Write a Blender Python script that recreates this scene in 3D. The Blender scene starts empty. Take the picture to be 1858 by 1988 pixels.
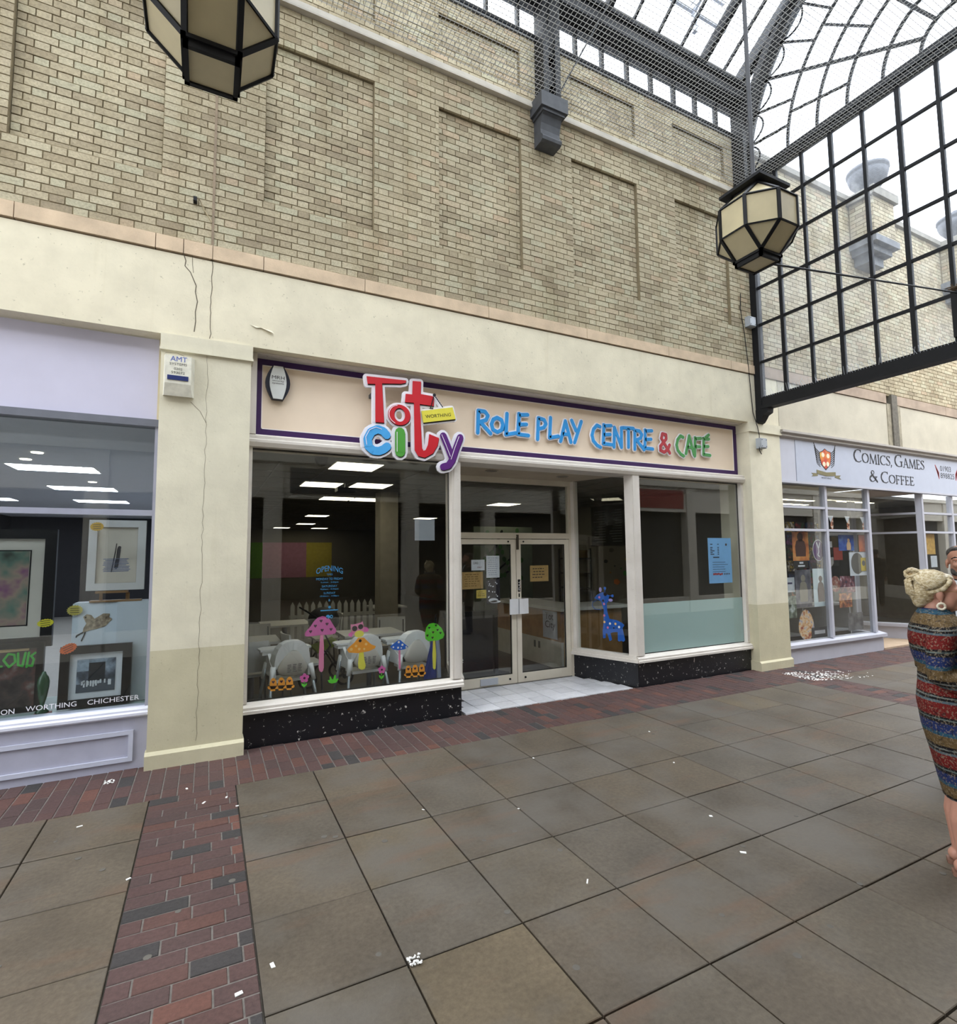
import bpy, bmesh, math, random
from mathutils import Vector, Matrix
random.seed(7)
S = bpy.context.scene
COL = S.collection
# ---------------------------------------------------------------- camera
YAW, PITCH, ROLL, FPX = 0.464973, 0.078225, -0.009653, 1045.07
CAM = Vector((0.0, -5.6043, 1.79))
_f = Vector((math.sin(YAW)*math.cos(PITCH), math.cos(YAW)*math.cos(PITCH), math.sin(PITCH)))
_r = Vector((math.cos(YAW), -math.sin(YAW), 0.0))
_u = _r.cross(_f)
CR = _r*math.cos(ROLL) + _u*math.sin(ROLL)
CU = -_r*math.sin(ROLL) + _u*math.cos(ROLL)
CF = _f
cd = bpy.data.cameras.new('camera'); cam = bpy.data.objects.new('camera', cd); COL.objects.link(cam)
cam.matrix_world = Matrix(((CR.x, CU.x, -CF.x, CAM.x), (CR.y, CU.y, -CF.y, CAM.y), (CR.z, CU.z, -CF.z, CAM.z), (0, 0, 0, 1)))
cd.sensor_fit = 'HORIZONTAL'; cd.sensor_width = 36.0; cd.lens = 36.0*FPX/1858.0; cd.clip_start = 0.05; cd.clip_end = 300
S.camera = cam
# ---------------------------------------------------------------- sky (bright overcast) and exposure
wd = bpy.data.worlds.new('overcast_sky'); S.world = wd; wd.use_nodes = True
nt = wd.node_tree; nt.nodes.clear()
def wn(t, **k):
    n = nt.nodes.new(t)
    for a, b in k.items(): setattr(n, a, b)
    return n
tc = wn('ShaderNodeTexCoord'); sp = wn('ShaderNodeSeparateXYZ'); nt.links.new(tc.outputs['Generated'], sp.inputs[0])
mx = wn('ShaderNodeMath', operation='MAXIMUM'); nt.links.new(sp.outputs['Z'], mx.inputs[0]); mx.inputs[1].default_value = 0.0
ml = wn('ShaderNodeMath', operation='MULTIPLY_ADD'); nt.links.new(mx.outputs[0], ml.inputs[0]); ml.inputs[1].default_value = 0.62; ml.inputs[2].default_value = 0.38
nz = wn('ShaderNodeTexNoise'); nz.inputs['Scale'].default_value = 3.2; nz.inputs['Detail'].default_value = 6; nz.inputs['Roughness'].default_value = .6
nt.links.new(tc.outputs['Generated'], nz.inputs['Vector'])
rp = wn('ShaderNodeValToRGB'); nt.links.new(nz.outputs['Fac'], rp.inputs[0])
rp.color_ramp.elements[0].position = .36; rp.color_ramp.elements[0].color = (.80, .87, 1.0, 1)
rp.color_ramp.elements[1].position = .60; rp.color_ramp.elements[1].color = (1.0, 1.0, 1.0, 1)
bg = wn('ShaderNodeBackground'); nt.links.new(rp.outputs[0], bg.inputs[0])
SKY = 1.25
m2 = wn('ShaderNodeMath', operation='MULTIPLY'); nt.links.new(ml.outputs[0], m2.inputs[0]); m2.inputs[1].default_value = SKY
nt.links.new(m2.outputs[0], bg.inputs['Strength'])
ow = wn('ShaderNodeOutputWorld'); nt.links.new(bg.outputs[0], ow.inputs[0])
vs = S.view_settings
vs.view_transform = 'Standard'; vs.look = 'None'; vs.gamma = 1.0; vs.use_curve_mapping = False
vs.exposure = 2.7
# ---------------------------------------------------------------- materials
def hexc(h):
    h = h.lstrip('#'); o = []
    for i in (0, 2, 4):
        c = int(h[i:i+2], 16)/255.0
        o.append(c/12.92 if c <= .04045 else ((c+.055)/1.055)**2.4)
    return (o[0], o[1], o[2], 1.0)
class NT:
    def __init__(s, name):
        s.m = bpy.data.materials.new(name); s.m.use_nodes = True; s.t = s.m.node_tree; s.t.nodes.clear()
        s.out = s.n('ShaderNodeOutputMaterial')
    def n(s, t, **k):
        n = s.t.nodes.new(t)
        for a, b in k.items(): setattr(n, a, b)
        return n
    def l(s, a, b): s.t.links.new(a, b)
    def pos(s): return s.n('ShaderNodeNewGeometry').outputs['Position']
    def noise(s, scale, detail=4, rough=.55, vec=None):
        n = s.n('ShaderNodeTexNoise'); n.inputs['Scale'].default_value = scale; n.inputs['Detail'].default_value = detail; n.inputs['Roughness'].default_value = rough
        s.l(vec if vec is not None else s.pos(), n.inputs['Vector']); return n.outputs['Fac']
    def ramp(s, fac, *st, const=False):
        r = s.n('ShaderNodeValToRGB'); s.l(fac, r.inputs[0]); e = r.color_ramp.elements
        if const: r.color_ramp.interpolation = 'CONSTANT'
        while len(e) < len(st): e.new(.5)
        for i, (p, c) in enumerate(st):
            e[i].position = p; e[i].color = c if len(c) == 4 else (*c, 1)
        return r.outputs[0]
    def mix(s, a, b, fac=None, mode='MIX', f=.5):
        m = s.n('ShaderNodeMix', data_type='RGBA', blend_type=mode)
        if fac is not None: s.l(fac, m.inputs[0])
        else: m.inputs[0].default_value = f
        for i, x in ((6, a), (7, b)):
            if isinstance(x, tuple): m.inputs[i].default_value = x
            else: s.l(x, m.inputs[i])
        return m.outputs[2]
    def math(s, op, a, b):
        m = s.n('ShaderNodeMath', operation=op)
        for i, x in ((0, a), (1, b)):
            if isinstance(x, (int, float)): m.inputs[i].default_value = x
            else: s.l(x, m.inputs[i])
        return m.outputs[0]
    def bsdf(s, col, rough=.6, metal=0., spec=.5, bump=None, bstr=.2, bdist=.01):
        b = s.n('ShaderNodeBsdfPrincipled')
        if isinstance(col, tuple): b.inputs['Base Color'].default_value = col
        else: s.l(col, b.inputs['Base Color'])
        b.inputs['Roughness'].default_value = rough; b.inputs['Metallic'].default_value = metal
        b.inputs['Specular IOR Level'].default_value = spec
        if bump is not None:
            bn = s.n('ShaderNodeBump'); bn.inputs['Strength'].default_value = bstr; bn.inputs['Distance'].default_value = bdist
            s.l(bump, bn.inputs['Height']); s.l(bn.outputs[0], b.inputs['Normal'])
        s.l(b.outputs[0], s.out.inputs[0]); return b
MATS = {}
def mat(name, col, rough=.6, metal=0., spec=.4, var=.10, scale=8., bump=0., bscale=60.):
    """plain procedural surface: base colour with mild tonal noise and optional fine relief"""
    if name in MATS: return MATS[name]
    t = NT(name); c = hexc(col) if isinstance(col, str) else col
    d = tuple(x*(1-var) for x in c[:3])+(1,); u = tuple(min(1, x*(1+var*.6)) for x in c[:3])+(1,)
    k = t.ramp(t.noise(scale), (.3, d), (.7, u)) if var > 0 else c
    bp = t.noise(bscale, 3) if bump > 0 else None
    t.bsdf(k, rough, metal, spec, bp, bump, .01)
    MATS[name] = t.m; return t.m
def emat(name, col, strength):
    if name in MATS: return MATS[name]
    t = NT(name); e = t.n('ShaderNodeEmission'); e.inputs[0].default_value = hexc(col); e.inputs[1].default_value = strength
    t.l(e.outputs[0], t.out.inputs[0]); MATS[name] = t.m; return t.m
def glass(name, tint=(.9, .93, .92, 1), refl=1.0, haze=None, hazef=0.0):
    """flat pane: clear transmission plus Fresnel mirror reflection, optional dust film"""
    if name in MATS: return MATS[name]
    t = NT(name); tr = t.n('ShaderNodeBsdfTransparent'); tr.inputs[0].default_value = tint
    gl = t.n('ShaderNodeBsdfGlossy'); gl.inputs['Roughness'].default_value = .0; gl.inputs[0].default_value = (1, 1, 1, 1)
    lw = t.n('ShaderNodeLayerWeight'); lw.inputs[0].default_value = .5
    fm = t.math('MULTIPLY', t.math('ADD', t.math('MULTIPLY', t.math('POWER', lw.outputs['Facing'], 5.0), .95), .042), refl)
    a = t.n('ShaderNodeMixShader'); t.l(fm, a.inputs[0]); t.l(tr.outputs[0], a.inputs[1]); t.l(gl.outputs[0], a.inputs[2])
    o = a.outputs[0]
    if hazef > 0:
        df = t.n('ShaderNodeBsdfDiffuse'); df.inputs[0].default_value = haze
        tl = t.n('ShaderNodeBsdfTranslucent'); tl.inputs[0].default_value = haze
        dm = t.n('ShaderNodeMixShader'); t.l(df.outputs[0], dm.inputs[1]); t.l(tl.outputs[0], dm.inputs[2]); dm.inputs[0].default_value = .5
        b = t.n('ShaderNodeMixShader'); t.l(o, b.inputs[1]); t.l(dm.outputs[0], b.inputs[2])
        nf = t.ramp(t.noise(2.5, 5), (.35, (hazef*.5,)*3), (.7, (min(1, hazef*1.6),)*3)); t.l(nf, b.inputs[0]); o = b.outputs[0]
    t.l(o, t.out.inputs[0]); MATS[name] = t.m; return t.m
# ---------------------------------------------------------------- mesh helpers
class MB:
    def __init__(s): s.v = []; s.f = []; s.tone = []
    def add(s, vs, fs, tone=None):
        o = len(s.v); s.v += [tuple(p) for p in vs]; s.f += [tuple(i+o for i in q) for q in fs]
        if tone is not None: s.tone += [tone]*len(fs)
        return s
    def box(s, x0, x1, y0, y1, z0, z1, tone=None):
        return s.add([(x0,y0,z0),(x1,y0,z0),(x1,y1,z0),(x0,y1,z0),(x0,y0,z1),(x1,y0,z1),(x1,y1,z1),(x0,y1,z1)],
                     [(0,3,2,1),(4,5,6,7),(0,1,5,4),(1,2,6,5),(2,3,7,6),(3,0,4,7)], tone)
    def prism(s, poly, ax, d0, d1):
        """poly in the two other axes, extruded along ax ('x','y','z')"""
        n = len(poly)
        def p(q, d): return (d, q[0], q[1]) if ax == 'x' else ((q[0], d, q[1]) if ax == 'y' else (q[0], q[1], d))
        vs = [p(q, d0) for q in poly]+[p(q, d1) for q in poly]
        fs = [tuple(range(n))[::-1], tuple(range(n, 2*n))]+[(i, (i+1) % n, n+(i+1) % n, n+i) for i in range(n)]
        return s.add(vs, fs)
    def disc(s, cx, cz, r, y0, y1, n=16, rz=None):
        rz = rz or r
        return s.prism([(cx+r*math.cos(2*math.pi*i/n), cz+rz*math.sin(2*math.pi*i/n)) for i in range(n)], 'y', y0, y1)
    def heart(s, cx, cz, w, y0, y1):
        pts = [(0,-.55),(.5,.1),(.48,.38),(.27,.5),(.08,.42),(0,.22),(-.08,.42),(-.27,.5),(-.48,.38),(-.5,.1)]
        return s.prism([(cx+a*w, cz+b*w) for a, b in pts], 'y', y0, y1)
    def stroke(s, pts, w, y0, y1, closed=False, cap=10):
        """ribbon of round joints along a polyline in the x-z plane"""
        P = list(pts); Q = P[1:]+([P[0]] if closed else []); st = .00025; k_ = 0
        for a, b in zip(P, Q):
            k_ += 1
            dx, dz = b[0]-a[0], b[1]-a[1]; L = math.hypot(dx, dz)
            if L < 1e-6: continue
            nx, nz = -dz/L*w/2, dx/L*w/2
            s.prism([(a[0]+nx,a[1]+nz),(a[0]-nx,a[1]-nz),(b[0]-nx,b[1]-nz),(b[0]+nx,b[1]+nz)], 'y', y0+st*(k_ % 5), y1+st*(k_ % 5))
        for i, a in enumerate(P): s.disc(a[0], a[1], w/2*.999, y0+st*(5.5+i % 7), y1+st*(5.5+i % 7), cap)
        return s
    def tube(s, pts, r, n=8, caps=True):
        P = [Vector(p) for p in pts]; R = r if isinstance(r, (list, tuple)) else [r]*len(P)
        vs = []; fs = []; up = None
        for i, p in enumerate(P):
            d = (P[min(i+1, len(P)-1)]-P[max(i-1, 0)]).normalized()
            if up is None: up = Vector((0,0,1)) if abs(d.z) < .9 else Vector((1,0,0))
            a = d.cross(up)
            if a.length < 1e-4: a = d.cross(Vector((0,1,0)))
            a.normalize(); b = a.cross(d).normalized(); up = b
            for k in range(n):
                t = 2*math.pi*k/n; vs.append(p+a*math.cos(t)*R[i]+b*math.sin(t)*R[i])
        for i in range(len(P)-1):
            for k in range(n):
                fs.append((i*n+k, i*n+(k+1) % n, (i+1)*n+(k+1) % n, (i+1)*n+k))
        if caps: fs += [tuple(range(n))[::-1], tuple(range((len(P)-1)*n, len(P)*n))]
        return s.add(vs, fs)
    def bar(s, a, b, w, h, up=(0,0,1)):
        """rectangular bar a->b, width w across, height h along up"""
        a, b, up = Vector(a), Vector(b), Vector(up); d = (b-a).normalized(); x = d.cross(up).normalized(); y = x.cross(d).normalized()
        vs = [p+x*(sx*w/2)+y*(sy*h/2) for p in (a, b) for sx, sy in ((-1,-1),(1,-1),(1,1),(-1,1))]
        return s.add(vs, [(3,2,1,0),(4,5,6,7),(0,1,5,4),(1,2,6,5),(2,3,7,6),(3,0,4,7)])
    def lathe(s, prof, cx, cy, n=24):
        vs = []; fs = []; m = len(prof)
        for r, z in prof:
            for k in range(n): t = 2*math.pi*k/n; vs.append((cx+r*math.cos(t), cy+r*math.sin(t), z))
        for i in range(m-1):
            for k in range(n): fs.append((i*n+k, i*n+(k+1) % n, (i+1)*n+(k+1) % n, (i+1)*n+k))
        fs += [tuple(range(n))[::-1], tuple(range((m-1)*n, m*n))]
        return s.add(vs, fs)
    def ell(s, c, r, n=16, m=10):
        vs = [(c[0], c[1], c[2]-r[2])]; fs = []
        for i in range(1, m):
            a = -math.pi/2+math.pi*i/m
            for k in range(n):
                t = 2*math.pi*k/n; vs.append((c[0]+r[0]*math.cos(a)*math.cos(t), c[1]+r[1]*math.cos(a)*math.sin(t), c[2]+r[2]*math.sin(a)))
        vs.append((c[0], c[1], c[2]+r[2])); top = len(vs)-1
        for k in range(n): fs.append((0, 1+(k+1) % n, 1+k))
        for i in range(m-2):
            for k in range(n): a = 1+i*n; fs.append((a+k, a+(k+1) % n, a+n+(k+1) % n, a+n+k))
        a = 1+(m-2)*n
        for k in range(n): fs.append((a+k, a+(k+1) % n, top))
        return s.add(vs, fs)
    def loft(s, rings, caps=True):
        n = len(rings[0]); vs = [p for r in rings for p in r]; fs = []
        for i in range(len(rings)-1):
            for k in range(n): fs.append((i*n+k, i*n+(k+1) % n, (i+1)*n+(k+1) % n, (i+1)*n+k))
        if caps: fs += [tuple(range(n))[::-1], tuple(range((len(rings)-1)*n, len(rings)*n))]
        return s.add(vs, fs)
    def xf(s, M4):
        s.v = [tuple(M4 @ Vector(p)) for p in s.v]; return s
    def mesh(s, name, material=None, smooth=False):
        me = bpy.data.meshes.new(name); me.from_pydata(s.v, [], s.f)
        if s.tone:
            at = me.attributes.new('tone', 'FLOAT', 'FACE'); at.data.foreach_set('value', s.tone)
        if smooth: me.polygons.foreach_set('use_smooth', [True]*len(me.polygons))
        if material: me.materials.append(material)
        bm = bmesh.new(); bm.from_mesh(me); bmesh.ops.recalc_face_normals(bm, faces=bm.faces); bm.to_mesh(me); bm.free()
        me.update(); return me
    def build(s, name, material, parent=None, smooth=False, label=None):
        return link(name, s.mesh(name, material, smooth), parent, label)
def link(name, me, parent=None, label=None):
    o = bpy.data.objects.new(name, me); COL.objects.link(o)
    if parent is not None: par(o, parent)
    if label: o['label'] = label
    return o
def par(o, parent):
    """parent without moving: the part keeps its place"""
    o.parent = parent
    r = parent; M4 = r.matrix_basis.copy()
    while r.parent is not None:
        M4 = r.parent.matrix_basis @ r.matrix_parent_inverse @ M4; r = r.parent
    o.matrix_parent_inverse = M4.inverted()
def tag(o, label, cat, group=None):
    o['label'] = label; o['category'] = cat
    if group: o['group'] = group
    return o
def struct(o): o['kind'] = 'structure'; return o
def thing(name, label, cat, loc=(0,0,0), group=None, rz=0.):
    o = bpy.data.objects.new(name, None); COL.objects.link(o); o.empty_display_size = .1
    o.location = loc; o.rotation_euler = (0, 0, rz); return tag(o, label, cat, group)
def copy_tree(o, parent=None):
    c = o.copy(); COL.objects.link(c)
    if parent is not None: c.parent = parent
    for ch in list(o.children): copy_tree(ch, c)
    return c
def P2(p):
    d = Vector(p)-CAM; z = d.dot(CF)
    return None if z < .1 else (929+FPX*d.dot(CR)/z, 994-FPX*d.dot(CU)/z, z)
def text_mesh(body, name, material):
    cu = bpy.data.curves.new(name, 'FONT'); cu.body = body; cu.size = 1; cu.resolution_u = 3
    o = bpy.data.objects.new(name, cu); COL.objects.link(o)
    bpy.context.view_layer.update()
    me = bpy.data.meshes.new_from_object(o.evaluated_get(bpy.context.evaluated_depsgraph_get()))
    bpy.data.objects.remove(o); bpy.data.curves.remove(cu)
    me.materials.clear(); me.materials.append(material); return me
def text(body, x0, x1, z0, z1, y, material, parent, name='lettering', thick=0., axis=None, label=None):
    """flat lettering on a wall facing -Y, fitted to the box x0..x1, z0..z1 (axis: optional (origin, dir) for splayed planes)"""
    me = text_mesh(body, name, material); xs = [v.co.x for v in me.vertices]; ys = [v.co.y for v in me.vertices]
    ax, bx, ay, by = min(xs), max(xs), min(ys), max(ys)
    for v in me.vertices:
        x = x0+(v.co.x-ax)/(bx-ax)*(x1-x0); z = z0+(v.co.y-ay)/(by-ay)*(z1-z0); v.co = (x, y, z)
    if thick:
        bm = bmesh.new(); bm.from_mesh(me); g = bmesh.ops.extrude_face_region(bm, geom=bm.faces[:])
        bmesh.ops.translate(bm, vec=(0, -thick, 0), verts=[q for q in g['geom'] if isinstance(q, bmesh.types.BMVert)])
        bmesh.ops.recalc_face_normals(bm, faces=bm.faces); bm.to_mesh(me); bm.free()
    return link(name, me, parent, label)
DATA={'T': [(1.456,3.687),(1.897,3.701),(1.889,3.673),(1.837,3.656),(1.624,3.631),(1.648,3.203),(1.554,3.202),(1.551,3.615),(1.467,3.606)],
't': [(1.972,3.706),(2.069,3.712),(2.065,3.57),(2.204,3.564),(2.224,3.551),(2.22,3.452),(2.053,3.455),(2.08,2.964),(2.096,2.935),(2.123,2.945),(2.151,3.007),(2.167,3.128),(2.283,3.093),(2.266,3.009),(2.21,2.914),(2.115,2.858),(2.037,2.871),(1.995,2.935),(1.987,3.462),(1.883,3.457),(1.891,3.551),(1.968,3.553)],
'o': [(1.819,3.308),(1.945,3.321),(1.819,3.422),(1.823,3.308),(1.885,3.315),(1.823,3.383)],
'c': [(1.678,3.072),(1.641,3.112),(1.579,3.128),(1.511,3.093),(1.471,3.014),(1.483,2.933),(1.534,2.893),(1.595,2.892),(1.649,2.918),(1.684,2.95)],
'i': [(1.828,3.115),(1.829,2.903)],
'y1': [(2.336,3.125),(2.388,3.011),(2.441,2.886)],
'y2': [(2.546,3.125),(2.495,2.997),(2.445,2.855),(2.399,2.791),(2.334,2.771)],
'board': [(2.073,3.378),(2.448,3.463),(2.485,3.331),(2.096,3.249)],
'chain': [(2.222,3.574),(2.172,3.408),(2.329,3.441)],
'wtext': [(2.112,3.337),(2.427,3.395),(2.124,3.301),(2.423,3.356)],
'role': [(2.846,3.533),(2.843,3.241),(3.554,3.274),(3.559,3.524)],
'play': [(3.687,3.527),(3.681,3.235),(4.384,3.538),(4.236,3.232)],
'centre': [(4.539,3.544),(4.647,3.213),(5.639,3.531),(5.626,3.259)],
'amp': [(5.759,3.554),(5.743,3.211),(5.964,3.251)],
'cafe': [(6.097,3.54),(6.206,3.223),(6.834,3.596),(6.797,3.267)],
'pm_cap': [(0.887,1.004),(0.898,1.03),(0.946,1.082),(0.978,1.13),(1.016,1.164),(1.06,1.175),(1.104,1.164),(1.138,1.134),(1.167,1.084),(1.198,1.034),(1.201,1.009),(1.188,0.99),(1.134,0.983),(1.051,0.986),(0.969,0.981),(0.915,0.98),(0.894,0.987)],
'pm_stem': [(1.04,0.992),(1.07,0.991),(1.079,0.867),(1.08,0.657),(1.072,0.624),(1.056,0.615),(1.037,0.628),(1.029,0.662),(1.031,0.816)],
'pm_hearts': [(1.047,1.126),(1.107,1.092),(0.991,1.079),(1.059,1.033),(1.148,1.035),(0.945,1.027)],
'f1_p0': [(0.576,0.483),(0.619,0.481),(0.619,0.512),(0.634,0.521),(0.631,0.569),(0.618,0.597),(0.6,0.609),(0.581,0.599),(0.569,0.571),(0.568,0.524),(0.575,0.512)],
'f1_p1': [(0.65,0.481),(0.694,0.478),(0.694,0.51),(0.709,0.519),(0.707,0.567),(0.693,0.595),(0.675,0.607),(0.656,0.597),(0.643,0.569),(0.642,0.521),(0.65,0.51)],
'f1_p2': [(0.726,0.478),(0.771,0.475),(0.77,0.508),(0.786,0.517),(0.783,0.565),(0.77,0.593),(0.751,0.605),(0.732,0.595),(0.719,0.567),(0.718,0.519),(0.725,0.507)],
'f1_rail': [(0.548,0.529),(0.558,0.533),(0.784,0.523),(0.799,0.516),(0.798,0.497),(0.785,0.49),(0.564,0.503),(0.551,0.51)],
'f1_hearts': [(0.6,0.567),(0.675,0.564),(0.751,0.561)],
'fl1': [(0.892,0.574),(0.892,0.551),(0.891,0.524)],
'fl1_leaf': [(0.863,0.532),(0.893,0.51),(0.919,0.526),(0.917,0.505),(0.889,0.481),(0.866,0.508)],
'grass': [(1.12,0.528),(1.14,0.529),(1.138,0.557),(1.148,0.564),(1.162,0.535),(1.176,0.53),(1.184,0.568),(1.198,0.574),(1.205,0.561),(1.202,0.528),(1.223,0.536),(1.228,0.525),(1.207,0.496),(1.162,0.49),(1.134,0.502)],
'owl': [(1.349,1.077),(1.37,1.068),(1.458,1.085),(1.471,1.099),(1.485,1.064),(1.489,0.988),(1.482,0.951),(1.443,0.933),(1.401,0.942),(1.363,0.99),(1.351,1.043)],
'owl_w1': [(1.363,1.001),(1.329,0.978),(1.323,0.959),(1.36,0.94),(1.378,0.974)],
'owl_w2': [(1.489,1.037),(1.52,1.032),(1.542,1.011),(1.532,0.985),(1.489,0.985)],
'owl_pts': [(1.391,1.027),(1.454,1.042),(1.439,0.968)],
'om_cap': [(1.313,0.816),(1.33,0.836),(1.39,0.884),(1.428,0.929),(1.49,0.927),(1.529,0.887),(1.568,0.85),(1.619,0.827),(1.607,0.805),(1.545,0.781),(1.429,0.77),(1.331,0.785)],
'om_dots': [(1.407,0.846),(1.513,0.857),(1.357,0.816),(1.441,0.812),(1.494,0.808),(1.45,0.897)],
'om_stem': [(1.441,0.775),(1.487,0.777),(1.495,0.703),(1.511,0.634),(1.5,0.601),(1.469,0.595),(1.434,0.615),(1.43,0.664)],
'bm_cap': [(1.774,0.81),(1.823,0.841),(1.863,0.87),(1.888,0.871),(1.921,0.841),(1.979,0.791),(1.937,0.766),(1.864,0.762),(1.807,0.775)],
'bm_dots': [(1.872,0.849),(1.913,0.817),(1.864,0.79),(1.956,0.79),(1.811,0.8),(1.9,0.784)],
'bm_stem': [(1.87,0.764),(1.89,0.766),(1.895,0.572),(1.882,0.555),(1.871,0.575)],
'gm_cap': [(2.175,0.923),(2.191,0.986),(2.225,1.019),(2.269,1.028),(2.321,1.013),(2.374,0.965),(2.409,0.89),(2.391,0.851),(2.329,0.832),(2.216,0.829),(2.18,0.859)],
'gm_hearts': [(2.225,0.975),(2.305,0.998),(2.325,0.946),(2.271,0.924),(2.36,0.91),(2.203,0.893),(2.264,0.865)],
'gm_stem': [(2.271,0.832),(2.296,0.834),(2.307,0.674),(2.3,0.524),(2.282,0.514),(2.267,0.535),(2.263,0.678)],
'fl2': [(1.685,0.575),(1.685,0.552),(1.681,0.518)],
'fl2_leaf': [(1.653,0.525),(1.682,0.503),(1.71,0.521),(1.703,0.493),(1.68,0.473),(1.656,0.502)],
'f2_p0': [(1.958,0.46),(2.004,0.457),(2.004,0.488),(2.014,0.498),(2.012,0.553),(2.0,0.581),(1.981,0.592),(1.961,0.581),(1.95,0.551),(1.95,0.497),(1.958,0.489)],
'f2_p1': [(2.036,0.459),(2.082,0.456),(2.082,0.487),(2.092,0.498),(2.09,0.553),(2.078,0.581),(2.058,0.593),(2.038,0.581),(2.027,0.551),(2.027,0.497),(2.036,0.488)],
'f2_p2': [(2.114,0.458),(2.16,0.455),(2.16,0.487),(2.171,0.498),(2.169,0.553),(2.156,0.581),(2.137,0.593),(2.116,0.581),(2.105,0.551),(2.105,0.497),(2.114,0.488)],
'f2_rail': [(1.934,0.501),(1.946,0.509),(2.168,0.507),(2.185,0.496),(2.181,0.477),(2.164,0.471),(1.95,0.478),(1.936,0.487)],
'f2_hearts': [(1.981,0.55),(2.058,0.548),(2.134,0.544)],
'open': [(0.992,1.641),(1.261,1.635),(0.993,1.551),(1.262,1.543),(1.039,1.516),(1.218,1.51),(1.052,1.478),(1.206,1.473),(1.071,1.403),(1.188,1.398),(1.127,1.329),(1.037,1.238),(1.234,1.227)],
'gir': [(0.6719,1.1419),(0.6231,1.1932),(0.5361,1.2335),(0.4302,1.1911),(0.4403,1.1104),(0.4719,1.0752),(0.4678,0.9618),(0.433,0.8643),(0.3211,0.8529),(0.2485,0.8258),(0.2059,0.7941),(0.2364,0.7525),(0.2012,0.5898),(0.228,0.5676),(0.2641,0.5769),(0.2865,0.5616),(0.3126,0.5719),(0.3117,0.6897),(0.3712,0.6843),(0.4242,0.6662),(0.4016,0.576),(0.4429,0.552),(0.4744,0.6576),(0.5004,0.6552),(0.5024,0.5911),(0.544,0.5816),(0.5484,0.6881),(0.5312,0.7967),(0.5207,0.9851),(0.5633,1.1039)],
'gir_pts': [(0.5692,1.2661),(0.4958,1.2891),(0.3774,1.1868),(0.4095,1.1253),(0.5275,1.1125),(0.5882,1.1568),(0.4906,1.2085),(0.5135,1.0662),(0.5155,0.905),(0.5153,0.814),(0.4275,0.7983),(0.3421,0.8013),(0.4642,0.7395),(0.2873,0.7612),(0.3694,0.7411),(0.2076,0.8291)],
'gir_loop': [(0.6333,1.1138),(0.6975,1.0832),(0.7071,1.028),(0.6609,0.983),(0.5593,0.9827)]}
# ================================================================ materials for the setting
def tone_mat(name, stops, rough, fine=40., fvar=.25, bump=.25, stain=None, blotch=(1.2, .18)):
    t = NT(name); at = t.n('ShaderNodeAttribute', attribute_name='tone')
    base = t.ramp(at.outputs['Fac'], *[(p, hexc(c)) for p, c in stops])
    n = t.noise(fine, 6, .65)
    k = t.mix(base, t.ramp(n, (.3, (1-fvar,)*3), (.7, (1+fvar*.5,)*3)), f=1., mode='MULTIPLY')
    k = t.mix(k, t.ramp(t.noise(blotch[0], 5), (.35, (1-blotch[1],)*3), (.65, (1.0,)*3)), f=1., mode='MULTIPLY')
    if stain: k = stain(t, k)
    t.bsdf(k, rough, 0, .35, n, bump, .006); MATS[name] = t.m; return t.m
def brick_stain(t, k):
    # water marks with shapes of their own: long vertical streaks and a patch under the leaking corbel
    sx = t.n('ShaderNodeMapping'); t.l(t.pos(), sx.inputs[0]); sx.inputs['Scale'].default_value = (2.2, 1, .35)
    m = t.ramp(t.noise(1.0, 6, .6, sx.outputs[0]), (.52, (1, 1, 1)), (.75, (.70, .66, .56)))
    return t.mix(k, m, f=.8, mode='MULTIPLY')
BRICK = tone_mat('buff_brick', [(0, '#a0937a'), (.2, '#aea286'), (.45, '#b8ac90'), (.7, '#c0b599'), (.88, '#b9b398'), (.96, '#bda98d'), (1, '#a3967b')], .9, 55, .28, .5, brick_stain)
MORTAR = mat('brick_mortar', '#85795f', .95, var=.2, scale=20, bump=.3)
RENDER = None
def render_mat(name, col, spot=.35):
    t = NT(name); c = hexc(col)
    k = t.ramp(t.noise(3., 6, .6), (.3, tuple(x*.86 for x in c[:3])), (.65, c))
    sp_ = t.ramp(t.noise(28., 3, .7), (.66, (1, 1, 1)), (.72, (1-spot, 1-spot, 1-spot*1.1)))
    k = t.mix(k, sp_, f=1., mode='MULTIPLY')
    mp = t.n('ShaderNodeMapping'); t.l(t.pos(), mp.inputs[0]); mp.inputs['Scale'].default_value = (9, 9, .5)
    k = t.mix(k, t.ramp(t.noise(1., 4, .6, mp.outputs[0]), (.6, (1, 1, 1)), (.85, (.86, .84, .78))), f=.7, mode='MULTIPLY')
    t.bsdf(k, .8, 0, .3, t.noise(45, 4), .25, .005); MATS[name] = t.m; return t.m
RENDER = render_mat('cream_painted_render', '#e0d8bf'); RENDER2 = render_mat('pillar_cream_paint', '#dad4bd', .12); OLIVE = render_mat('pillar_buff_paint', '#c4bda0', .18); RENDER3 = render_mat('far_fascia_darkened_render', '#c2bba8', .15)  # far fascia: same cream render, colour darkened to offset stronger outdoor light
STONE = mat('sandstone_band', '#cdb79b', .85, var=.18, scale=5, bump=.25, bscale=80)
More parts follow.
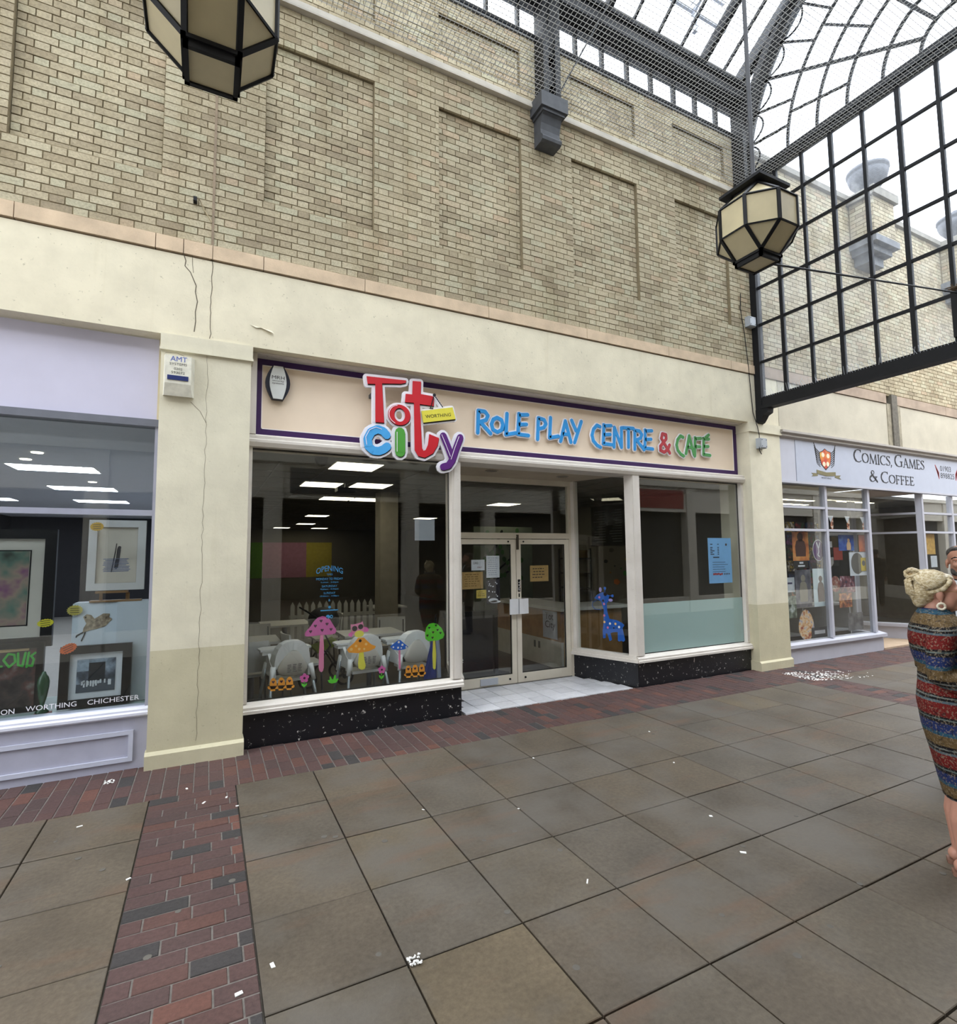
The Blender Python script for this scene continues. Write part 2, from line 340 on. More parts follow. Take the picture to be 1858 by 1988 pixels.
def slab_stain(t, k):
    # worn grey patches and rust-brown tints in the stone
    k = t.mix(k, hexc('#605b54'), fac=t.ramp(t.noise(1.1, 5, .6), (.46, (0, 0, 0)), (.64, (.75, .75, .75))))
    mp = t.n('ShaderNodeMapping'); t.l(t.pos(), mp.inputs[0]); mp.inputs['Scale'].default_value = (.8, 3.5, 1); mp.inputs['Location'].default_value = (4, 9, 2)
    return t.mix(k, hexc('#6a4f3c'), fac=t.ramp(t.noise(1.3, 4, .6, mp.outputs[0]), (.56, (0, 0, 0)), (.74, (.5, .5, .5))))
SLAB = tone_mat('paving_stone', [(0, '#5b5246'), (.3, '#605648'), (.55, '#64594a'), (.8, '#5f584e'), (1, '#685c49')], .62, 38, .28, .35, slab_stain, (1.9, .30))
PAVER = tone_mat('clay_paver', [(0, '#3b3837'), (.12, '#413d3c'), (.14, '#4e3e3b'), (.5, '#55403d'), (.8, '#58403b'), (.95, '#5f423a'), (1, '#69473d')], .7, 45, .28, .35)
GROUT = mat('paving_joint_sand', '#6a645b', .95, var=.25, scale=30, bump=.2)
TILE = tone_mat('white_floor_tile', [(0, '#c3c3c6'), (.5, '#d3d3d6'), (1, '#dddde0')], .35, 25, .1, .05, None, (4., .16))
WHITE_FRAME = None
def worn_paint(name, col, under, amt=.62):
    t = NT(name); c = hexc(col)
    mp = t.n('ShaderNodeMapping'); t.l(t.pos(), mp.inputs[0]); mp.inputs['Scale'].default_value = (3, 3, 9)
    k = t.ramp(t.noise(9., 6, .7, mp.outputs[0]), (amt, c), (amt+.12, hexc(under)))
    k = t.mix(k, t.ramp(t.noise(2.5, 4), (.3, (.86, .85, .83)), (.7, (1, 1, 1))), f=1., mode='MULTIPLY')
    t.bsdf(k, .55, 0, .4, t.noise(30, 3), .1, .004); MATS[name] = t.m; return t.m
WHITE_FRAME = worn_paint('worn_white_frame_paint', '#dcd6cd', '#a39a8e'); CREAM_FRAME = worn_paint('cream_door_frame_paint', '#d8d0bf', '#a89f8f', .66)
def plinth_mat():
    t = NT('black_plinth_paint'); k = t.ramp(t.noise(22., 5, .7), (.635, hexc('#14151a')), (.655, hexc('#c9c6bf')))
    t.bsdf(k, .35, 0, .5, t.noise(25, 3), .1, .004); MATS['black_plinth_paint'] = t.m; return t.m
PLINTH = plinth_mat()
BLACK = mat('black_steel_paint', '#0f1013', .6, .0, .3, var=.25, scale=15)
GREYMET = mat('grey_lead_paint', '#4b4d51', .55, .0, .4, var=.2, scale=10)
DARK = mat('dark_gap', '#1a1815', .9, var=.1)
PANE = glass('shop_window_glass', (.945, .96, .955, 1), 1.0)
ROOFGL = glass('roof_glass', (.95, .97, .985, 1), .6, (.8, .84, .9, 1), .035)
SCREENGL = glass('screen_glass', (.93, .955, .975, 1), .8, (.82, .86, .92, 1), .07)
# ================================================================ ground
XW0, XW1 = -6.0, 16.5          # extent of the facade built
YW = -0.13                     # face of the brick wall and pillars
fl = struct(MB().box(-8, 48, -16, 20, -.30, -.022).build('floor', GROUT))
def slabs():
    out = []
    ys = [-.817+.0-.6*i for i in range(0, 26)]
    def fill(x0, x1, step):
        n = max(1, round((x1-x0)/step)); w = (x1-x0)/n
        for i in range(n):
            for a, b in zip(ys[1:], ys): out.append((x0+i*w, x0+(i+1)*w, a, b))
    fill(-7.54, -.34, .6); fill(.242, 7.30, .6); fill(7.9, 19.9, .6)
    return out
SL = slabs()
def area(x0, x1, y0, y1, z=0.):
    ps = [P2(p) for p in ((x0,y0,z),(x1,y0,z),(x1,y1,z),(x0,y1,z))]
    if any(p is None for p in ps): return 0.
    cx = sum(p[0] for p in ps)/4; cy = sum(p[1] for p in ps)/4
    if not (-60 < cx < 1920 and -60 < cy < 2050): return 0.
    return abs(sum(ps[i][0]*ps[(i+1) % 4][1]-ps[(i+1) % 4][0]*ps[i][1] for i in range(4)))/2
def chamfer_block(w, d, h, c, tone):
    m = MB()
    vs = [(-w/2,-d/2,-h),(w/2,-d/2,-h),(w/2,d/2,-h),(-w/2,d/2,-h),(-w/2,-d/2,-c),(w/2,-d/2,-c),(w/2,d/2,-c),(-w/2,d/2,-c),
          (-w/2+c,-d/2+c,0),(w/2-c,-d/2+c,0),(w/2-c,d/2-c,0),(-w/2+c,d/2-c,0)]
    fs = [(0,1,5,4),(1,2,6,5),(2,3,7,6),(3,0,4,7),(4,5,9,8),(5,6,10,9),(6,7,11,10),(7,4,8,11),(8,9,10,11)]
    return m.add(vs, fs, tone)
def lay(items, name, material, parent, gap, h, c, limit=300, ntone=9, stuffname=None):
    """items (x0,x1,y0,y1[,tone]) laid as separate blocks; the largest in view are objects, the rest one joined part"""
    items = [(it if len(it) > 4 else it+(random.random(),)) for it in items]
    items = sorted(items, key=lambda i: -area(*i[:4])); cache = {}; rest = MB(); nrest = 0
    for k, (x0, x1, y0, y1, tn) in enumerate(items):
        w, d = round(x1-x0-gap, 3), round(y1-y0-gap, 3); q = round(tn*(ntone-1))/(ntone-1)
        cx, cy = (x0+x1)/2, (y0+y1)/2; dz = random.uniform(-.0018, .0018)
        if k < limit and area(x0, x1, y0, y1) > 25:
            key = (w, d, q)
            if key not in cache: cache[key] = chamfer_block(w, d, h, c, q).mesh(name, material)
            o = link(name, cache[key], parent); o.location = (cx, cy, dz)
        else:
            b = chamfer_block(w, d, h, c, q); b.v = [(a+cx, e+cy, f+dz) for a, e, f in b.v]; rest.add(b.v, b.f); rest.tone += b.tone; nrest += 1
    if nrest:
        o = rest.build(stuffname or name, material, parent); o['kind'] = 'stuff'
lay(SL, 'paving_slab', SLAB, fl, .009, .022, .003, 290, stuffname='far_paving_slab')
PV = []
def ptone(): return random.uniform(0, .1) if random.random() < .11 else random.uniform(.15, 1)
# strip along the shopfronts: bricks laid end-on to the wall
x = -5.0; i = 0
while x < 19.0:
    w = .1075; y = -.817; j = 0; first = (.215, .1075, .16)[i % 3] if i % 3 else .215
    while y < -.03:
        L = first if j == 0 else .215; y1 = min(y+L, .0 if 2.58 < x < 5.2 else -.0)
        if y1-y > .03: PV.append((x, x+w, y, y1, ptone()))
        y = y1; j += 1
    x += w; i += 1
# cross bands from the pillars: bricks laid side-on
for bx0, bx1 in ((-.34, .242), (7.30, 7.90)):
    y = -.817; i = 0
    while y > -9.:
        x = bx0; st = (.19, .30, .10, .25)[i % 4]; j = 0
        while x < bx1-.01:
            L = min(st if j == 0 else .215, bx1-x)
            if bx1-x-L < .04: L = bx1-x
            PV.append((x, x+L, y-.1075, y, ptone())); x += L; j += 1
        y -= .1075; i += 1
PJ = mat('paver_mortar', '#6f6a64', .95, var=.25, scale=30, bump=.2)
for b_ in ((-5.0, 19., -.813, -.02, -.021, -.0045), (-.336, .238, -9., -.813, -.021, -.0045), (7.304, 7.896, -9., -.813, -.021, -.0045)): MB().box(*b_).build('paver_mortar', PJ, fl)
lay(PV, 'brick_paver', PAVER, fl, .008, .022, .003, 300, 14, stuffname='far_brick_paver')
# lobby tiles in front of the doors
TL = []
nx, ny = 10, 4
for a in range(nx+1):
    for b in range(ny):
        x0 = 2.60+a*.25; y0 = .02+b*.245; x1 = x0+.25; y1 = y0+.245
        l = 2.585+.355*((y0+y1)/2); r = 5.185-.355*((y0+y1)/2)
        x0 = max(x0, l); x1 = min(x1, r)
        if x1-x0 > .05: TL.append((x0, x1, y0, y1))
lay(TL, 'floor_tile', TILE, fl, .009, .02, .0015, 300, stuffname='far_floor_tile')
# ================================================================ the brick facade
wf = struct(bpy.data.objects.new('wall_front', None)); COL.objects.link(wf); wf.location = (2, 0, 0)
PAN = [(-3.55, -2.43), (-1.577, -.475), (.404, 1.510), (2.281, 3.396), (4.180, 5.312), (6.057, 7.175)]
ZB0, ZB1 = 4.722, 7.455; UZ0, UZ1 = 7.56, 8.44
CH, PITCHX, JT = .07196, .3346, .010
P_LO, P_HI = 5.305, 7.032; U_LO, U_HI = 7.74, 8.25
def brick_rows(x0, x1, z0, z1, panels, plo, phi):
    """Flemish bond; yields (xa, xb, za, zb, y) with panel bricks set back"""
    n = round((z1-z0)/CH); ch = (z1-z0)/n
    for r in range(n):
        za = z0+r*ch; zm = za+ch/2; inp = plo < zm < phi
        cuts = sorted([x0, x1]+([c for p in panels for c in p if x0 < c < x1] if inp else []))
        for a, b in zip(cuts, cuts[1:]):
            rec = inp and any(p[0] <= (a+b)/2 <= p[1] for p in panels)
            off = 0 if r % 2 == 0 else PITCHX/2
            k = math.floor((a-off)/PITCHX)-1; edges = []
            while True:
                e = k*PITCHX+off
                edges += [e, e+PITCHX*.667]
                if e > b: break
                k += 1
            edges = [e for e in edges if a+.045 < e < b-.045]; edges = [a]+edges+[b]
            for p, q in zip(edges, edges[1:]): yield (p, q, za, za+ch, YW+(.05 if rec else 0.))
def brick_wall(parent, rows, limit):
    bs = []
    for p, q, za, zb, y in rows:
        ps = [P2(v) for v in ((p,y,za),(q,y,za),(q,y,zb),(p,y,zb))]; ar = 0.
        if all(ps):
            cx = sum(v[0] for v in ps)/4; cy = sum(v[1] for v in ps)/4
            if 0 < cx < 1858 and 0 < cy < 1988: ar = abs(sum(ps[i][0]*ps[(i+1) % 4][1]-ps[(i+1) % 4][0]*ps[i][1] for i in range(4)))/2
        bs.append((ar, p, q, za, zb, y))
    bs.sort(key=lambda b: -b[0]); cache = {}; rest = MB()
    for k, (ar, p, q, za, zb, y) in enumerate(bs):
        tn = random.random(); dy = random.uniform(-.0025, .0025)
        if k < limit:
            w, h = round(q-p-JT, 3), round(zb-za-JT, 4); qt = round(tn*8)/8; key = (w, h, qt)
            if key not in cache: cache[key] = MB().box(-w/2, w/2, 0, .03, -h/2, h/2, qt).mesh('brick', BRICK)
            o = link('brick', cache[key], parent); par(o, parent); o.location = ((p+q)/2, y+dy, (za+zb)/2)
        else: rest.box(p+JT/2, q-JT/2, y+dy, y+.03, za+JT/2, zb-JT/2, tn)
    o = rest.build('brickwork', BRICK, parent); o['kind'] = 'stuff'
def mortar(parent, x0, x1, z0, z1, panels, plo, phi):
    m = MB(); cuts = sorted([x0, x1]+[c for p in panels for c in p if x0 < c < x1])
    m.box(x0, x1, YW+.062, YW+.40, z0, z1)
    if panels:
        m.box(x0, x1, YW+.007, YW+.065, z0, plo); m.box(x0, x1, YW+.007, YW+.065, phi, z1)
        for a, b in zip(cuts, cuts[1:]):
            if not any(p[0] <= (a+b)/2 <= p[1] for p in panels): m.box(a, b, YW+.007, YW+.065, plo, phi)
    else: m.box(x0, x1, YW+.007, YW+.065, z0, z1)
    m.build('mortar_bed', MORTAR, parent)
WX0, WX1 = -6.0, 7.70
rows = list(brick_rows(WX0, WX1, ZB0, ZB1, PAN, P_LO, P_HI))+list(brick_rows(WX0, WX1, UZ0, UZ1, PAN, U_LO, U_HI))
brick_wall(wf, rows, 300)
mortar(wf, WX0, WX1, ZB0, ZB1, PAN, P_LO, P_HI); mortar(wf, WX0, WX1, UZ0, UZ1, PAN, U_LO, U_HI)
# stone course with separate blocks, shadow gap below, projecting string course above
sj = [-6, -4.1, -2.6, -1.50, -.499, -.277, -.036, .412, 1.416, 2.90, 4.35, 5.80, 7.10, 7.70]
for a, b in zip(sj, sj[1:]): MB().box(a+.003, b-.003, YW-.018, YW+.2, 4.582, 4.716).build('stone_block', STONE, wf)
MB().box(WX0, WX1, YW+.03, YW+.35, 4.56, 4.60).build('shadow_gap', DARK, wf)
SC = mat('string_course_lead', '#b9b2a4', .6, var=.2, scale=4)
m = MB(); m.prism([(YW+.05, 7.455), (YW-.06, 7.455), (YW-.06, 7.475), (YW-.035, 7.56), (YW+.05, 7.575)], 'x', WX0, WX1); m.build('string_course', SC, wf)
MB().box(WX0, WX1, YW-.02, YW+.4, 8.435, 8.47).build('wall_coping', GREYMET, wf)
# rendered beam over the shops
MB().box(WX0, 8.19, YW, .42, 3.80, 4.566).build('fascia_beam', RENDER, wf)
# pillars: two paint colours, base and cap
def pillar(x0, x1):
    MB().box(x0, x1, YW, .45, .13, .985).build('pillar_lower', OLIVE, wf)
    MB().box(x0, x1, YW, .45, .985, 3.665).build('pillar_upper', RENDER2, wf)
    m = MB(); m.prism([(YW-.03, -.01), (YW-.03, .115), (YW-.003, .14), (.45, .14), (.45, -.01)], 'x', x0-.012, x1+.012); m.build('pillar_base', OLIVE, wf)
    m = MB(); m.box(x0-.006, x1+.012, YW-.022, .44, 3.665, 3.80); m.box(x0-.012, x1+.018, YW-.028, .44, 3.65, 3.672); m.build('pillar_cap', RENDER2, wf)
pillar(-.425, .322); pillar(7.452, 8.19); pillar(-6.0, -5.3)
# movement joint, cracks and a peeled flake in the render
m = MB(); m.box(-.052, -.030, YW-.008, YW+.02, 4.58, 7.45); m.build('movement_joint', mat('joint_mastic', '#8d7d69', .9, var=.2), wf)
CRK = mat('crack_dark', '#665e50', .95, var=.1)
def crack(pts, w, y): MB().stroke(pts, w, y-.0015, y, cap=5).build('crack', CRK, wf)
crack([(-.275,4.58),(-.255,4.52),(-.262,4.47),(-.215,4.42),(-.19,4.36),(-.165,4.30),(-.17,4.24),(-.15,4.15),(-.165,4.05),(-.16,3.96),(-.17,3.86)], .008, YW)
crack([(-.205,4.58),(-.20,4.49),(-.19,4.42)], .004, YW)
z = 4.566; p = []
while z > 3.80: p.append((-.036+random.uniform(-.008, .008), z)); z -= .05
crack(p, .006, YW)
z = 3.66; p = []
while z > .15: p.append((-.05+random.uniform(-.010, .010), z)); z -= .06
crack(p, .0022, YW)
crack([(-.39,3.62),(-.3,3.63),(-.22,3.60)], .003, YW-.022); crack([(-.18,3.2),(-.1,3.12),(-.05,3.02)], .003, YW)
m = MB(); m.add([(.30,YW,4.02),(.50,YW,3.99),(.52,YW-.03,3.955),(.40,YW-.012,4.0),(.36,YW-.015,3.99)], [(0,1,2,3),(0,3,4)]); m.build('peeling_paint_flake', RENDER2, wf)
# ================================================================ the building beyond the glazed screen
wr = struct(bpy.data.objects.new('wall_right', None)); COL.objects.link(wr); wr.location = (12, 0, 0)
brick_wall(wr, list(brick_rows(7.72, 16.5, 4.76, 8.28, [], 0, 0)), 0)
mortar(wr, 7.72, 16.5, 4.72, 8.28, [], 0, 0)
m = MB(); m.box(7.72, 16.5, YW-.06, YW+.4, 8.28, 8.38); m.prism([(YW-.06,8.38),(YW+.1,8.44),(YW+.4,8.44),(YW+.4,8.38)], 'x', 7.72, 16.5); m.build('parapet_coping', mat('coping_stone', '#8d8980', .85, var=.2), wr)
PINK = mat('stone_band_pinkish', '#a3917f', .85, var=.2, scale=4)
for a, b in ((7.72, 9.4), (9.4, 11.38), (11.72, 13.6), (13.6, 16.5)): MB().box(a+.004, b-.004, YW-.018, YW+.2, 4.56, 4.74).build('stone_block', PINK, wr)
MB().box(8.2, 11.40, YW, .4, 3.76, 4.55).build('fascia_beam', RENDER3, wr); MB().box(11.86, 16.5, YW, .4, 3.76, 4.55).build('fascia_beam', RENDER3, wr)
MB().box(11.40, 11.53, YW-.01, .4, 3.76, 4.56).build('pilaster_strip', mat('weathered_strip', '#9b937f', .9, var=.3, scale=12), wr)
MB().box(11.53, 11.72, YW-.035, .4, 3.76, 4.74).build('pilaster_strip', mat('dark_strip', '#6b665c', .9, var=.3, scale=12), wr)
MB().box(11.72, 11.86, YW-.01, .4, 3.76, 4.56).build('pilaster_strip', MATS['weathered_strip'], wr)
COPE = MATS['coping_stone']
def brick_pier(x0, x1):
    rr = []
    for xa, xb, za, zb, y in brick_rows(x0, x1, 7.45, 8.20, [], 0, 0): rr.append((xa, xb, za, zb, YW-.42))
    m = MB()
    for xa, xb, za, zb, y in rr: m.box(xa+.005, xb-.005, y, y+.03, za+.005, zb-.005, random.random())
    n = 10; ch = .75/n
    for r in range(n):
        e = [YW-.42, YW-.25, YW-.02] if r % 2 else [YW-.42, YW-.32, YW-.12, YW-.02]
        for ya, yb in zip(e, e[1:]): m.box(x0-.001, x0+.03, ya+.005, yb-.005, 7.45+r*ch+.005, 7.45+(r+1)*ch-.005, random.random())
    o = m.build('pier_brickwork', BRICK, wr); o['kind'] = 'stuff'
    MB().box(x0+.007, x1-.007, YW-.413, YW, 7.45, 8.20).build('mortar_bed', MORTAR, wr)
    MB().box(x0-.06, x1+.06, YW-.48, YW+.3, 8.20, 8.36).build('pier_cap', COPE, wr)
    m = MB(); m.box(x0-.04, x1+.04, YW-.46, YW, 7.33, 7.45); m.box(x0+.03, x1-.03, YW-.36, YW, 7.22, 7.33); m.box(x0+.10, x1-.10, YW-.24, YW, 7.05, 7.22); m.build('pier_corbel', mat('pier_corbel_stone', '#77797c', .85, var=.25), wr)
brick_pier(10.55, 11.25); brick_pier(13.9, 14.6)
def urn(x, y, lab):
    prof = [(.15,8.36),(.16,8.39),(.08,8.44),(.09,8.48),(.20,8.56),(.29,8.68),(.325,8.80),(.31,8.84),(.34,8.86),(.34,8.91),(.30,8.93),(.20,8.97),(.09,8.99),(.07,9.01),(.085,9.05),(.05,9.09),(.01,9.10)]
    tag(MB().lathe(prof, x, y, 24).build('stone_urn', mat('urn_stone', '#6f7075', .8, var=.25, scale=12), None, True), lab, 'urn', 'stone urns on the parapet piers')
urn(10.9, YW-.2, 'grey stone urn on the brick pier behind the glazed screen'); urn(14.25, YW-.2, 'grey stone urn on the further brick pier of the parapet')
# ================================================================ shopfronts
def sroot(name, loc=(0,0,0)):
    o = bpy.data.objects.new(name, None); COL.objects.link(o); o.location = loc; return struct(o)
def B(name, material, parent, *bx):
    m = MB()
    for b in bx: m.box(*b)
    return m.build(name, material, parent)
WF, CFR = WHITE_FRAME, CREAM_FRAME
# ---- cafe: left window
w2 = sroot('window_2', (1.4, 0, 0))
B('plinth', PLINTH, w2, (.322, 2.583, .015, .30, -.01, .315))
m = MB(); m.prism([(-.035,.318),(-.035,.345),(-.022,.352),(-.022,.375),(.0,.39),(.06,.405),(.12,.405),(.12,.318)], 'x', .322, 2.595); m.build('window_sill', WF, w2)
B('jamb', WF, w2, (.322, .362, .02, .12, .405, 2.86)); B('corner_post', WF, w2, (2.472, 2.583, .0, .12, .405, 2.86), (2.50, 2.555, -.008, .0, .405, 2.86))
B('glazing_bead', DARK, w2, (.362, 2.472, .085, .10, .405, .416), (.362, 2.472, .085, .10, 2.843, 2.86), (.362, .370, .085, .10, .405, 2.86), (2.464, 2.472, .085, .10, .405, 2.86))
B('window_pane', PANE, w2, (.364, 2.470, .076, .082, .407, 2.858))
# head moulding across the whole front
tr = sroot('trim_1', (3.9, 0, 2.86))
m = MB(); m.prism([(-.01,2.86),(-.03,2.90),(-.03,2.925),(-.015,2.935),(-.015,2.965),(.02,2.985),(.30,2.985),(.30,2.86)], 'x', .322, 7.452); m.build('head_moulding', WF, tr)
B('sign_surround', WF, tr, (.322, .385, .0, .10, 2.985, 3.80)); B('soffit_board', WF, tr, (.385, 7.452, -.02, .40, 3.785, 3.799))
# ---- cafe: right bay (splayed side + front)
def splay(A, Bp, z0, z1, t0, t1, off=0.0, m=None):
    """box along the line A->B (x,y), thickness from t0..t1 measured on its left normal"""
    d = Vector((Bp[0]-A[0], Bp[1]-A[1])); d.normalize(); n = Vector((-d.y, d.x))
    q = [(A[0]+n.x*t0, A[1]+n.y*t0), (Bp[0]+n.x*t0, Bp[1]+n.y*t0), (Bp[0]+n.x*t1, Bp[1]+n.y*t1), (A[0]+n.x*t1, A[1]+n.y*t1)]
    (m or MB()).prism(q, 'z', z0, z1) if m else None
    return q
def spl(name, material, parent, A, Bp, f0, f1, z0, z1, t0, t1):
    a = (A[0]+(Bp[0]-A[0])*f0, A[1]+(Bp[1]-A[1])*f0); b = (A[0]+(Bp[0]-A[0])*f1, A[1]+(Bp[1]-A[1])*f1)
    m = MB(); splay(a, b, z0, z1, t0, t1, 0, m); return m.build(name, material, parent)
w3 = sroot('window_3', (6.2, 0, 0)); A3, B3 = (5.185, .02), (4.830, 1.0)
B('plinth', PLINTH, w3, (5.185, 7.452, .015, .30, -.01, .315)); spl('plinth', PLINTH, w3, A3, B3, 0, 1, -.01, .315, -.20, 0)
m = MB(); m.prism([(-.035,.318),(-.035,.345),(-.022,.352),(-.022,.375),(.0,.39),(.06,.405),(.12,.405),(.12,.318)], 'x', 5.17, 7.452); m.build('window_sill', WF, w3)
spl('window_sill', WF, w3, A3, B3, -.03, 1, .318, .36, -.10, .045); spl('window_sill', WF, w3, A3, B3, 0, 1, .36, .405, -.10, .025)
B('corner_post', WF, w3, (5.185, 5.30, .0, .12, .405, 2.86)); spl('corner_post', WF, w3, A3, B3, 0, .115, .405, 2.86, -.10, .004); spl('jamb', WF, w3, A3, B3, .91, 1.0, .405, 2.86, -.10, .004)
B('jamb', WF, w3, (7.40, 7.452, .02, .12, .405, 2.86))
B('glazing_bead', DARK, w3, (5.30, 7.40, .085, .10, .405, .416), (5.30, 7.40, .085, .10, 2.843, 2.86), (5.30, 5.308, .085, .10, .405, 2.86), (7.392, 7.40, .085, .10, .405, 2.86))
B('window_pane', PANE, w3, (5.302, 7.398, .076, .082, .407, 2.858))
spl('window_pane', PANE, w3, A3, B3, .117, .908, .407, 2.858, -.05, -.044)
FROST = None
t = NT('frosted_film'); tl = t.n('ShaderNodeBsdfTranslucent'); tl.inputs[0].default_value = hexc('#cfe6e4'); df = t.n('ShaderNodeBsdfDiffuse'); df.inputs[0].default_value = hexc('#d3ebe9')
mixs = t.n('ShaderNodeMixShader'); mixs.inputs[0].default_value = .3; t.l(df.outputs[0], mixs.inputs[1]); t.l(tl.outputs[0], mixs.inputs[2]); trn = t.n('ShaderNodeBsdfTransparent'); trn.inputs[0].default_value = (.75, .88, .88, 1)
mx2 = t.n('ShaderNodeMixShader'); mx2.inputs[0].default_value = .18; t.l(mixs.outputs[0], mx2.inputs[1]); t.l(trn.outputs[0], mx2.inputs[2]); t.l(mx2.outputs[0], t.out.inputs[0]); FROST = t.m
B('frosted_film', FROST, w3, (5.304, 7.396, .0835, .0845, .418, 1.09))
# ---- cafe: left splay of the lobby
w4 = sroot('window_4', (2.75, .5, 0)); A4, B4 = (2.930, 1.0), (2.583, .02)
spl('plinth', PLINTH, w4, A4, B4, 0, 1, -.01, .315, -.20, 0); spl('window_sill', WF, w4, A4, B4, 0, .99, .318, .405, -.10, .035)
spl('jamb', WF, w4, A4, B4, 0, .09, .405, 2.86, -.10, .004); spl('corner_post', WF, w4, A4, B4, .89, 1, .405, 2.86, -.10, .0)
spl('window_pane', PANE, w4, A4, B4, .092, .888, .407, 2.858, -.05, -.044)
# ---- lobby ceiling and downlights
LOB = mat('lobby_ceiling_paint', '#b9ac97', .7, var=.12, scale=3)
ce = struct(MB().prism([(2.585,.06),(5.183,.06),(4.85,1.0),(2.91,1.0)], 'z', 2.862, 2.89).build('ceiling', LOB))
for x, y in ((3.24, .46), (4.40, .54)):
    m = MB(); m.lathe([(.085,2.862),(.09,2.855),(.07,2.852),(.065,2.862)], x, y, 20)
    o = m.build('downlight', mat('downlight_rim', '#a59c8c', .5)); tag(o, 'round recessed downlight in the entrance lobby ceiling', 'downlight', 'lobby downlights')
    MB().lathe([(.064,2.8615),(.05,2.8605),(.01,2.860)], x, y, 16).build('lamp_glass', mat('downlight_lamp', '#4a463f', .3), o)
# ---- doors: frame, fanlight, pair of glazed leaves
dfm = sroot('door_1', (3.88, 1.0, 0))
B('door_frame', CFR, dfm, (2.905, 2.962, .965, 1.04, 0, 2.862), (4.80, 4.86, .965, 1.04, 0, 2.862), (2.962, 4.80, .965, 1.04, 2.005, 2.085), (2.962, 4.80, .965, 1.04, 2.79, 2.862))
B('frame_bead', CFR, dfm, (2.962, 4.80, .955, .968, 2.03, 2.045))
B('fanlight_pane', PANE, dfm, (2.964, 4.798, .998, 1.004, 2.087, 2.788))
def leaf(x0, x1, hinge):
    d = sroot('door_2' if hinge < 0 else 'door_3', (x0, 1, 0))
    B('stile', CFR, d, (x0, x0+.075, .97, 1.02, .012, 1.995)); B('stile', CFR, d, (x1-.075, x1, .97, 1.02, .012, 1.995))
    B('rail', CFR, d, (x0+.075, x1-.075, .97, 1.02, 1.925, 1.995)); B('rail', CFR, d, (x0+.075, x1-.075, .97, 1.02, .012, .135))
    B('glazing_bead', DARK, d, (x0+.075, x0+.083, .985, 1.005, .135, 1.925), (x1-.083, x1-.075, .985, 1.005, .135, 1.925), (x0+.075, x1-.075, .985, 1.005, .135, .143), (x0+.075, x1-.075, .985, 1.005, 1.917, 1.925))
    B('door_pane', PANE, d, (x0+.077, x1-.077, .993, .999, .137, 1.923))
    hx = x1-.04 if hinge < 0 else x0+.04
    WP = mat('white_handle', '#dfe0e2', .4, var=.04)
    if hinge < 0: MB().prism([(hx-.035,.968),(hx-.035,.92),(hx-.1,.92),(hx-.1,.905),(hx+.035,.905),(hx+.035,.968)], 'z', .955, 1.165).build('push_plate', WP, d)
    else: MB().prism([(hx-.035,.968),(hx-.035,.905),(hx+.03,.905),(hx+.12,.92),(hx+.12,.935),(hx+.035,.935),(hx+.035,.968)], 'z', .955, 1.165).build('push_plate', WP, d)
    m = MB(); cxs = (x1-.12) if hinge < 0 else (x0+.12)
    m.tube([(cxs, .971, .075), (cxs, .960, .075)], .014, 10); m.tube([(cxs, .971, 1.962), (cxs, .962, 1.962)], .012, 10); m.build('lock_cylinder', BLACK, d)
    return d
dL = leaf(2.966, 3.878, -1); dR = leaf(3.886, 4.796, 1)
B('letter_plate', mat('letter_plate', '#b9bdc4', .4, .3, var=.05), dL, (3.30, 3.565, .955, .972, .03, .118))
B('closer_arm', mat('dull_bronze', '#4d463c', .5, .4), dR, (3.888, 3.915, .94, .968, 1.85, 2.06))
B('pull_sign', BLACK, dR, (3.905, 3.945, .964, .969, 1.26, 1.43))
me = text('PULL', 0, .13, 0, .026, 0, mat('white_print', '#e6e6e6', .6, var=0), None, 'pull_lettering')
me.data.transform(Matrix(((0, 0, -1, 3.938), (0, 1, 0, .963), (1, 0, 0, 1.28), (0, 0, 0, 1)))); par(me, dR)
B('keyhole', BLACK, dR, (3.916, 3.932, .964, .97, 1.185, 1.235))
# threshold
B('threshold', mat('metal_threshold', '#77736b', .5, .5), dfm, (2.962, 4.80, .96, 1.05, .0, .012))
# ================================================================ fascia sign of the cafe
SGN = thing('fascia_sign', 'long cream shop fascia sign with purple border reading TOT CITY ROLE PLAY CENTRE & CAFE', 'sign', (3.9, .12, 2.99))
CRM = mat('sign_cream', '#efdcc4', .55, var=.05, scale=2); PUR = mat('sign_purple', '#3a1c52', .45, var=.08)
B('panel', CRM, SGN, (.387, 7.448, .10, .14, 2.988, 3.775))
B('border', PUR, SGN, (.387, 7.448, .094, .101, 2.988, 3.058)); B('border', PUR, SGN, (.387, 7.448, .094, .101, 3.715, 3.775)); B('border', PUR, SGN, (.387, .438, .094, .101, 3.058, 3.715)); B('border', PUR, SGN, (7.375, 7.448, .094, .101, 3.058, 3.715))
B('inner_line', mat('sign_pale_line', '#f3ece4', .6, var=0), SGN, (.438, 7.375, .0965, .1005, 3.058, 3.068), (.438, 7.375, .0965, .1005, 3.706, 3.715), (.438, .446, .0965, .1005, 3.058, 3.715), (7.366, 7.375, .0965, .1005, 3.058, 3.715))
WB = mat('sign_white_edge', '#eceaf0', .45, var=.03)
COLS = {k: mat('letter_'+k, v, .4, var=.04) for k, v in (('red', '#c3202c'), ('blue', '#4aa3e0'), ('green', '#4f9a3c'), ('purple', '#5a2376'), ('yellow', '#dfd44a'), ('brightblue', '#2f96dc'), ('crimson', '#b83d44'), ('leafgreen', '#4f9a54'), ('ink', '#17141c'))}
D = DATA
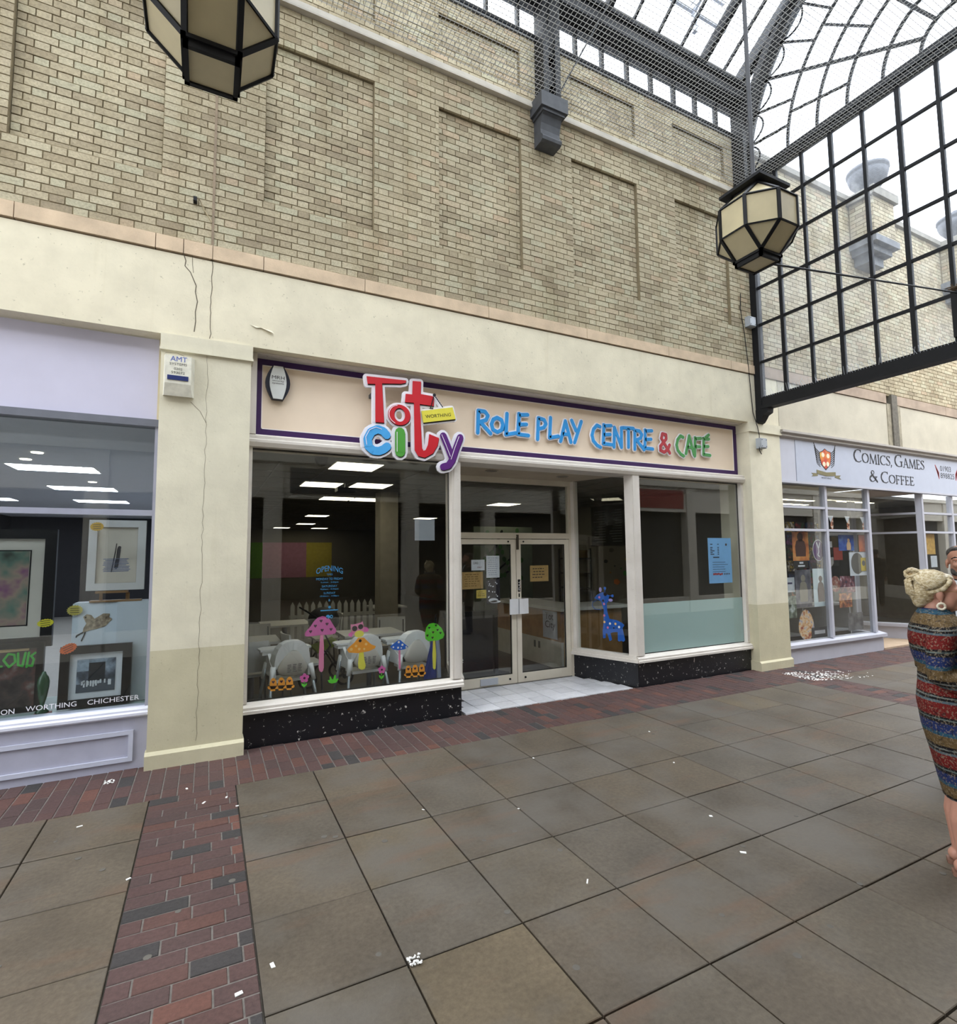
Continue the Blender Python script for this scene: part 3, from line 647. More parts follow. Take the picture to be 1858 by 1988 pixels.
def arc_ell(q):
    (cx, cz), (ax, _), (_, bz) = q[:3]; rx = abs(ax-cx); rz = abs(bz-cz)
    return [(cx+rx*math.cos(2*math.pi*i/28), cz+rz*math.sin(2*math.pi*i/28)) for i in range(28)]
LY0, LY1 = -.070, -.040     # white backing plates stand off the panel on spacers
def backing(*strokes):
    m = MB()
    for kind, pts, w in strokes:
        if kind == 'poly': m.prism(pts, 'y', LY0, LY1); m.stroke(pts, w, LY0+.0006, LY1+.0006, True, 10)
        else: m.stroke(pts, w, LY0+.004*(len(m.v) > 0), LY1+.004*(len(m.v) > 0))
    return m.build('letter_backing', WB, SGN)
ow = .066
def ring(o, i, y0, y1):
    m = MB(); n = len(o); vs = [(a, y0, b) for a, b in o]+[(a, y0, b) for a, b in i]+[(a, y1, b) for a, b in o]+[(a, y1, b) for a, b in i]; fs = []
    for k in range(n):
        j = (k+1) % n; fs += [(k, j, n+j, n+k), (2*n+k, 3*n+k, 3*n+j, 2*n+j), (k, 2*n+k, 2*n+j, j), (n+k, n+j, 3*n+j, 3*n+k)]
    return m.add(vs, fs)
def scale_poly(p, s):
    cx = sum(a for a, b in p)/len(p); cz = sum(b for a, b in p)/len(p); return [(cx+(a-cx)*s, cz+(b-cz)*s) for a, b in p]
eo = arc_ell(D['o']); ei = arc_ell(D['o'][3:6])
BKS = {'T': backing(('poly', D['T'], ow)), 't': backing(('poly', D['t'], ow)), 'c': backing(('s', D['c'], .152)), 'i': backing(('s', D['i'], .18)), 'y': backing(('s', D['y1'], .142), ('s', D['y2'], .142)), 'b': backing(('poly', D['board'], .05), ('s', [D['chain'][1], D['chain'][0], D['chain'][2]], .05))}
BKS['o'] = ring(scale_poly(eo, 1.2), scale_poly(ei, .6), LY0, LY1).build('letter_backing', WB, SGN)
IK = COLS['ink']; HL = mat('letter_highlight', '#f1e9f2', .4, var=0)
def shift(p, a=.006, b=-.008): return [(x+a, z+b) for x, z in p]
def letter(k_, mk, col, hl=None, hw=.006):
    mk(lambda p: shift(p), LY0-.006, LY0-.002).build('letter_shadow', IK, BKS[k_]); mk(lambda p: p, LY0-.016, LY0-.007).build('letter', COLS[col], BKS[k_])
    for h in (hl or []): MB().stroke(h, hw, LY0-.020, LY0-.0175).build('letter_highlight', HL, BKS[k_])
for k_ in 'Tt': letter(k_, lambda f, a, b, k_=k_: MB().prism(f(D[k_]), 'y', a, b), 'red')
letter('o', lambda f, a, b: ring(f(eo), f(ei), a, b), 'red', [[scale_poly(eo, .93)[k] for k in range(8, 20)]])
letter('c', lambda f, a, b: MB().stroke(f(D['c']), .088, a, b), 'blue', [shift(D['c'][1:6], -.022, .018)])
letter('i', lambda f, a, b: MB().stroke(f(D['i']), .112, a, b), 'green', [shift(D['i'], -.036, .0)])
letter('y', lambda f, a, b: MB().stroke(f(D['y1']), .078, a, b).stroke(f(D['y2']), .078, a+.0009, b+.0009), 'purple', [shift(D['y1'], -.022, .01), shift(D['y2'][:3], -.018, .008)])
MB().prism(shift(D['board'], .006, -.01), 'y', LY0-.006, LY0-.002).build('board_shadow', IK, BKS['b']); bo = MB().prism(D['board'], 'y', LY0-.022, LY0-.007).build('hanging_board', COLS['yellow'], SGN)
m = MB(); a = D['chain']
for p_, q_ in ((a[0], a[1]), (a[0], a[2])):
    n = 7
    for k in range(n):
        f0, f1 = k/n, (k+.6)/n; m.stroke([(p_[0]+(q_[0]-p_[0])*f0, p_[1]+(q_[1]-p_[1])*f0), (p_[0]+(q_[0]-p_[0])*f1, p_[1]+(q_[1]-p_[1])*f1)], .010, LY0-.030, LY0-.024, cap=6)
m.disc(a[0][0], a[0][1], .018, LY0-.034, LY0-.024); m.build('board_chain', IK, SGN)
me = text_mesh('WORTHING', 'board_lettering', IK); w = D['wtext']; xs = [v.co.x for v in me.vertices]; ys = [v.co.y for v in me.vertices]
for v in me.vertices:
    u_ = (v.co.x-min(xs))/(max(xs)-min(xs)); h_ = (v.co.y-min(ys))/(max(ys)-min(ys))
    tp = [w[0][i]+(w[1][i]-w[0][i])*u_ for i in (0, 1)]; bt = [w[2][i]+(w[3][i]-w[2][i])*u_ for i in (0, 1)]
    v.co = (bt[0]+(tp[0]-bt[0])*h_, LY0-.0235, bt[1]+(tp[1]-bt[1])*h_)
link('board_lettering', me, SGN)
for xx, zz in ((D['i'][0][0]-.28, 3.52), (D['i'][0][0]+.22, 3.37)): MB().box(xx-.02, xx+.02, -.04, .1, zz-.02, zz+.02).build('sign_spacer', GREYMET, SGN)
# hand-lettered words
GL = {'R': [[(0,0),(.03,.98)],[(.03,.98),(.3,.97),(.42,.80),(.34,.60),(.03,.46)],[(.12,.47),(.52,.02)]],
 'O': [[(.24,.70),(.08,.60),(0,.38),(.06,.14),(.24,.05),(.42,.16),(.48,.4),(.42,.62),(.24,.70)]],
 'L': [[(.06,1),(0,.04)],[(0,.04),(.42,.16)]], 'E': [[(.06,1),(0,.05)],[(.06,.95),(.44,1)],[(.03,.5),(.38,.55)],[(0,.05),(.46,.04)]],
 'P': [[(0,-.02),(.05,.98)],[(.05,.98),(.32,.93),(.40,.74),(.30,.56),(.03,.46)]], 'A': [[(0,0),(.25,1),(.50,0)],[(.10,.36),(.42,.36)]],
 'Y': [[(0,1),(.20,.52)],[(.48,1),(.12,-.06)]], 'C': [[(.42,.94),(.26,1),(.08,.78),(0,.48),(.06,.2),(.24,.0),(.42,-.08)]],
 'N': [[(0,0),(.05,1),(.40,.02),(.42,1.02)]], 'T': [[(-.06,.97),(.52,1)],[(.24,.97),(.22,0)]],
 '&': [[(.52,-.02),(.12,.72),(.18,.98),(.36,.95),(.36,.72),(.06,.30),(.06,.08),(.24,.0),(.44,.2),(.52,.42)]],
 'F': [[(.06,1),(0,-.02)],[(.06,.95),(.44,1)],[(.03,.5),(.36,.53)]], 'É': [[(.06,.95),(0,.05)],[(.06,.92),(.40,.95)],[(.03,.5),(.34,.53)],[(0,.05),(.44,.04)],[(.20,1.03),(.40,1.18)]]}
def word(wd, x0, x1, z0, h, col, name):
    adv = {'O': .60, 'L': .52, 'N': .56, 'C': .56, '&': .6}; tot = sum(adv.get(ch, .56) for ch in wd)-.1; k = (x1-x0)/tot; x = x0
    for i, ch in enumerate(wd):
        b = MB(); f = MB(); dz = (.01 if i % 2 else -.008)
        for st in GL[ch]:
            p = [(x+a*k, z0+c*h+dz) for a, c in st]; b.stroke(p, .074, .058, .072, cap=10); f.stroke(p, .046, .050, .057, cap=10)
        bk = b.build('letter_backing', WB, SGN); f.build('letter', COLS[col], bk); x += adv.get(ch, .56)*k
word('ROLE', 2.84, 3.55, 3.245, .275, 'brightblue', 'role'); word('PLAY', 3.685, 4.37, 3.245, .275, 'brightblue', 'play'); word('CENTRE', 4.55, 5.63, 3.24, .275, 'brightblue', 'centre')
word('&', 5.755, 5.95, 3.24, .275, 'crimson', 'and'); word('CAFÉ', 6.10, 6.80, 3.235, .275, 'leafgreen', 'cafe')
# ---- bell boxes and small fittings on the front
bx = thing('alarm_bell_box', 'white burglar alarm box with blue AMT lettering on the pillar', 'alarm box', (-.28, YW, 3.2))
m = MB()
o_ = [(-.40,YW,3.235),(-.155,YW,3.235),(-.155,YW,3.60),(-.40,YW,3.60)]; i_ = [(-.385,YW-.09,3.33),(-.18,YW-.09,3.33),(-.18,YW-.09,3.585),(-.385,YW-.09,3.585)]; l_ = [(-.39,YW-.055,3.225),(-.165,YW-.055,3.225)]
m.add(o_+i_+l_, [(4,5,6,7),(1,2,6,5),(0,4,7,3),(3,7,6,2),(8,9,5,4),(0,1,9,8),(0,8,4),(1,5,9),(0,3,2,1)]); m.build('housing', mat('aged_white_plastic', '#d9d6c6', .5, var=.15, scale=14), bx)
B('blue_band', mat('navy_plastic', '#1f2c63', .4), bx, (-.365, -.20, YW-.098, YW-.088, 3.36, 3.40))
PB = mat('print_blue', '#3d55a5', .6, var=0); PK = mat('print_black', '#26262a', .6, var=0)
text('AMT', -.345, -.215, 3.53, 3.575, YW-.0915, PB, bx); text('SYSTEMS', -.35, -.215, 3.495, 3.517, YW-.0915, PK, bx); text('0202', -.315, -.25, 3.452, 3.474, YW-.0915, PK, bx); text('593072', -.335, -.23, 3.417, 3.440, YW-.0915, PK, bx)
bx = thing('alarm_bell_box', 'oval grey and dark blue alarm box on the cream fascia sign', 'alarm box', (.58, .09, 3.36))
def barrel(w, h, wt): return [(.585+sx*wt(k)*w, 3.533+(k-.5)*h) for sx, ks in ((1, [i/8 for i in range(9)]), (-1, [i/8 for i in range(8, -1, -1)])) for k in ks]
MB().prism(barrel(.118, .345, lambda k: .45+.55*math.sin(math.pi*k)), 'y', .045, .094).build('dark_back', mat('navy_black', '#1d2130', .35), bx)
MB().prism(barrel(.080, .335, lambda k: .55+.45*math.sin(math.pi*k)), 'y', .030, .046).build('front_cover', mat('pale_grey_plastic', '#cfd2cf', .45, var=.06), bx)
text('MRH', .525, .645, 3.565, 3.60, .0285, PK, bx); text('security', .53, .64, 3.535, 3.557, .0285, PK, bx); text('systems', .53, .64, 3.508, 3.53, .0285, PK, bx)
m = MB(); m.box(-.03, .03, -.05, 0, -.045, .045); m.box(-.02, .02, -.062, -.05, -.03, .03)
def junction(x, z, lab):
    bxm = MB(); bxm.box(x-.075, x+.075, YW-.075, YW, z-.08, z+.08); o = tag(bxm.build('junction_box', mat('grey_plastic', '#a6abb0', .5)), lab, 'junction box')
    lid = B('box_lid', MATS['grey_plastic'], o, (x-.068, x+.068, YW-.09, YW-.075, z-.07, z+.07)); m_ = MB()
    for a in (-.05, .05):
        for b in (-.05, .05): MB().tube([(x+a, YW-.09, z+b), (x+a, YW-.094, z+b)], .008, 6).build('lid_screw', GREYMET, lid)
    return o
junction(7.56, 5.40, 'grey plastic junction box on the brickwork beside the glazed screen post'); junction(7.68, 3.47, 'grey plastic junction box with loose wire on the pillar under its cap')
m = MB(); m.tube([(7.40, YW-.012, 5.85), (7.38, YW-.012, 5.6), (7.45, YW-.012, 5.2), (7.49, YW-.02, 4.7), (7.53, YW-.012, 4.3), (7.56, YW-.012, 3.95), (7.62, YW-.035, 3.72), (7.64, YW-.04, 3.60), (7.60, YW-.06, 3.35), (7.66, YW-.05, 3.30)], .006, 6)
tag(m.build('black_cable', BLACK), 'thin black cable running down the brickwork to the pillar', 'cable')
# small lamp holder and loose wire left on the brickwork
o = thing('wall_bracket', 'small dark broken bracket with loose wire on the brickwork', 'bracket', (-.19, YW, 5.11))
MB().box(-.21, -.18, YW-.06, YW, 5.09, 5.13).build('stub', BLACK, o); MB().tube([(-.19, YW-.05, 5.11), (-.16, YW-.03, 5.13), (-.12, YW-.012, 5.05), (-.05, YW-.012, 4.94)], .005, 6).build('wire', mat('beige_wire', '#a59678', .7), o)
# ================================================================ window decals of the cafe
DY0, DY1 = .0835, .0855
DC = {k: mat('decal_'+k, v, .5, var=.03) for k, v in (('pink', '#c65a9e'), ('palepink', '#d77fa3'), ('orange', '#e89a2e'), ('yellow', '#d9d24b'), ('blue', '#1f63c4'), ('green', '#57c42f'), ('white', '#eee9e0'), ('dark', '#3a1030'), ('black', '#191015'), ('paleorange', '#efc178'), ('giraffe', '#2163c0'), ('lilac', '#a79ad6'), ('hotpink', '#d65fa8'))}
DEC = 'vinyl decals on the cafe window'
def dec(name, lab, col, polys, subs=(), pname='shape'):
    o = thing(name, lab, 'window decal', (polys[0][0][0], DY0, polys[0][0][1]), DEC)
    for i, (p, c) in enumerate(zip(polys, col)):
        MB().prism(p, 'y', DY0, DY1).build(pname if i == 0 else pname, DC[c], o)
    for nm, c, mk in subs:
        q = MB(); r_ = mk(q)
        if isinstance(r_, list) and r_ and isinstance(r_[0], tuple):
            for (a, b, s_, kd) in r_:
                m = MB(); m.heart(a, b, s_, DY0-.001, DY0) if kd else m.disc(a, b, s_, DY0-.001, DY0, 14)
                m.build(nm, DC[c], o.children[0])
        else: q.build(nm, DC[c], o)
    return o
def hearts(pts, s): return lambda m: [(a, b, s, 1) for a, b in pts]
def dots(pts, rs): return lambda m: [(a, b, r, 0) for (a, b), r in zip(pts, rs)]
dec('mushroom_decal', 'tall pink mushroom decal with dark hearts on the window', ('pink', 'palepink'), [D['pm_cap'], D['pm_stem']], [('heart', 'dark', hearts(D['pm_hearts'], .030))])
dec('mushroom_decal', 'orange mushroom decal with pale dots on the window', ('orange', 'yellow'), [D['om_cap'], D['om_stem']], [('dot', 'paleorange', dots(D['om_dots'][:5], (.014, .014, .016, .014, .011))), ('knob', 'black', dots(D['om_dots'][5:], (.016,)))])
dec('mushroom_decal', 'small blue mushroom decal with white dots on the window', ('blue', 'palepink'), [D['bm_cap'], D['bm_stem']], [('dot', 'white', dots(D['bm_dots'], (.012, .012, .011, .009, .009, .008)))])
dec('mushroom_decal', 'green mushroom decal with hearts and yellow stem on the window', ('green', 'yellow'), [D['gm_cap'], D['gm_stem']], [('heart', 'black', hearts(D['gm_hearts'], .026))])
dec('owl_decal', 'pink owl decal with big dark eyes perched on the orange mushroom', ('palepink', 'hotpink', 'hotpink'), [D['owl'], D['owl_w1'], D['owl_w2']], [('eye', 'black', dots(D['owl_pts'][:2], (.028, .027))), ('belly', 'yellow', lambda m: m.disc(D['owl_pts'][2][0], D['owl_pts'][2][1], .050, DY0-.001, DY0, 16, .036))])
for k_, lab in (('f1', 'orange picket fence decal below the first high chair by the pillar'), ('f2', 'orange picket fence decal below the green mushroom')):
    dec('fence_decal', lab, ('orange',)*4, [D[k_+'_rail']]+[D[k_+'_p%d' % i] for i in range(3)], [('heart', 'dark', hearts(D[k_+'_hearts'], .028))], 'picket')
for k_, r, lab in (('fl1', .024, 'pink flower decal beside the tall pink mushroom'), ('fl2', .022, 'pink flower decal beside the orange mushroom stem')):
    c0 = D[k_][0]; pet = lambda m, c0=c0, r=r: [m.disc(c0[0]+r*1.15*math.cos(math.pi/2+i*2*math.pi/5), c0[1]+r*1.15*math.sin(math.pi/2+i*2*math.pi/5), r*.78, DY0, DY1, 12) for i in range(5)]
    dec('flower_decal', lab, ('green',), [D[k_+'_leaf']], [('petals', 'hotpink', pet), ('centre', 'dark', lambda m, c0=c0, r=r: m.disc(c0[0], c0[1], r*.5, DY0-.001, DY0, 10)), ('stem', 'green', lambda m, k_=k_: m.stroke(D[k_][1:], .008, DY0, DY1))], 'leaf')
dec('grass_decal', 'small green grass tuft decal low on the window', ('green',), [D['grass']])
# giraffe on the splayed pane (local x along the pane)
gd = Vector((-.355, .98)).normalized(); gn = Vector((-gd.y, gd.x))   # outward normal of the pane
def onsplay(m): # map (t, y, z) -> world ; y measured outwards from the pane
    m.v = [(5.185+gd.x*t_+gn.x*y_, .02+gd.y*t_+gn.y*y_, z_) for t_, y_, z_ in m.v]; return m
o = thing('giraffe_decal', 'blue giraffe decal with pastel spots on the splayed cafe window', 'window decal', (5.0, .5, .5), DEC)
gy0, gy1 = -.053, -.0505
onsplay(MB().prism(D['gir'], 'y', gy0, gy1)).build('body', DC['giraffe'], o)
g = D['gir_pts']
m = MB(); m.disc(g[0][0], g[0][1], .022, gy0, gy1, 12, .034); m.disc(g[3][0], g[3][1], .034, gy0-.001, gy1+.001, 12, .022); onsplay(m).build('ear', DC['lilac'], o)
m = MB(); m.disc(g[1][0], g[1][1], .02, gy0, gy1, 10); m.stroke([g[1], (g[1][0], g[1][1]-.06)], .010, gy0, gy1); m.disc(g[2][0], g[2][1], .02, gy0, gy1, 10); m.stroke([g[2], (g[2][0]+.06, g[2][1]-.0)], .010, gy0, gy1); onsplay(m).build('horn', DC['blue'], o)
for idx, c_ in (((5,), 'palepink'), ((7, 8, 12), 'palepink'), ((10, 13), 'white'), ((9, 11), 'paleorange')):
    m = MB()
    for i in idx: m.disc(g[i][0], g[i][1], .017, gy1, gy1+.001, 10)
    onsplay(m).build('spot', DC[c_], o)
m = MB(); m.disc(g[4][0], g[4][1], .018, gy1, gy1+.001, 10); m.disc(g[6][0], g[6][1], .03, gy1, gy1+.001, 8); m.disc(g[15][0], g[15][1], .02, gy1, gy1+.001, 8); m.disc(g[14][0], g[14][1], .012, gy1, gy1+.001, 8); onsplay(m).build('dark_marks', DC['black'], o)
m = MB(); m.stroke(D['gir_loop'], .006, gy0, gy1); onsplay(m).build('stalk', DC['blue'], o)
# opening times
OP = mat('opening_times_vinyl', '#4fa3dc', .6, var=.03); q = D['open']
ot = thing('opening_times', 'pale blue vinyl opening times list on the cafe window', 'window lettering', (1.13, DY0, 1.2))
me = text_mesh('OPENING', 'lettering', OP); xs = [v.co.x for v in me.vertices]; mx_ = max(xs); mn_ = min(xs)
for v in me.vertices:
    u_ = (v.co.x-mn_)/(mx_-mn_)*2-1; zz = 1.632+v.co.y*.082-.034*u_*u_; v.co = (1.127+u_*.135, DY0, zz)
link('lettering', me, ot)
for tx, w_, z_, h_ in (('TIMES', .06, 1.588, .018), ('MONDAY TO FRIDAY', .27, 1.539, .024), ('9.00am - 5.00pm', .18, 1.506, .018), ('SATURDAY', .155, 1.466, .021), ('9.00am - 5.00pm', .18, 1.436, .018), ('SUNDAY', .118, 1.396, .021), ('10.00am - 4.00pm', .19, 1.365, .018), ('&', .02, 1.322, .022)):
    text(tx, 1.128-w_/2, 1.128+w_/2, z_, z_+h_, DY0, OP, ot)
MB().disc(1.13, 1.262, .014, DY0, DY1, 12).build('logo_dot', OP, ot); MB().box(1.04, 1.22, DY0, DY1, 1.226, 1.236).build('web_line', OP, ot)
m = MB(); m.stroke([(1.15+.012*math.cos(i), 1.165+.014*math.sin(i)) for i in [k*.7 for k in range(9)]], .007, DY0, DY1); m.disc(1.115, 1.165, .02, DY0, DY1, 12); m.build('icon', OP, ot)
# papers taped to the glass
PAPER = mat('white_paper', '#d6dae2', .8, var=.05); KRAFT = mat('kraft_card', '#b3925c', .85, var=.12, scale=15); YCARD = mat('yellow_card', '#cdb556', .8, var=.08)
PENM = mat('pen_ink', '#4a3f3a', .8, var=0)
def sheet(name, lab, cat, x0, x1, z0, z1, y, mt, lines=0, grp=None, lcol=None, inset=.12):
    o = thing(name, lab, cat, ((x0+x1)/2, y, z0), grp)
    MB().box(x0, x1, y, y+.002, z0, z1).build('sheet', mt, o)
    if lines:
        m = MB(); h = (z1-z0)/(lines+1.5)
        for i in range(lines):
            zc = z1-h*(i+1.1); a = x0+(x1-x0)*(inset+random.uniform(0, .06)); b = x1-(x1-x0)*(inset+random.uniform(0, .22)); x = a
            while x < b:
                L = random.uniform(.012, .035)*(x1-x0)/.2; m.box(x, min(b, x+L), y-.0008, y, zc-h*.16, zc+h*.16); x += L+.008*(x1-x0)/.2
        m.build('writing', lcol or PENM, o)
    return o
NG = 'notices taped inside the entrance doors'
def dsheet(lab, x0, x1, z0, z1, mt, lines=0, **k): return sheet('door_notice', lab, 'notice', x0, x1, z0, z1, 1.0005, mt, lines, NG, **k)
o = dsheet('small white handwritten CARD notice on the left door glass', 3.197, 3.40, 1.57, 1.714, PAPER); text('CARD', 3.225, 3.30, 1.655, 1.685, .9995, PENM, o); text('ONLY', 3.285, 3.36, 1.60, 1.622, .9995, mat('pen_red', '#8b4550', .8, var=0), o)
dsheet('tall white printed sheet on the left door glass', 3.426, 3.632, 1.465, 1.767, PAPER, 9, lcol=mat('print_faint', '#9aa3b5', .8, var=0), inset=.1)
dsheet('large brown kraft card notice on the left door glass', 3.049, 3.373, 1.32, 1.55, KRAFT, 6, lcol=mat('pen_brown', '#7d6338', .8, var=0)); dsheet('yellow card with black figures on the left door glass', 3.27, 3.42, 1.192, 1.302, YCARD, 3)
o = dsheet('brown kraft card notice on the right door glass', 4.131, 4.444, 1.391, 1.62, KRAFT, 4)
o = dsheet('dark poster with white cloud shape on the left door glass', 3.43, 3.635, 1.11, 1.443, mat('dark_poster', '#2a2833', .6, var=.2, scale=25))
m = MB(); [m.disc(3.45+random.random()*.16, 1.2+random.random()*.22, random.uniform(.004, .012), .9992, 1.0002, 8) for i in range(16)]; m.disc(3.53, 1.155, .075, .9992, 1.0002, 16, .03); m.disc(3.56, 1.135, .085, .9992, 1.0002, 16, .018); m.build('white_print', PAPER, o)
o = sheet('window_notice', 'white square notice behind the upper cafe window glass', 'notice', 2.06, 2.30, 1.95, 2.19, .1, mat('dim_paper', '#8d9096', .8, var=.05))
o = sheet('price_poster', 'light blue price list poster on the right cafe window', 'poster', 6.696, 7.20, 1.32, 2.00, .0855, mat('poster_blue', '#7fb4e4', .6, var=.08, scale=6))
m = MB()
for i, z_ in enumerate((1.90, 1.85, 1.825, 1.80, 1.775, 1.75)): m.box(6.745, 6.745+(.05, .05, .04, .09, .05, .08)[i], .0845, .0855, z_, z_+.012); m.box(6.90, 6.93, .0845, .0855, z_, z_+.012)
m.box(6.80, 6.93, .0845, .0855, 1.70, 1.716)
for i in range(5): m.box(6.78, 7.13-random.random()*.1, .0845, .0855, 1.63-i*.035, 1.636-i*.035)
m.build('writing', PK, o); m = MB(); [m.disc(6.80+i*.035, 1.455+random.uniform(-.006, .01), .018, .0845, .0855, 8) for i in range(6)]; m.build('red_print', mat('print_red', '#9e3b3b', .7, var=.2), o); m = MB(); [m.disc(7.03+i*.035, 1.455, .012, .0845, .0855, 8) for i in range(4)]; m.disc(7.09, 1.9, .02, .0845, .0855, 8); m.build('dark_print', PENM, o)
# ================================================================ cafe interior
IW = mat('cafe_wall_paint', '#6c675d', .8, var=.08, scale=2); IC = mat('cafe_ceiling_tile', '#77746e', .9, var=.06); IFL = mat('cafe_floor_vinyl', '#4d473f', .5, var=.12, scale=3)
struct(B('floor', IFL, None, (.12, 8.1, 1.06, 18, -.02, -.001))); struct(B('floor', IFL, None, (.32, 2.55, .30, 1.06, -.02, -.001))); struct(B('floor', IFL, None, (5.2, 7.5, .30, 1.06, -.02, -.001)))
ceil = struct(B('ceiling', IC, None, (.12, 8.1, .31, 18.1, 2.90, 2.98)))
m = MB()
for i in range(1, 13): m.box(.12+.6*i, .14+.6*i, 1.06, 18, 2.893, 2.90)
for i in range(0, 28): m.box(.12, 8.1, 1.2+.6*i, 1.215+.6*i, 2.893, 2.90)
m.build('ceiling_grid', mat('ceiling_grid_bar', '#6f6c66', .6), ceil)
struct(B('wall_left', IW, None, (.02, .12, .46, 18.1, -.02, 2.98)))
wri = struct(B('wall_right', IW, None, (8.1, 8.2, .46, 18.1, -.02, 2.98)))
wb = struct(B('wall_back', IW, None, (.12, 8.1, 18, 18.1, -.02, 2.98)))
for nm, c, x0, x1 in (('green_stripe', '#5c8a2c', .6, 1.98), ('pink_stripe', '#b07c92', 1.98, 3.70), ('yellow_stripe', '#b3a240', 3.70, 4.75)):
    B(nm, mat('wall_'+nm, c, .8), wb, (x0, x1, 17.985, 18.0, .9, 2.35))
LP = emat('light_panel_glow', '#fff3d2', .9); LPC = emat('light_panel_cool', '#eef3ff', 4.0)
def panel_light(x, y, z, lab, grp, mt, w=.6, d=.6):
    o = thing('ceiling_light', lab, 'ceiling light', (x, y, z), grp)
    B('light_frame', mat('panel_rim', '#c9c7c0', .5), o, (x-w/2, x+w/2, y-d/2, y+d/2, z-.006, z+.0)); B('diffuser', mt, o, (x-w/2+.02, x+w/2-.02, y-d/2+.02, y+d/2-.02, z-.010, z-.006))
for x, y in ((1.62, 1.05), (1.55, 2.95), (2.29, 2.80), (2.2, 4.95), (2.8, 4.95), (2.68, 9.75), (3.0, 13.75), (2.55, 16.7), (4.0, 16.75), (5.9, 4.9), (5.9, 9.8)):
    panel_light(x, y, 2.90, 'square lit panel in the cafe suspended ceiling', 'cafe ceiling panels', LP)
o = thing('projector', 'dark ceiling bracket hanging among the cafe light panels', 'bracket', (1.85, 2.6, 2.7)); MB().box(1.72, 2.0, 2.55, 2.75, 2.76, 2.82).build('body', BLACK, o); MB().box(1.85, 1.87, 2.64, 2.66, 2.82, 2.893).build('stem', GREYMET, o)
o = thing('dome_camera', 'dark dome security camera under the cafe window head', 'camera', (1.08, .22, 2.84)); MB().lathe([(.07,2.898),(.07,2.83),(.06,2.80),(.035,2.77),(.005,2.76)], 1.08, .36, 18).build('dome', BLACK, o, True); MB().lathe([(.08,2.898),(.08,2.88),(.07,2.878)], 1.08, .36, 18).build('base', GREYMET, o)
struct(B('wall_column', mat('column_paint', '#8d877b', .8), None, (2.66, 2.98, 3.5, 3.82, 0, 2.9))); 
# high chairs
HW = mat('highchair_white', '#d9dcdc', .35, var=.03); HG = mat('highchair_shell', '#b9b5ac', .45, var=.05); HL_ = mat('highchair_leg', '#8f979b', .35, .5, var=.08)
def highchair(x, y, rz, lab, sheetp):
    t_ = thing('high_chair', lab, 'high chair', (x, y, 0), 'white high chairs in the cafe window', rz); R = Matrix.Translation((x, y, 0)) @ Matrix.Rotation(rz, 4, 'Z')
    def bd(m, n, mt, sm=False): return m.xf(R).build(n, mt, t_, sm)
    # broad white hood seen from behind, and the bulging seat shell inside it
    oh = [(.185,.615),(.183,.69),(.172,.76),(.150,.82),(.115,.868),(.066,.895),(0,.904)]; ih = [(.160,.612),(.135,.655),(.108,.70),(.080,.745),(.055,.778),(.028,.797),(0,.803)]
    full = lambda h: [(-a, c_) for a, c_ in h]+[(a, c_) for a, c_ in h[-2::-1]]
    O_, I_ = full(oh), full(ih); rings = []
    for k in range(len(O_)):
        (ox, oz), (ix, iz) = O_[k], I_[k]; f = abs(k-6)/6; d0 = -.155+.05*f
        rings.append([(ox, d0, oz), (ox*1.04, d0+.10+.10*f, oz), (ix, d0+.10+.10*f, iz), (ix, d0+.004, iz)])
    bd(MB().loft(rings), 'hood', HW)
    rr = []
    for z_, hw in ((.535, .06), (.542, .105), (.56, .137), (.60, .156), (.64, .150), (.69, .122), (.74, .090), (.78, .056), (.80, .030)):
        f = (z_-.535)/.265; bul = .05*math.sin(math.pi*(.25+.6*f)); rr.append([(hw*math.cos(a), (-.10-.02*f)-(bul if math.sin(a) < 0 else .005)*abs(math.sin(a))**.6, z_) for a in [2*math.pi*k/20 for k in range(20)]])
    shl = bd(MB().loft(rr), 'shell', HG, True)
    bd(MB().box(-.16, .16, -.08, .16, .47, .50), 'seat', HW)
    m = MB(); m.prism([(-.25,.16),(-.25,.30),(-.20,.36),(.20,.36),(.25,.30),(.25,.16)], 'z', .725, .765); m.prism([(-.27,.15),(-.27,.31),(-.21,.38),(.21,.38),(.27,.31),(.27,.15)], 'z', .765, .785); bd(m, 'tray', HW)
    for sx in (-1, 1):
        m = MB(); m.prism([(sx*.215-.03,.70),(sx*.215+.03,.70),(sx*.215+.03,.50),(sx*.215-.03,.50)] if 0 else [(-.10,.52),(.26,.52),(.24,.74),(.16,.74),(.05,.66),(-.10,.60)], 'x', sx*.165, sx*.195); bd(m, 'arm', HW)
        for (ya, yb_) in ((-.09, -.24), (.22, .34)):
            m = MB(); m.tube([(sx*.20, ya, .58), (sx*.275, yb_, .0)], [.017, .013], 10); lg = bd(m, 'leg', HL_, True); m = MB(); m.tube([(sx*.190, ya, .64), (sx*.222, ya-.03 if yb_ < 0 else ya+.03, .47)], [.030, .021], 10); m.xf(R).build('leg_socket', HW, lg, True)
    if sheetp:
        m = MB()
        for c_ in (-.07, -.015, .04):
            for i in range(5): m.box(c_, c_+random.uniform(.025, .04), -.1765, -.1755, .585+i*.017, .596+i*.017)
        m.xf(R).build('printed_label', mat('faded_print', '#6f6c69', .8), shl)
    return t_
highchair(.815, .56, .12, 'white high chair with printed label on its back, next to the pillar side', True)
highchair(1.62, .58, .10, 'white high chair behind the orange mushroom decal', True)
highchair(2.20, .58, .12, 'white high chair behind the green mushroom decal', False)
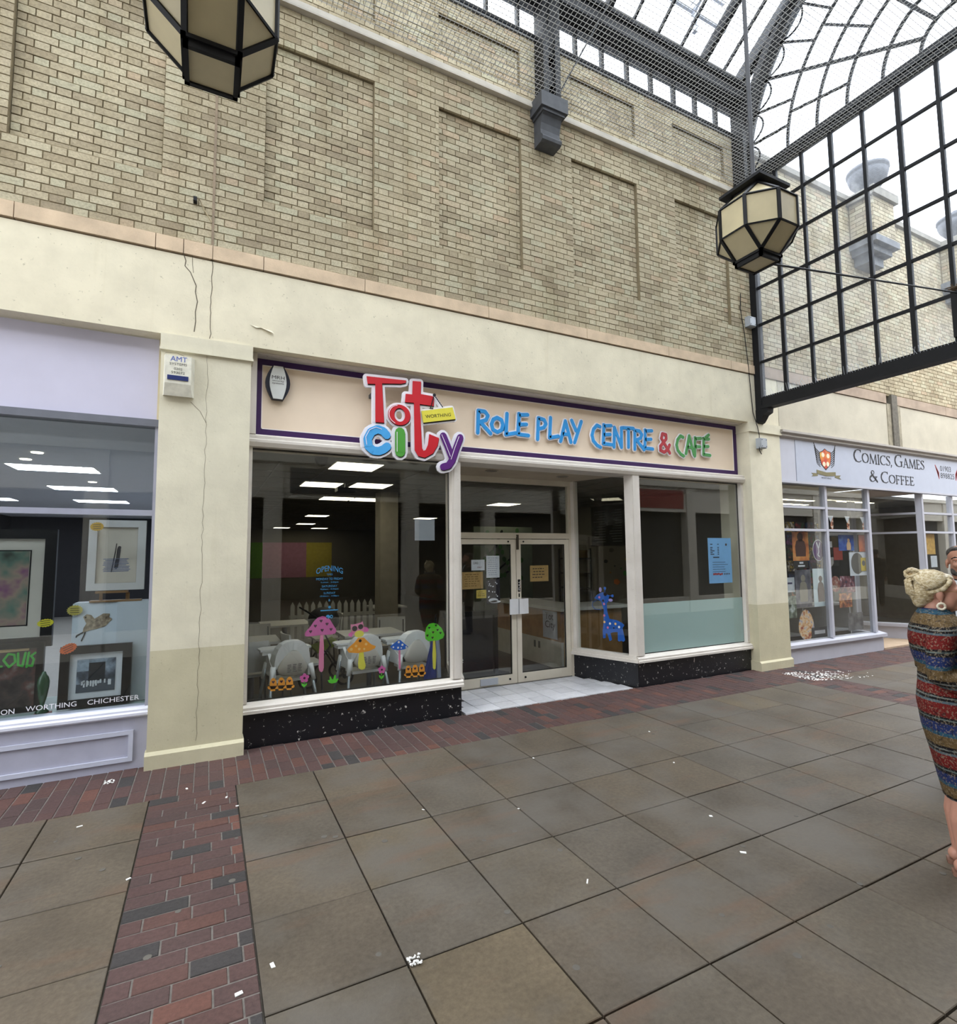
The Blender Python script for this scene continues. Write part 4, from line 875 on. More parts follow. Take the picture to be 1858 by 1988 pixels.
# tables and chairs
TW = mat('white_laminate', '#b9bab8', .45, var=.04)
def cafe_chair(x, y, rz, lab):
    t_ = thing('cafe_chair', lab, 'chair', (x, y, 0), 'white cafe chairs', rz); R = Matrix.Translation((x, y, 0)) @ Matrix.Rotation(rz, 4, 'Z')
    def bd(m, n, mt): return m.xf(R).build(n, mt, t_)
    m = MB(); m.loft([[(-.21+.42*k/6, -.20-.035*math.sin(math.pi*k/6)-dy, z_) for k in range(7)]+[(.21-.42*k/6, -.178-.035*math.sin(math.pi*(6-k)/6)-dy, z_) for k in range(7)] for z_, dy in ((.50, .0), (.66, .012), (.84, .03))]); bd(m, 'backrest', TW)
    m = MB(); m.box(-.21, .21, -.2, .2, .44, .47); bd(m, 'seat', TW)
    for a in (-.18, .18):
        for b in (-.17, .17): m = MB(); m.tube([(a, b, .45), (a*1.1, b*1.15, 0)], .012, 8); bd(m, 'leg', GREYMET)
        m = MB(); m.tube([(a, -.17, .44), (a, -.215, .80)], .011, 8); bd(m, 'back_post', GREYMET)
def cafe_table(x, y, w, d, lab):
    t_ = thing('cafe_table', lab, 'table', (x, y, 0), 'white cafe tables')
    B('table_top', TW, t_, (x-w/2, x+w/2, y-d/2, y+d/2, .72, .75)); MB().tube([(x, y, .72), (x, y, .02)], .035, 12).build('pedestal', GREYMET, t_); MB().lathe([(.26,.0),(.26,.015),(.05,.03)], x, y, 20).build('foot', GREYMET, t_)
cafe_table(.52, 1.80, .62, .62, 'white square cafe table by the pillar side of the window'); cafe_table(2.0, 1.75, .8, .62, 'white square cafe table behind the middle high chairs'); cafe_table(1.1, 3.4, .7, .7, 'white square cafe table further inside the cafe'); cafe_table(3.3, 5.3, .7, .7, 'white square cafe table past the white fence')
cafe_chair(.42, 1.22, .05, 'white cafe chair with its back to the window beside the pillar'); cafe_chair(.62, 2.42, 3.2, 'white cafe chair across the table by the pillar'); cafe_chair(1.10, 1.55, -1.45, 'white cafe chair turned side-on behind the pink mushroom'); cafe_chair(2.5, 2.3, 2.9, 'white cafe chair behind the table with the middle high chairs'); cafe_chair(1.75, 3.5, 1.6, 'white cafe chair beside the further inside table')
# picket fence of the play area
pf = thing('picket_fence', 'white toy picket fence inside the cafe play area', 'fence', (2.3, 4.3, 0)); m = MB()
for i in range(14): 
    x0 = 1.3+i*.115; MB().prism([(x0,.03),(x0+.07,.03),(x0+.07,.92),(x0+.035,.99),(x0,.92)], 'y', 4.28, 4.30).build('picket', TW, pf)
B('fence_rail', TW, pf, (1.28, 2.9, 4.30, 4.33, .28, .34)); B('fence_rail', TW, pf, (1.28, 2.9, 4.30, 4.33, .70, .76))
# pushchair parked behind the high chairs
pc = thing('pushchair', 'dark pushchair with green seat pad parked inside the cafe', 'pushchair', (1.55, 2.35, 0)); BK = mat('pushchair_black', '#16171a', .7)
def wheel(cx, cy, r):
    m = MB(); m.tube([(cx+r*math.cos(2*math.pi*k/20), cy, r+r*math.sin(2*math.pi*k/20)*.98+.0) for k in range(21)], .018, 6, False); m.tube([(cx, cy-.02, r), (cx, cy+.02, r)], .03, 8); m.build('wheel', BK, pc)
for a in (1.25, 1.75):
    for b in (2.1, 2.6): wheel(a, b, .11)
m = MB()
for b in (2.1, 2.6): m.tube([(1.25, b, .11), (1.55, b, .55), (1.35, b, .95), (1.2, b, 1.05)], .013, 6); m.tube([(1.75, b, .11), (1.5, b, .5)], .013, 6)
m.build('frame', BK, pc); MB().loft([[(1.38+.3*c_, 2.12, .45+.1*c_) for c_ in (0, 1)]+[(1.68-.3*c_, 2.58, .55-.1*c_) for c_ in (0, 1)], [(1.36+.3*c_, 2.12, .50+.1*c_) for c_ in (0, 1)]+[(1.66-.3*c_, 2.58, .60-.1*c_) for c_ in (0, 1)]]).build('seat', mat('lime_fabric', '#7d8f34', .85), pc); MB().ell((1.50, 2.35, .88), (.22, .26, .18), 16, 10).build('hood', BK, pc, True)
# folded umbrellas in the corner by the post
ub = thing('garden_umbrella', 'folded blue and grey parasol leaning in the window corner by the door', 'umbrella', (2.36, .32, 0))
def fold(m, a, b, r): 
    a, b = Vector(a), Vector(b); rings = []
    for f in (0, .08, .5, .9, 1):
        c_ = a.lerp(b, f); rad = r*(.35, 1, .8, .35, .15)[(0, .08, .5, .9, 1).index(f)]; rings.append([(c_.x+rad*(1+.3*(k % 2))*math.cos(2*math.pi*k/12), c_.y+rad*(1+.3*(k % 2))*math.sin(2*math.pi*k/12), c_.z) for k in range(12)])
    return m.loft(rings)
fold(MB(), (2.33, .36, .10), (2.38, .30, .88), .075).build('canopy', mat('parasol_navy', '#1f2f75', .8), ub); fold(MB(), (2.41, .34, .30), (2.40, .28, .92), .045).build('canopy_panel', mat('parasol_grey', '#8f98ad', .8), ub); MB().tube([(2.33, .36, .0), (2.38, .30, .95), (2.39, .29, 1.10)], .012, 8).build('pole', BLACK, ub)
# counter, chalkboard, shelf, A-board
ct = thing('cafe_counter', 'long wooden fronted cafe counter with pale worktop', 'counter', (5.4, 1.6, 0)); WD = mat('counter_wood', '#8d6a42', .55, var=.22, scale=6); SK = mat('counter_skirt', '#b5b2aa', .6)
B('front_panel', WD, ct, (4.90, 4.94, 1.35, 3.4, .42, .90)); B('skirt_panel', SK, ct, (4.895, 4.94, 1.35, 3.4, .0, .42)); B('front_panel', WD, ct, (4.94, 6.1, 1.35, 1.39, .05, .90)); B('side_panel', SK, ct, (6.06, 6.10, 1.39, 2.0, 0, .90)); B('worktop', mat('counter_top', '#b0aea6', .4), ct, (4.84, 6.2, 1.28, 2.0, .90, .95), (4.84, 5.5, 2.0, 3.45, .90, .95))
o = thing('counter_poster', 'white Tot City paper sign hanging on the counter front', 'sign', (4.89, 1.75, .35)); B('sheet', mat('grey_paper', '#9fa3ad', .8), o, (4.889, 4.8945, 1.45, 1.85, .45, .88))
def sidetext(tx, y0, y1, z0, z1, mt): 
    q_ = text(tx, y0, y1, z0, z1, 0, mt, None); q_.data.transform(Matrix(((0, 1, 0, 4.888), (-1, 0, 0, y0+y1), (0, 0, 1, 0), (0, 0, 0, 1)))); par(q_, o)
sidetext('Tot', 1.55, 1.78, .74, .85, PK); sidetext('City', 1.50, 1.78, .58, .72, PK)
for i, y_ in enumerate((1.95, 2.08)): 
    o2 = B('footprint', mat('dark_print', '#4a4a48', .8), ct, (4.893, 4.896, y_, y_+.06, .25, .36))
cb = thing('chalkboard', 'large black chalkboard menu on the cafe side wall', 'chalkboard', (8.07, 4.0, 1.96)); B('board', mat('slate_black', '#1b1d1e', .8, var=.2, scale=12), cb, (8.07, 8.10, 3.42, 4.55, 1.97, 2.85)); B('board_frame', mat('board_frame_dark', '#2e2a26', .6), cb, (8.06, 8.10, 3.40, 4.57, 1.95, 1.97), (8.06, 8.10, 3.40, 4.57, 2.85, 2.87)); m = MB()
for c_ in range(2):
    for i in range(13): y0 = 3.5+c_*.55; m.box(8.068, 8.0705, y0, y0+random.uniform(.2, .42), 2.04+i*.058, 2.052+i*.058)
m.build('chalk_writing', mat('chalk', '#7f8584', .9), cb)
sh = thing('shelf_rack', 'dark shelf rack with crates against the cafe side wall', 'shelf', (7.8, 4.9, 0)); RK = mat('rack_dark', '#2a2622', .7)
for z_ in (.5, .95, 1.3, 1.65): B('shelf_board', RK, sh, (7.7, 8.08, 4.6, 5.4, z_, z_+.03))
for y_ in (4.6, 5.36): 
    for x_ in (7.7, 8.05): B('rack_post', RK, sh, (x_, x_+.03, y_, y_+.04, 0, 1.9))
tag(B('crate', mat('tan_crate', '#8a6a3c', .7, var=.2), None, (7.74, 8.04, 4.68, 5.2, 1.68, 1.86)), 'tan crate on top of the dark shelf rack', 'crate')
# wall stickers beside the chalkboard
stk = [('#c46a2c', 3.75, 1.15, .09), ('#3c7a3a', 3.45, 1.35, .08), ('#23262a', 4.1, 1.6, .06), ('#4a4640', 3.9, 1.85, .07), ('#8f8038', 3.4, 1.65, .06), ('#2d2f33', 3.8, 1.5, .03), ('#2f5a35', 3.6, 1.45, .03), ('#7a5a34', 3.95, 1.35, .03)]
for i, (c_, y_, z_, r_) in enumerate(stk):
    m = MB(); m.prism([(y_+r_*math.cos(2*math.pi*k/10)*(1+.25*(k % 2)), z_+r_*.7*math.sin(2*math.pi*k/10)) for k in range(10)], 'x', 8.096, 8.0995); m.build('wall_sticker', mat('sticker%d' % i, c_, .7), wri)
ab = thing('a_board', 'black framed pavement sign standing just inside the doors', 'sign', (3.45, 1.5, 0)); SB = mat('sign_black_board', '#24242a', .5)
B('board', SB, ab, (3.0, 3.76, 1.46, 1.49, .12, .90)); B('post', BLACK, ab, (3.78, 3.84, 1.45, 1.50, .03, .98)); B('top_rail', BLACK, ab, (2.98, 3.84, 1.44, 1.51, .90, .97)); MB().prism([(2.98,1.32),(3.95,1.30),(4.02,1.45),(3.95,1.62),(2.98,1.62)], 'z', .0, .055).build('base', BLACK, ab); B('base_wheel', mat('dull_blue', '#3d4c78', .5), ab, (3.12, 3.2, 1.28, 1.32, .01, .06))
text('y', 3.09, 3.22, .36, .62, 1.4585, mat('dim_purple_print', '#5a4560', .7), ab); text('ntre', 3.06, 3.28, .25, .33, 1.4585, mat('dim_white_print', '#b5b5b8', .7), ab); B('yellow_tag', YCARD, ab, (3.04, 3.16, 1.455, 1.46, .66, .71))
# foliage mural strip (tree decal) on the far wall seen through the right door
md = thing('tree_mural', 'green leafy tree decal on the cafe screen behind the counter', 'wall decal', (6.0, 5.0, .9)); B('screen', mat('screen_pale', '#77806f', .8), md, (5.2, 6.7, 5.0, 5.04, .0, 2.4)); m = MB(); m.stroke([(5.6,.95),(5.75,1.4),(5.7,1.9),(5.9,2.3)], .06, 4.99, 5.0); m.stroke([(5.75,1.4),(6.2,1.75)], .04, 4.99, 5.0); m.stroke([(5.7,1.2),(6.15,1.45)], .04, 4.99, 5.0); m.build('trunk', BLACK, md); m = MB()
for i in range(40): m.disc(5.45+random.random()*.95, 1.2+random.random()*1.15, .045, 4.982, 4.99, 8, .06)
m.build('leaves', mat('mural_leaf', '#3f6b35', .8), md)
# ================================================================ gallery shop on the left
LV = mat('lavender_fascia', '#c6c4d6', .5, var=.05, scale=2); GF = mat('gallery_grey_frame', '#9a9cab', .4, var=.05); GF2 = mat('gallery_dark_rail', '#6d7079', .4, var=.08)
w1 = sroot('window_1', (-1.6, 0, 0)); GX0 = -5.3
B('fascia_panel', LV, w1, (GX0, -.452, .03, .06, 3.035, 3.79)); B('fascia_rail', GF2, w1, (GX0, -.428, -.03, .10, 2.965, 3.03)); B('reveal_strip', mat('reveal_cream', '#c9bd9b', .8), w1, (-.452, -.426, .02, .08, 3.03, 3.80))
B('jamb', GF, w1, (-.458, -.425, -.01, .10, .50, 2.965)); B('transom', GF, w1, (GX0, -.458, -.012, .09, 2.16, 2.21)); B('mullion', GF, w1, (-2.35, -2.29, -.012, .09, .50, 2.965))
PANE2 = glass('gallery_glass', (.86, .89, .9, 1), 1.0)
for a, b in ((GX0, -2.35), (-2.29, -.458)): B('window_pane', PANE2, w1, (a, b, .024, .030, .502, 2.158)); B('transom_pane', PANE2, w1, (a, b, .024, .030, 2.212, 2.963))
m = MB(); m.prism([(-.06,.43),(-.075,.445),(-.075,.465),(-.055,.475),(-.055,.49),(-.02,.505),(.12,.505),(.12,.43)], 'x', GX0, -.425); m.build('window_sill', mat('gallery_white_sill', '#d3d5e2', .4, var=.04), w1)
GPL = mat('gallery_plinth_paint', '#a7a8b8', .45, var=.06); B('plinth_panel', GPL, w1, (GX0, -.425, -.045, .2, -.01, .43))
MLD = mat('gallery_moulding', '#b9bccb', .35, var=.04)
for b_ in ((-2.35, -.53, .07, .105), (-2.35, -.53, .29, .325), (-2.35, -2.315, .105, .29), (-.565, -.53, .105, .29)): MB().prism([(b_[0]-.0, b_[2]), (b_[1], b_[2]), (b_[1], b_[3]), (b_[0], b_[3])], 'y', -.062, -.0455).build('panel_moulding', MLD, w1)
WT = mat('window_lettering_white', '#d8d8de', .6, var=0)
wl = thing('window_lettering', 'white lettering of town names along the gallery window', 'window lettering', (-1.0, .02, .53)); text('ON', -1.44, -1.355, .552, .592, .0225, WT, wl); text('WORTHING', -1.285, -.95, .558, .598, .0225, WT, wl); text('CHICHESTER', -.875, -.505, .558, .598, .0225, WT, wl)
GI = mat('gallery_dark_wall', '#242428', .8, var=.1); GW = mat('gallery_white_wall', '#9da3a8', .7, var=.05)
struct(B('floor', mat('gallery_floor', '#8a8782', .5), None, (GX0, -.32, .2, 15, -.02, -.001))); gc = struct(B('ceiling', mat('gallery_ceiling', '#d5d7e0', .8, var=.03), None, (GX0, -.32, .35, 15, 3.05, 3.12)))
struct(B('wall_left', GI, None, (GX0-.1, GX0, .45, 15, -.02, 3.1))); struct(B('wall_back', GI, None, (GX0, -.32, 15, 15.1, -.02, 3.1))); struct(B('wall_right', GW, None, (-.40, -.30, .46, 15, -.02, 3.1)))
struct(B('display_floor', mat('display_green', '#9fb3aa', .5, var=.1), None, (GX0, -.46, .13, .95, .0, .47)))
for x, y in ((-1.95, 3.75), (-2.05, 6.3), (-2.15, 8.9), (-2.3, 12.3), (-4.0, 3.8), (-4.1, 6.3), (-4.2, 9.0), (-4.3, 12.3)): panel_light(x, y, 3.05, 'cool white light panel in the gallery ceiling', 'gallery ceiling panels', LPC, 1.0, .6)
for x, y in ((-2.3, 1.9), (-1.85, 2.4), (-2.1, 3.0), (-1.75, 5.2)):
    o = MB().lathe([(.06,3.049),(.06,3.04),(.02,3.038)], x, y, 16).build('spotlight', LP); tag(o, 'small round lit spotlight in the gallery ceiling', 'spotlight', 'gallery spotlights')
# art on show
BF = mat('black_frame', '#0d0d10', .35, var=.1); CMT = mat('cream_mount', '#c9c3b6', .8, var=.03); WM = mat('white_mount', '#d3d5d6', .8, var=.03)
def art_mat(name, stops, scale=5, seedv=0):
    t = NT(name); mp = t.n('ShaderNodeMapping'); t.l(t.pos(), mp.inputs[0]); mp.inputs['Location'].default_value = (seedv*3.1, seedv, seedv*1.7)
    k = t.ramp(t.noise(scale, 3, .5, mp.outputs[0]), *[(p, hexc(c)) for p, c in stops]); t.bsdf(k, .5); MATS[name] = t.m; return t.m
def framed(name, lab, x0, x1, z0, z1, y, fw, fm, mw, mm, art, lean=0., grp=None):
    o = thing(name, lab, 'picture', ((x0+x1)/2, y, z0), grp); R = Matrix.Translation((0, y, z0)) @ Matrix.Rotation(-lean, 4, 'X') @ Matrix.Translation((0, -y, -z0))
    def bb(n, mt, *b):
        m = MB()
        for q_ in b: m.box(*q_)
        return m.xf(R).build(n, mt, o)
    for b in ((x0, x1, y-.03, y+.02, z0, z0+fw), (x0, x1, y-.03, y+.02, z1-fw, z1), (x0, x0+fw, y-.03, y+.02, z0+fw, z1-fw), (x1-fw, x1, y-.03, y+.02, z0+fw, z1-fw)): bb('frame_side', fm, b)
    bb('mount', mm, (x0+fw, x1-fw, y-.006, y+.01, z0+fw, z1-fw)); i_ = fw+mw
    bb('picture_print', art, (x0+i_, x1-i_, y-.009, y-.006, z0+i_, z1-i_)); return o, bb
ART1 = art_mat('portrait_art', [(.30, '#25211f'), (.42, '#5d7768'), (.52, '#9a8576'), (.60, '#7b4a70'), (.72, '#b24a86')], 3.5, 1)
o, bb = framed('framed_print', 'large black framed colourful print with cream mount in the gallery window', -2.10, -1.215, 1.02, 2.05, .42, .085, BF, .11, CMT, ART1, .03)
bb('inner_line', BF, (-1.92, -1.395, .412, .4135, 1.205, 1.215), (-1.92, -1.395, .412, .4135, 1.855, 1.865), (-1.405, -1.395, .412, .4135, 1.205, 1.865))
tag(MB().prism([(-2.05,.98),(-1.36,1.0),(-1.36,1.03),(-2.05,1.01)], 'y', .36, .44).build('easel_ledge', mat('pale_wood', '#b39a72', .6)), 'pale wooden easel ledge under the large black framed print', 'easel')
o, bb = framed('framed_print', 'white framed watercolour of a paddling figure on an easel', -.985, -.535, 1.49, 2.14, .42, .065, mat('white_frame', '#d6d4d2', .4, var=.04), .005, CMT, mat('watercolour_paper', '#cfc6b7', .8, var=.04), .05)
m = MB(); m.stroke([(-.765,1.70),(-.755,1.78),(-.748,1.86)], .030, .4085, .4105); m.stroke([(-.75,1.86),(-.745,1.885)], .028, .4085, .4105); m.stroke([(-.80,1.66),(-.775,1.85),(-.768,1.92)], .008, .4085, .4105); R_ = Matrix.Translation((0, .42, 1.49)) @ Matrix.Rotation(-.05, 4, 'X') @ Matrix.Translation((0, -.42, -1.49)); m.xf(R_).build('painted_figure', mat('wash_dark', '#55504f', .8), o)
m = MB(); [m.stroke([(-.86+random.uniform(-.01, .02), 1.665+i*.014), (-.67+random.uniform(-.02, .02), 1.667+i*.014)], .007, .4085, .4105) for i in range(9)]; m.xf(R_).build('painted_water', mat('wash_blue', '#7d86a3', .8), o)
es = thing('table_easel', 'small wooden easel holding the white framed watercolour', 'easel', (-.76, .44, 1.385)); EW = mat('easel_wood', '#8b6a45', .6, var=.15)
B('ledge', EW, es, (-.91, -.66, .37, .44, 1.466, 1.486)); B('foot', EW, es, (-.95, -.55, .36, .46, 1.386, 1.402)); B('upright', EW, es, (-.885, -.86, .42, .44, 1.402, 1.466)); B('upright', EW, es, (-.68, -.65, .42, .44, 1.402, 1.466))
tag(MB().box(-.735, -.47, .36, .60, .475, 1.385).box(-1.065, -.735, .40, .58, .475, 1.385).build('display_plinth', mat('plinth_white', '#c6ced4', .6, var=.04)), 'white display plinth with a canvas front in the gallery window', 'plinth')
ow_ = thing('owl_canvas', 'square canvas painting of an owl in flight on white ground', 'picture', (-.9, .39, 1.0)); B('canvas', mat('canvas_white', '#ccd6dd', .8, var=.03), ow_, (-1.07, -.732, .375, .395, 1.0, 1.38))
m = MB(); m.prism([(-.99,1.26),(-.965,1.285),(-.93,1.275),(-.905,1.24),(-.84,1.285),(-.79,1.28),(-.795,1.25),(-.77,1.23),(-.82,1.17),(-.88,1.15),(-.935,1.14),(-.99,1.12),(-.985,1.16),(-.965,1.20)], 'y', .371, .375); m.build('painted_owl', art_mat('owl_brown', [(.3, '#57493a'), (.5, '#8a7a63'), (.7, '#b3a58c')], 30, 2), ow_)
m = MB(); m.stroke([(-.985,1.125),(-1.03,1.10),(-1.035,1.085)], .01, .370, .375); m.stroke([(-.97,1.12),(-.995,1.05)], .009, .370, .375); m.disc(-.972, 1.255, .007, .369, .371, 8); m.build('painted_claws', BF, ow_)
ART2 = art_mat('street_photo', [(.3, '#22262b'), (.45, '#4d5560'), (.6, '#8b97a3'), (.75, '#c3ccd3')], 9, 3)
o, bb = framed('framed_photo', 'black framed street photograph with white mount standing on the display floor', -1.13, -.60, .485, 1.015, .30, .07, BF, .052, WM, ART2, .05)
bb('dark_building', mat('photo_dark', '#23272c', .7), (-.92, -.80, .288, .291, .70, .86)); bb('photo_sky', mat('photo_sky', '#9aa7b3', .7, var=.3, scale=30), (-1.005, -.92, .288, .291, .79, .89)); bb('photo_road', mat('photo_road', '#4c535b', .7), (-1.005, -.725, .288, .291, .61, .68))
m = MB(); R_ = Matrix.Translation((0, .30, .485)) @ Matrix.Rotation(-.05, 4, 'X') @ Matrix.Translation((0, -.30, -.485))
for i in range(16): xx = -.99+random.random()*.24; m.box(xx, xx+.012, .286, .288, .66+random.uniform(-.01, .02), .70+random.uniform(0, .012))
m.xf(R_).build('photo_figures', WM, o)
ART3 = art_mat('graffiti_art', [(.35, '#171314'), (.5, '#3d3230'), (.6, '#5c3a36'), (.72, '#7a746c')], 8, 5)
o, bb = framed('framed_print', 'dark glossy graffiti print with green lettering in the gallery window', -1.86, -1.255, .482, 1.07, .36, .05, BF, .0, BF, ART3, .04)
GRN = mat('spray_green', '#3fae3a', .5); m = MB(); R_ = Matrix.Translation((0, .36, .482)) @ Matrix.Rotation(-.04, 4, 'X') @ Matrix.Translation((0, -.36, -.482))
for st in ([(-1.60,1.0),(-1.60,.88),(-1.54,.88)], [(-1.50,.98),(-1.53,.93),(-1.49,.87),(-1.45,.91),(-1.46,.97),(-1.50,.98)], [(-1.435,.98),(-1.43,.88),(-1.40,.87),(-1.385,.98)], [(-1.362,.98),(-1.372,.86)], [(-1.318,.975),(-1.345,.95),(-1.325,.92),(-1.335,.865),(-1.358,.87)]): m.stroke(st, .017, .348, .3505)
m.xf(R_).build('green_lettering', GRN, o)
bt = thing('green_bottle', 'tall green ornamental bottle standing on the gallery display floor', 'bottle', (-1.22, .22, .47)); MB().lathe([(.045,.49),(.05,.50),(.02,.53),(.015,.56),(.03,.62),(.042,.70),(.044,.75),(.036,.785),(.02,.81),(.014,.83),(.004,.835)], -1.22, .22, 20).build('body', mat('bottle_green', '#1f4a2c', .15, spec=.7), bt, True); MB().box(-1.27, -1.16, .17, .27, .471, .49).build('base', mat('terracotta_base', '#8d5148', .6), bt)
def starburst(lab, x, z, rx, rz, col, rot=0., y=.10, n=18):
    p = []
    for k in range(2*n):
        a = math.pi*k/n; r = 1. if k % 2 else .86; u_, v_ = rx*r*math.cos(a), rz*r*math.sin(a); p.append((x+u_*math.cos(rot)-v_*math.sin(rot), z+u_*math.sin(rot)+v_*math.cos(rot)))
    o = tag(MB().prism(p, 'y', y, y+.002).build('price_tag', mat('tag_'+col, col, .6, var=.03)), lab, 'price tag', 'starburst price tags'); m = MB()
    for i in range(3):
        w_ = rx*.55; m.stroke([(x-w_*math.cos(rot)+i*.0-(i-1)*.016*-math.sin(rot), z-w_*math.sin(rot)-(i-1)*.018), (x+w_*math.cos(rot), z+w_*math.sin(rot)-(i-1)*.018)], .005, y-.001, y, cap=4)
    m.build('writing', PENM, o)
starburst('round gold starburst price tag on the white framed watercolour', -.915, 2.075, .055, .042, '#cfa21f', .1, .35); starburst('yellow oval starburst price tag under the large black framed print', -1.245, 1.232, .062, .036, '#d8cf2f', .12, .30); starburst('orange starburst price tag at the corner of the framed street photograph', -1.06, 1.01, .068, .042, '#d8632a', .45, .22); starburst('pale olive zigzag price tag on the owl canvas', -1.05, 1.325, .062, .048, '#b9ad55', .0, .355)
# ================================================================ comics shop on the right
w5 = sroot('window_5', (9.6, 0, 0)); CW = mat('comics_white_paint', '#b9bac4', .45, var=.05, scale=3); RX1 = 16.4
cs = thing('fascia_sign', 'white fascia sign reading COMICS, GAMES & COFFEE with winged shield', 'sign', (11, -.1, 2.93))
CSM = mat('comics_sign_white', '#b4bac9', .45, var=.03); B('panel', CSM, cs, (8.63, RX1, -.10, .0, 2.935, 3.63)); B('end_panel', mat('comics_end_panel', '#bdbfca', .45, var=.03), cs, (8.195, 8.622, -.095, .0, 2.935, 3.63)); m = MB(); m.prism([(-.10,3.63),(-.15,3.655),(-.15,3.69),(-.19,3.71),(-.19,3.745),(-.06,3.76),(-.06,3.63)], 'x', 8.195, RX1); m.build('cornice', mat('comics_cornice', '#a9a39c', .6, var=.08), cs); B('bottom_strip', CW, cs, (8.195, RX1, -.108, .0, 2.90, 2.935))
# serif capitals drawn as thick and thin strokes
k1, k2 = .085, .034
SG = {'C': [(k1, [(.20,.86),(.09,.68),(.06,.48),(.10,.26),(.22,.10)]), (k2, [(.20,.86),(.34,.96),(.52,.96),(.62,.88)]), (k2, [(.22,.10),(.36,.03),(.52,.04),(.64,.14)]), (k2, [(.62,.98),(.62,.80)])],
 'O': [(k1, [(.20,.88),(.09,.70),(.06,.50),(.09,.30),(.20,.12)]), (k1, [(.58,.88),(.69,.70),(.72,.50),(.69,.30),(.58,.12)]), (k2, [(.20,.88),(.39,.97),(.58,.88)]), (k2, [(.20,.12),(.39,.03),(.58,.12)])],
 'M': [(k2, [(.12,.02),(.18,.96)]), (k1, [(.20,.94),(.47,.06)]), (k2, [(.47,.06),(.74,.94)]), (k1, [(.76,.94),(.80,.02)]), (k2, [(.04,.02),(.20,.02)]), (k2, [(.70,.02),(.90,.02)])],
 'I': [(k1, [(.15,.02),(.15,.97)]), (k2, [(.05,.02),(.25,.02)]), (k2, [(.05,.97),(.25,.97)])],
 'S': [(k2, [(.44,.82),(.36,.95),(.22,.97),(.11,.88)]), (k1, [(.11,.86),(.10,.72),(.26,.56),(.40,.42),(.46,.26)]), (k2, [(.46,.24),(.38,.07),(.22,.03),(.06,.12)]), (k2, [(.44,.97),(.44,.80)]), (k2, [(.06,.02),(.06,.2)])],
 'G': [(k1, [(.20,.86),(.09,.68),(.06,.48),(.10,.26),(.22,.10)]), (k2, [(.20,.86),(.34,.96),(.52,.96),(.64,.88)]), (k2, [(.22,.10),(.36,.03),(.52,.04),(.64,.12)]), (k1, [(.66,.08),(.66,.42)]), (k2, [(.54,.44),(.76,.44)]), (k2, [(.64,.98),(.64,.80)])],
 'A': [(k2, [(.10,.02),(.34,.97)]), (k1, [(.36,.95),(.60,.03)]), (k2, [(.17,.34),(.50,.34)]), (k2, [(.02,.02),(.18,.02)]), (k2, [(.50,.02),(.70,.02)])],
 'E': [(k1, [(.14,.02),(.14,.97)]), (k2, [(.05,.97),(.48,.97),(.48,.84)]), (k2, [(.14,.51),(.38,.51)]), (k2, [(.38,.42),(.38,.60)]), (k2, [(.05,.02),(.50,.02),(.52,.17)])],
 'F': [(k1, [(.14,.02),(.14,.97)]), (k2, [(.05,.97),(.48,.97),(.48,.84)]), (k2, [(.14,.51),(.38,.51)]), (k2, [(.38,.42),(.38,.60)]), (k2, [(.05,.02),(.25,.02)])],
 '&': [(k1, [(.22,.80),(.26,.66),(.48,.34),(.70,.03)]), (k2, [(.22,.80),(.26,.95),(.38,.97),(.46,.84),(.42,.70),(.26,.56)]), (k1, [(.26,.56),(.10,.38),(.08,.20),(.18,.07)]), (k2, [(.18,.07),(.32,.03),(.48,.14),(.60,.36),(.62,.46)]), (k2, [(.52,.46),(.70,.46)])],
 ',': [(k1, [(.08,.06),(.08,.02)]), (k2, [(.10,.04),(.03,-.16)])]}
SA = {'C': .70, 'O': .78, 'M': .93, 'I': .30, 'S': .54, 'G': .80, 'A': .70, 'E': .57, 'F': .54, '&': .78, ',': .20, ' ': .26}
def serif(wd, x0, x1, z0, h, caps):
    tot = sum(SA[c]*(1. if i in caps else .78) for i, c in enumerate(wd)); k = (x1-x0)/tot; x = x0
    for i, c in enumerate(wd):
        s = 1. if i in caps else .78
        if c != ' ':
            m = MB()
            for w_, st in SG[c]: m.stroke([(x+a*k*s, z0+b*h*s) for a, b in st], w_*h*s*1.8, -.1045, -.10, cap=6)
            m.build('letter', PK, cs)
        x += SA[c]*k*s
serif('COMICS, GAMES', 10.27, 12.70, 3.375, .235, (0, 8)); serif('& COFFEE', 10.72, 12.27, 3.04, .215, (0, 2))
# winged shield emblem
EM = MB(); sh_ = [(9.27,3.47),(9.36,3.50),(9.43,3.545),(9.50,3.51),(9.60,3.495),(9.60,3.36),(9.565,3.26),(9.43,3.165),(9.31,3.25),(9.27,3.36)]
MB().prism(sh_, 'y', -.102, -.10).build('shield_edge', PK, cs); MB().prism(scale_poly(sh_, .90), 'y', -.104, -.102).build('shield', art_mat('shield_fire', [(.35, '#c43a1f'), (.5, '#d97a24'), (.65, '#e8c04a')], 7, 8), cs)
m = MB(); [m.disc(a, b, .042, -.1055, -.104, 12) for a, b in ((9.365,3.43),(9.51,3.42),(9.385,3.27),(9.49,3.275))]; m.build('shield_quarters', mat('shield_pale', '#efe3c6', .6), cs)
m = MB()
for sx, x_ in ((-1, 9.28), (1, 9.59)):
    for i in range(8):
        f = i/7; a = (x_+sx*.0, 3.46-.24*f); b = (x_+sx*(.15-.05*f), 3.62-.27*f); m.stroke([a, ((a[0]+b[0])/2+sx*.03, (a[1]+b[1])/2-.015), b], .016-.004*f, -.1025, -.10, cap=5)
m.build('wings', PK, cs)
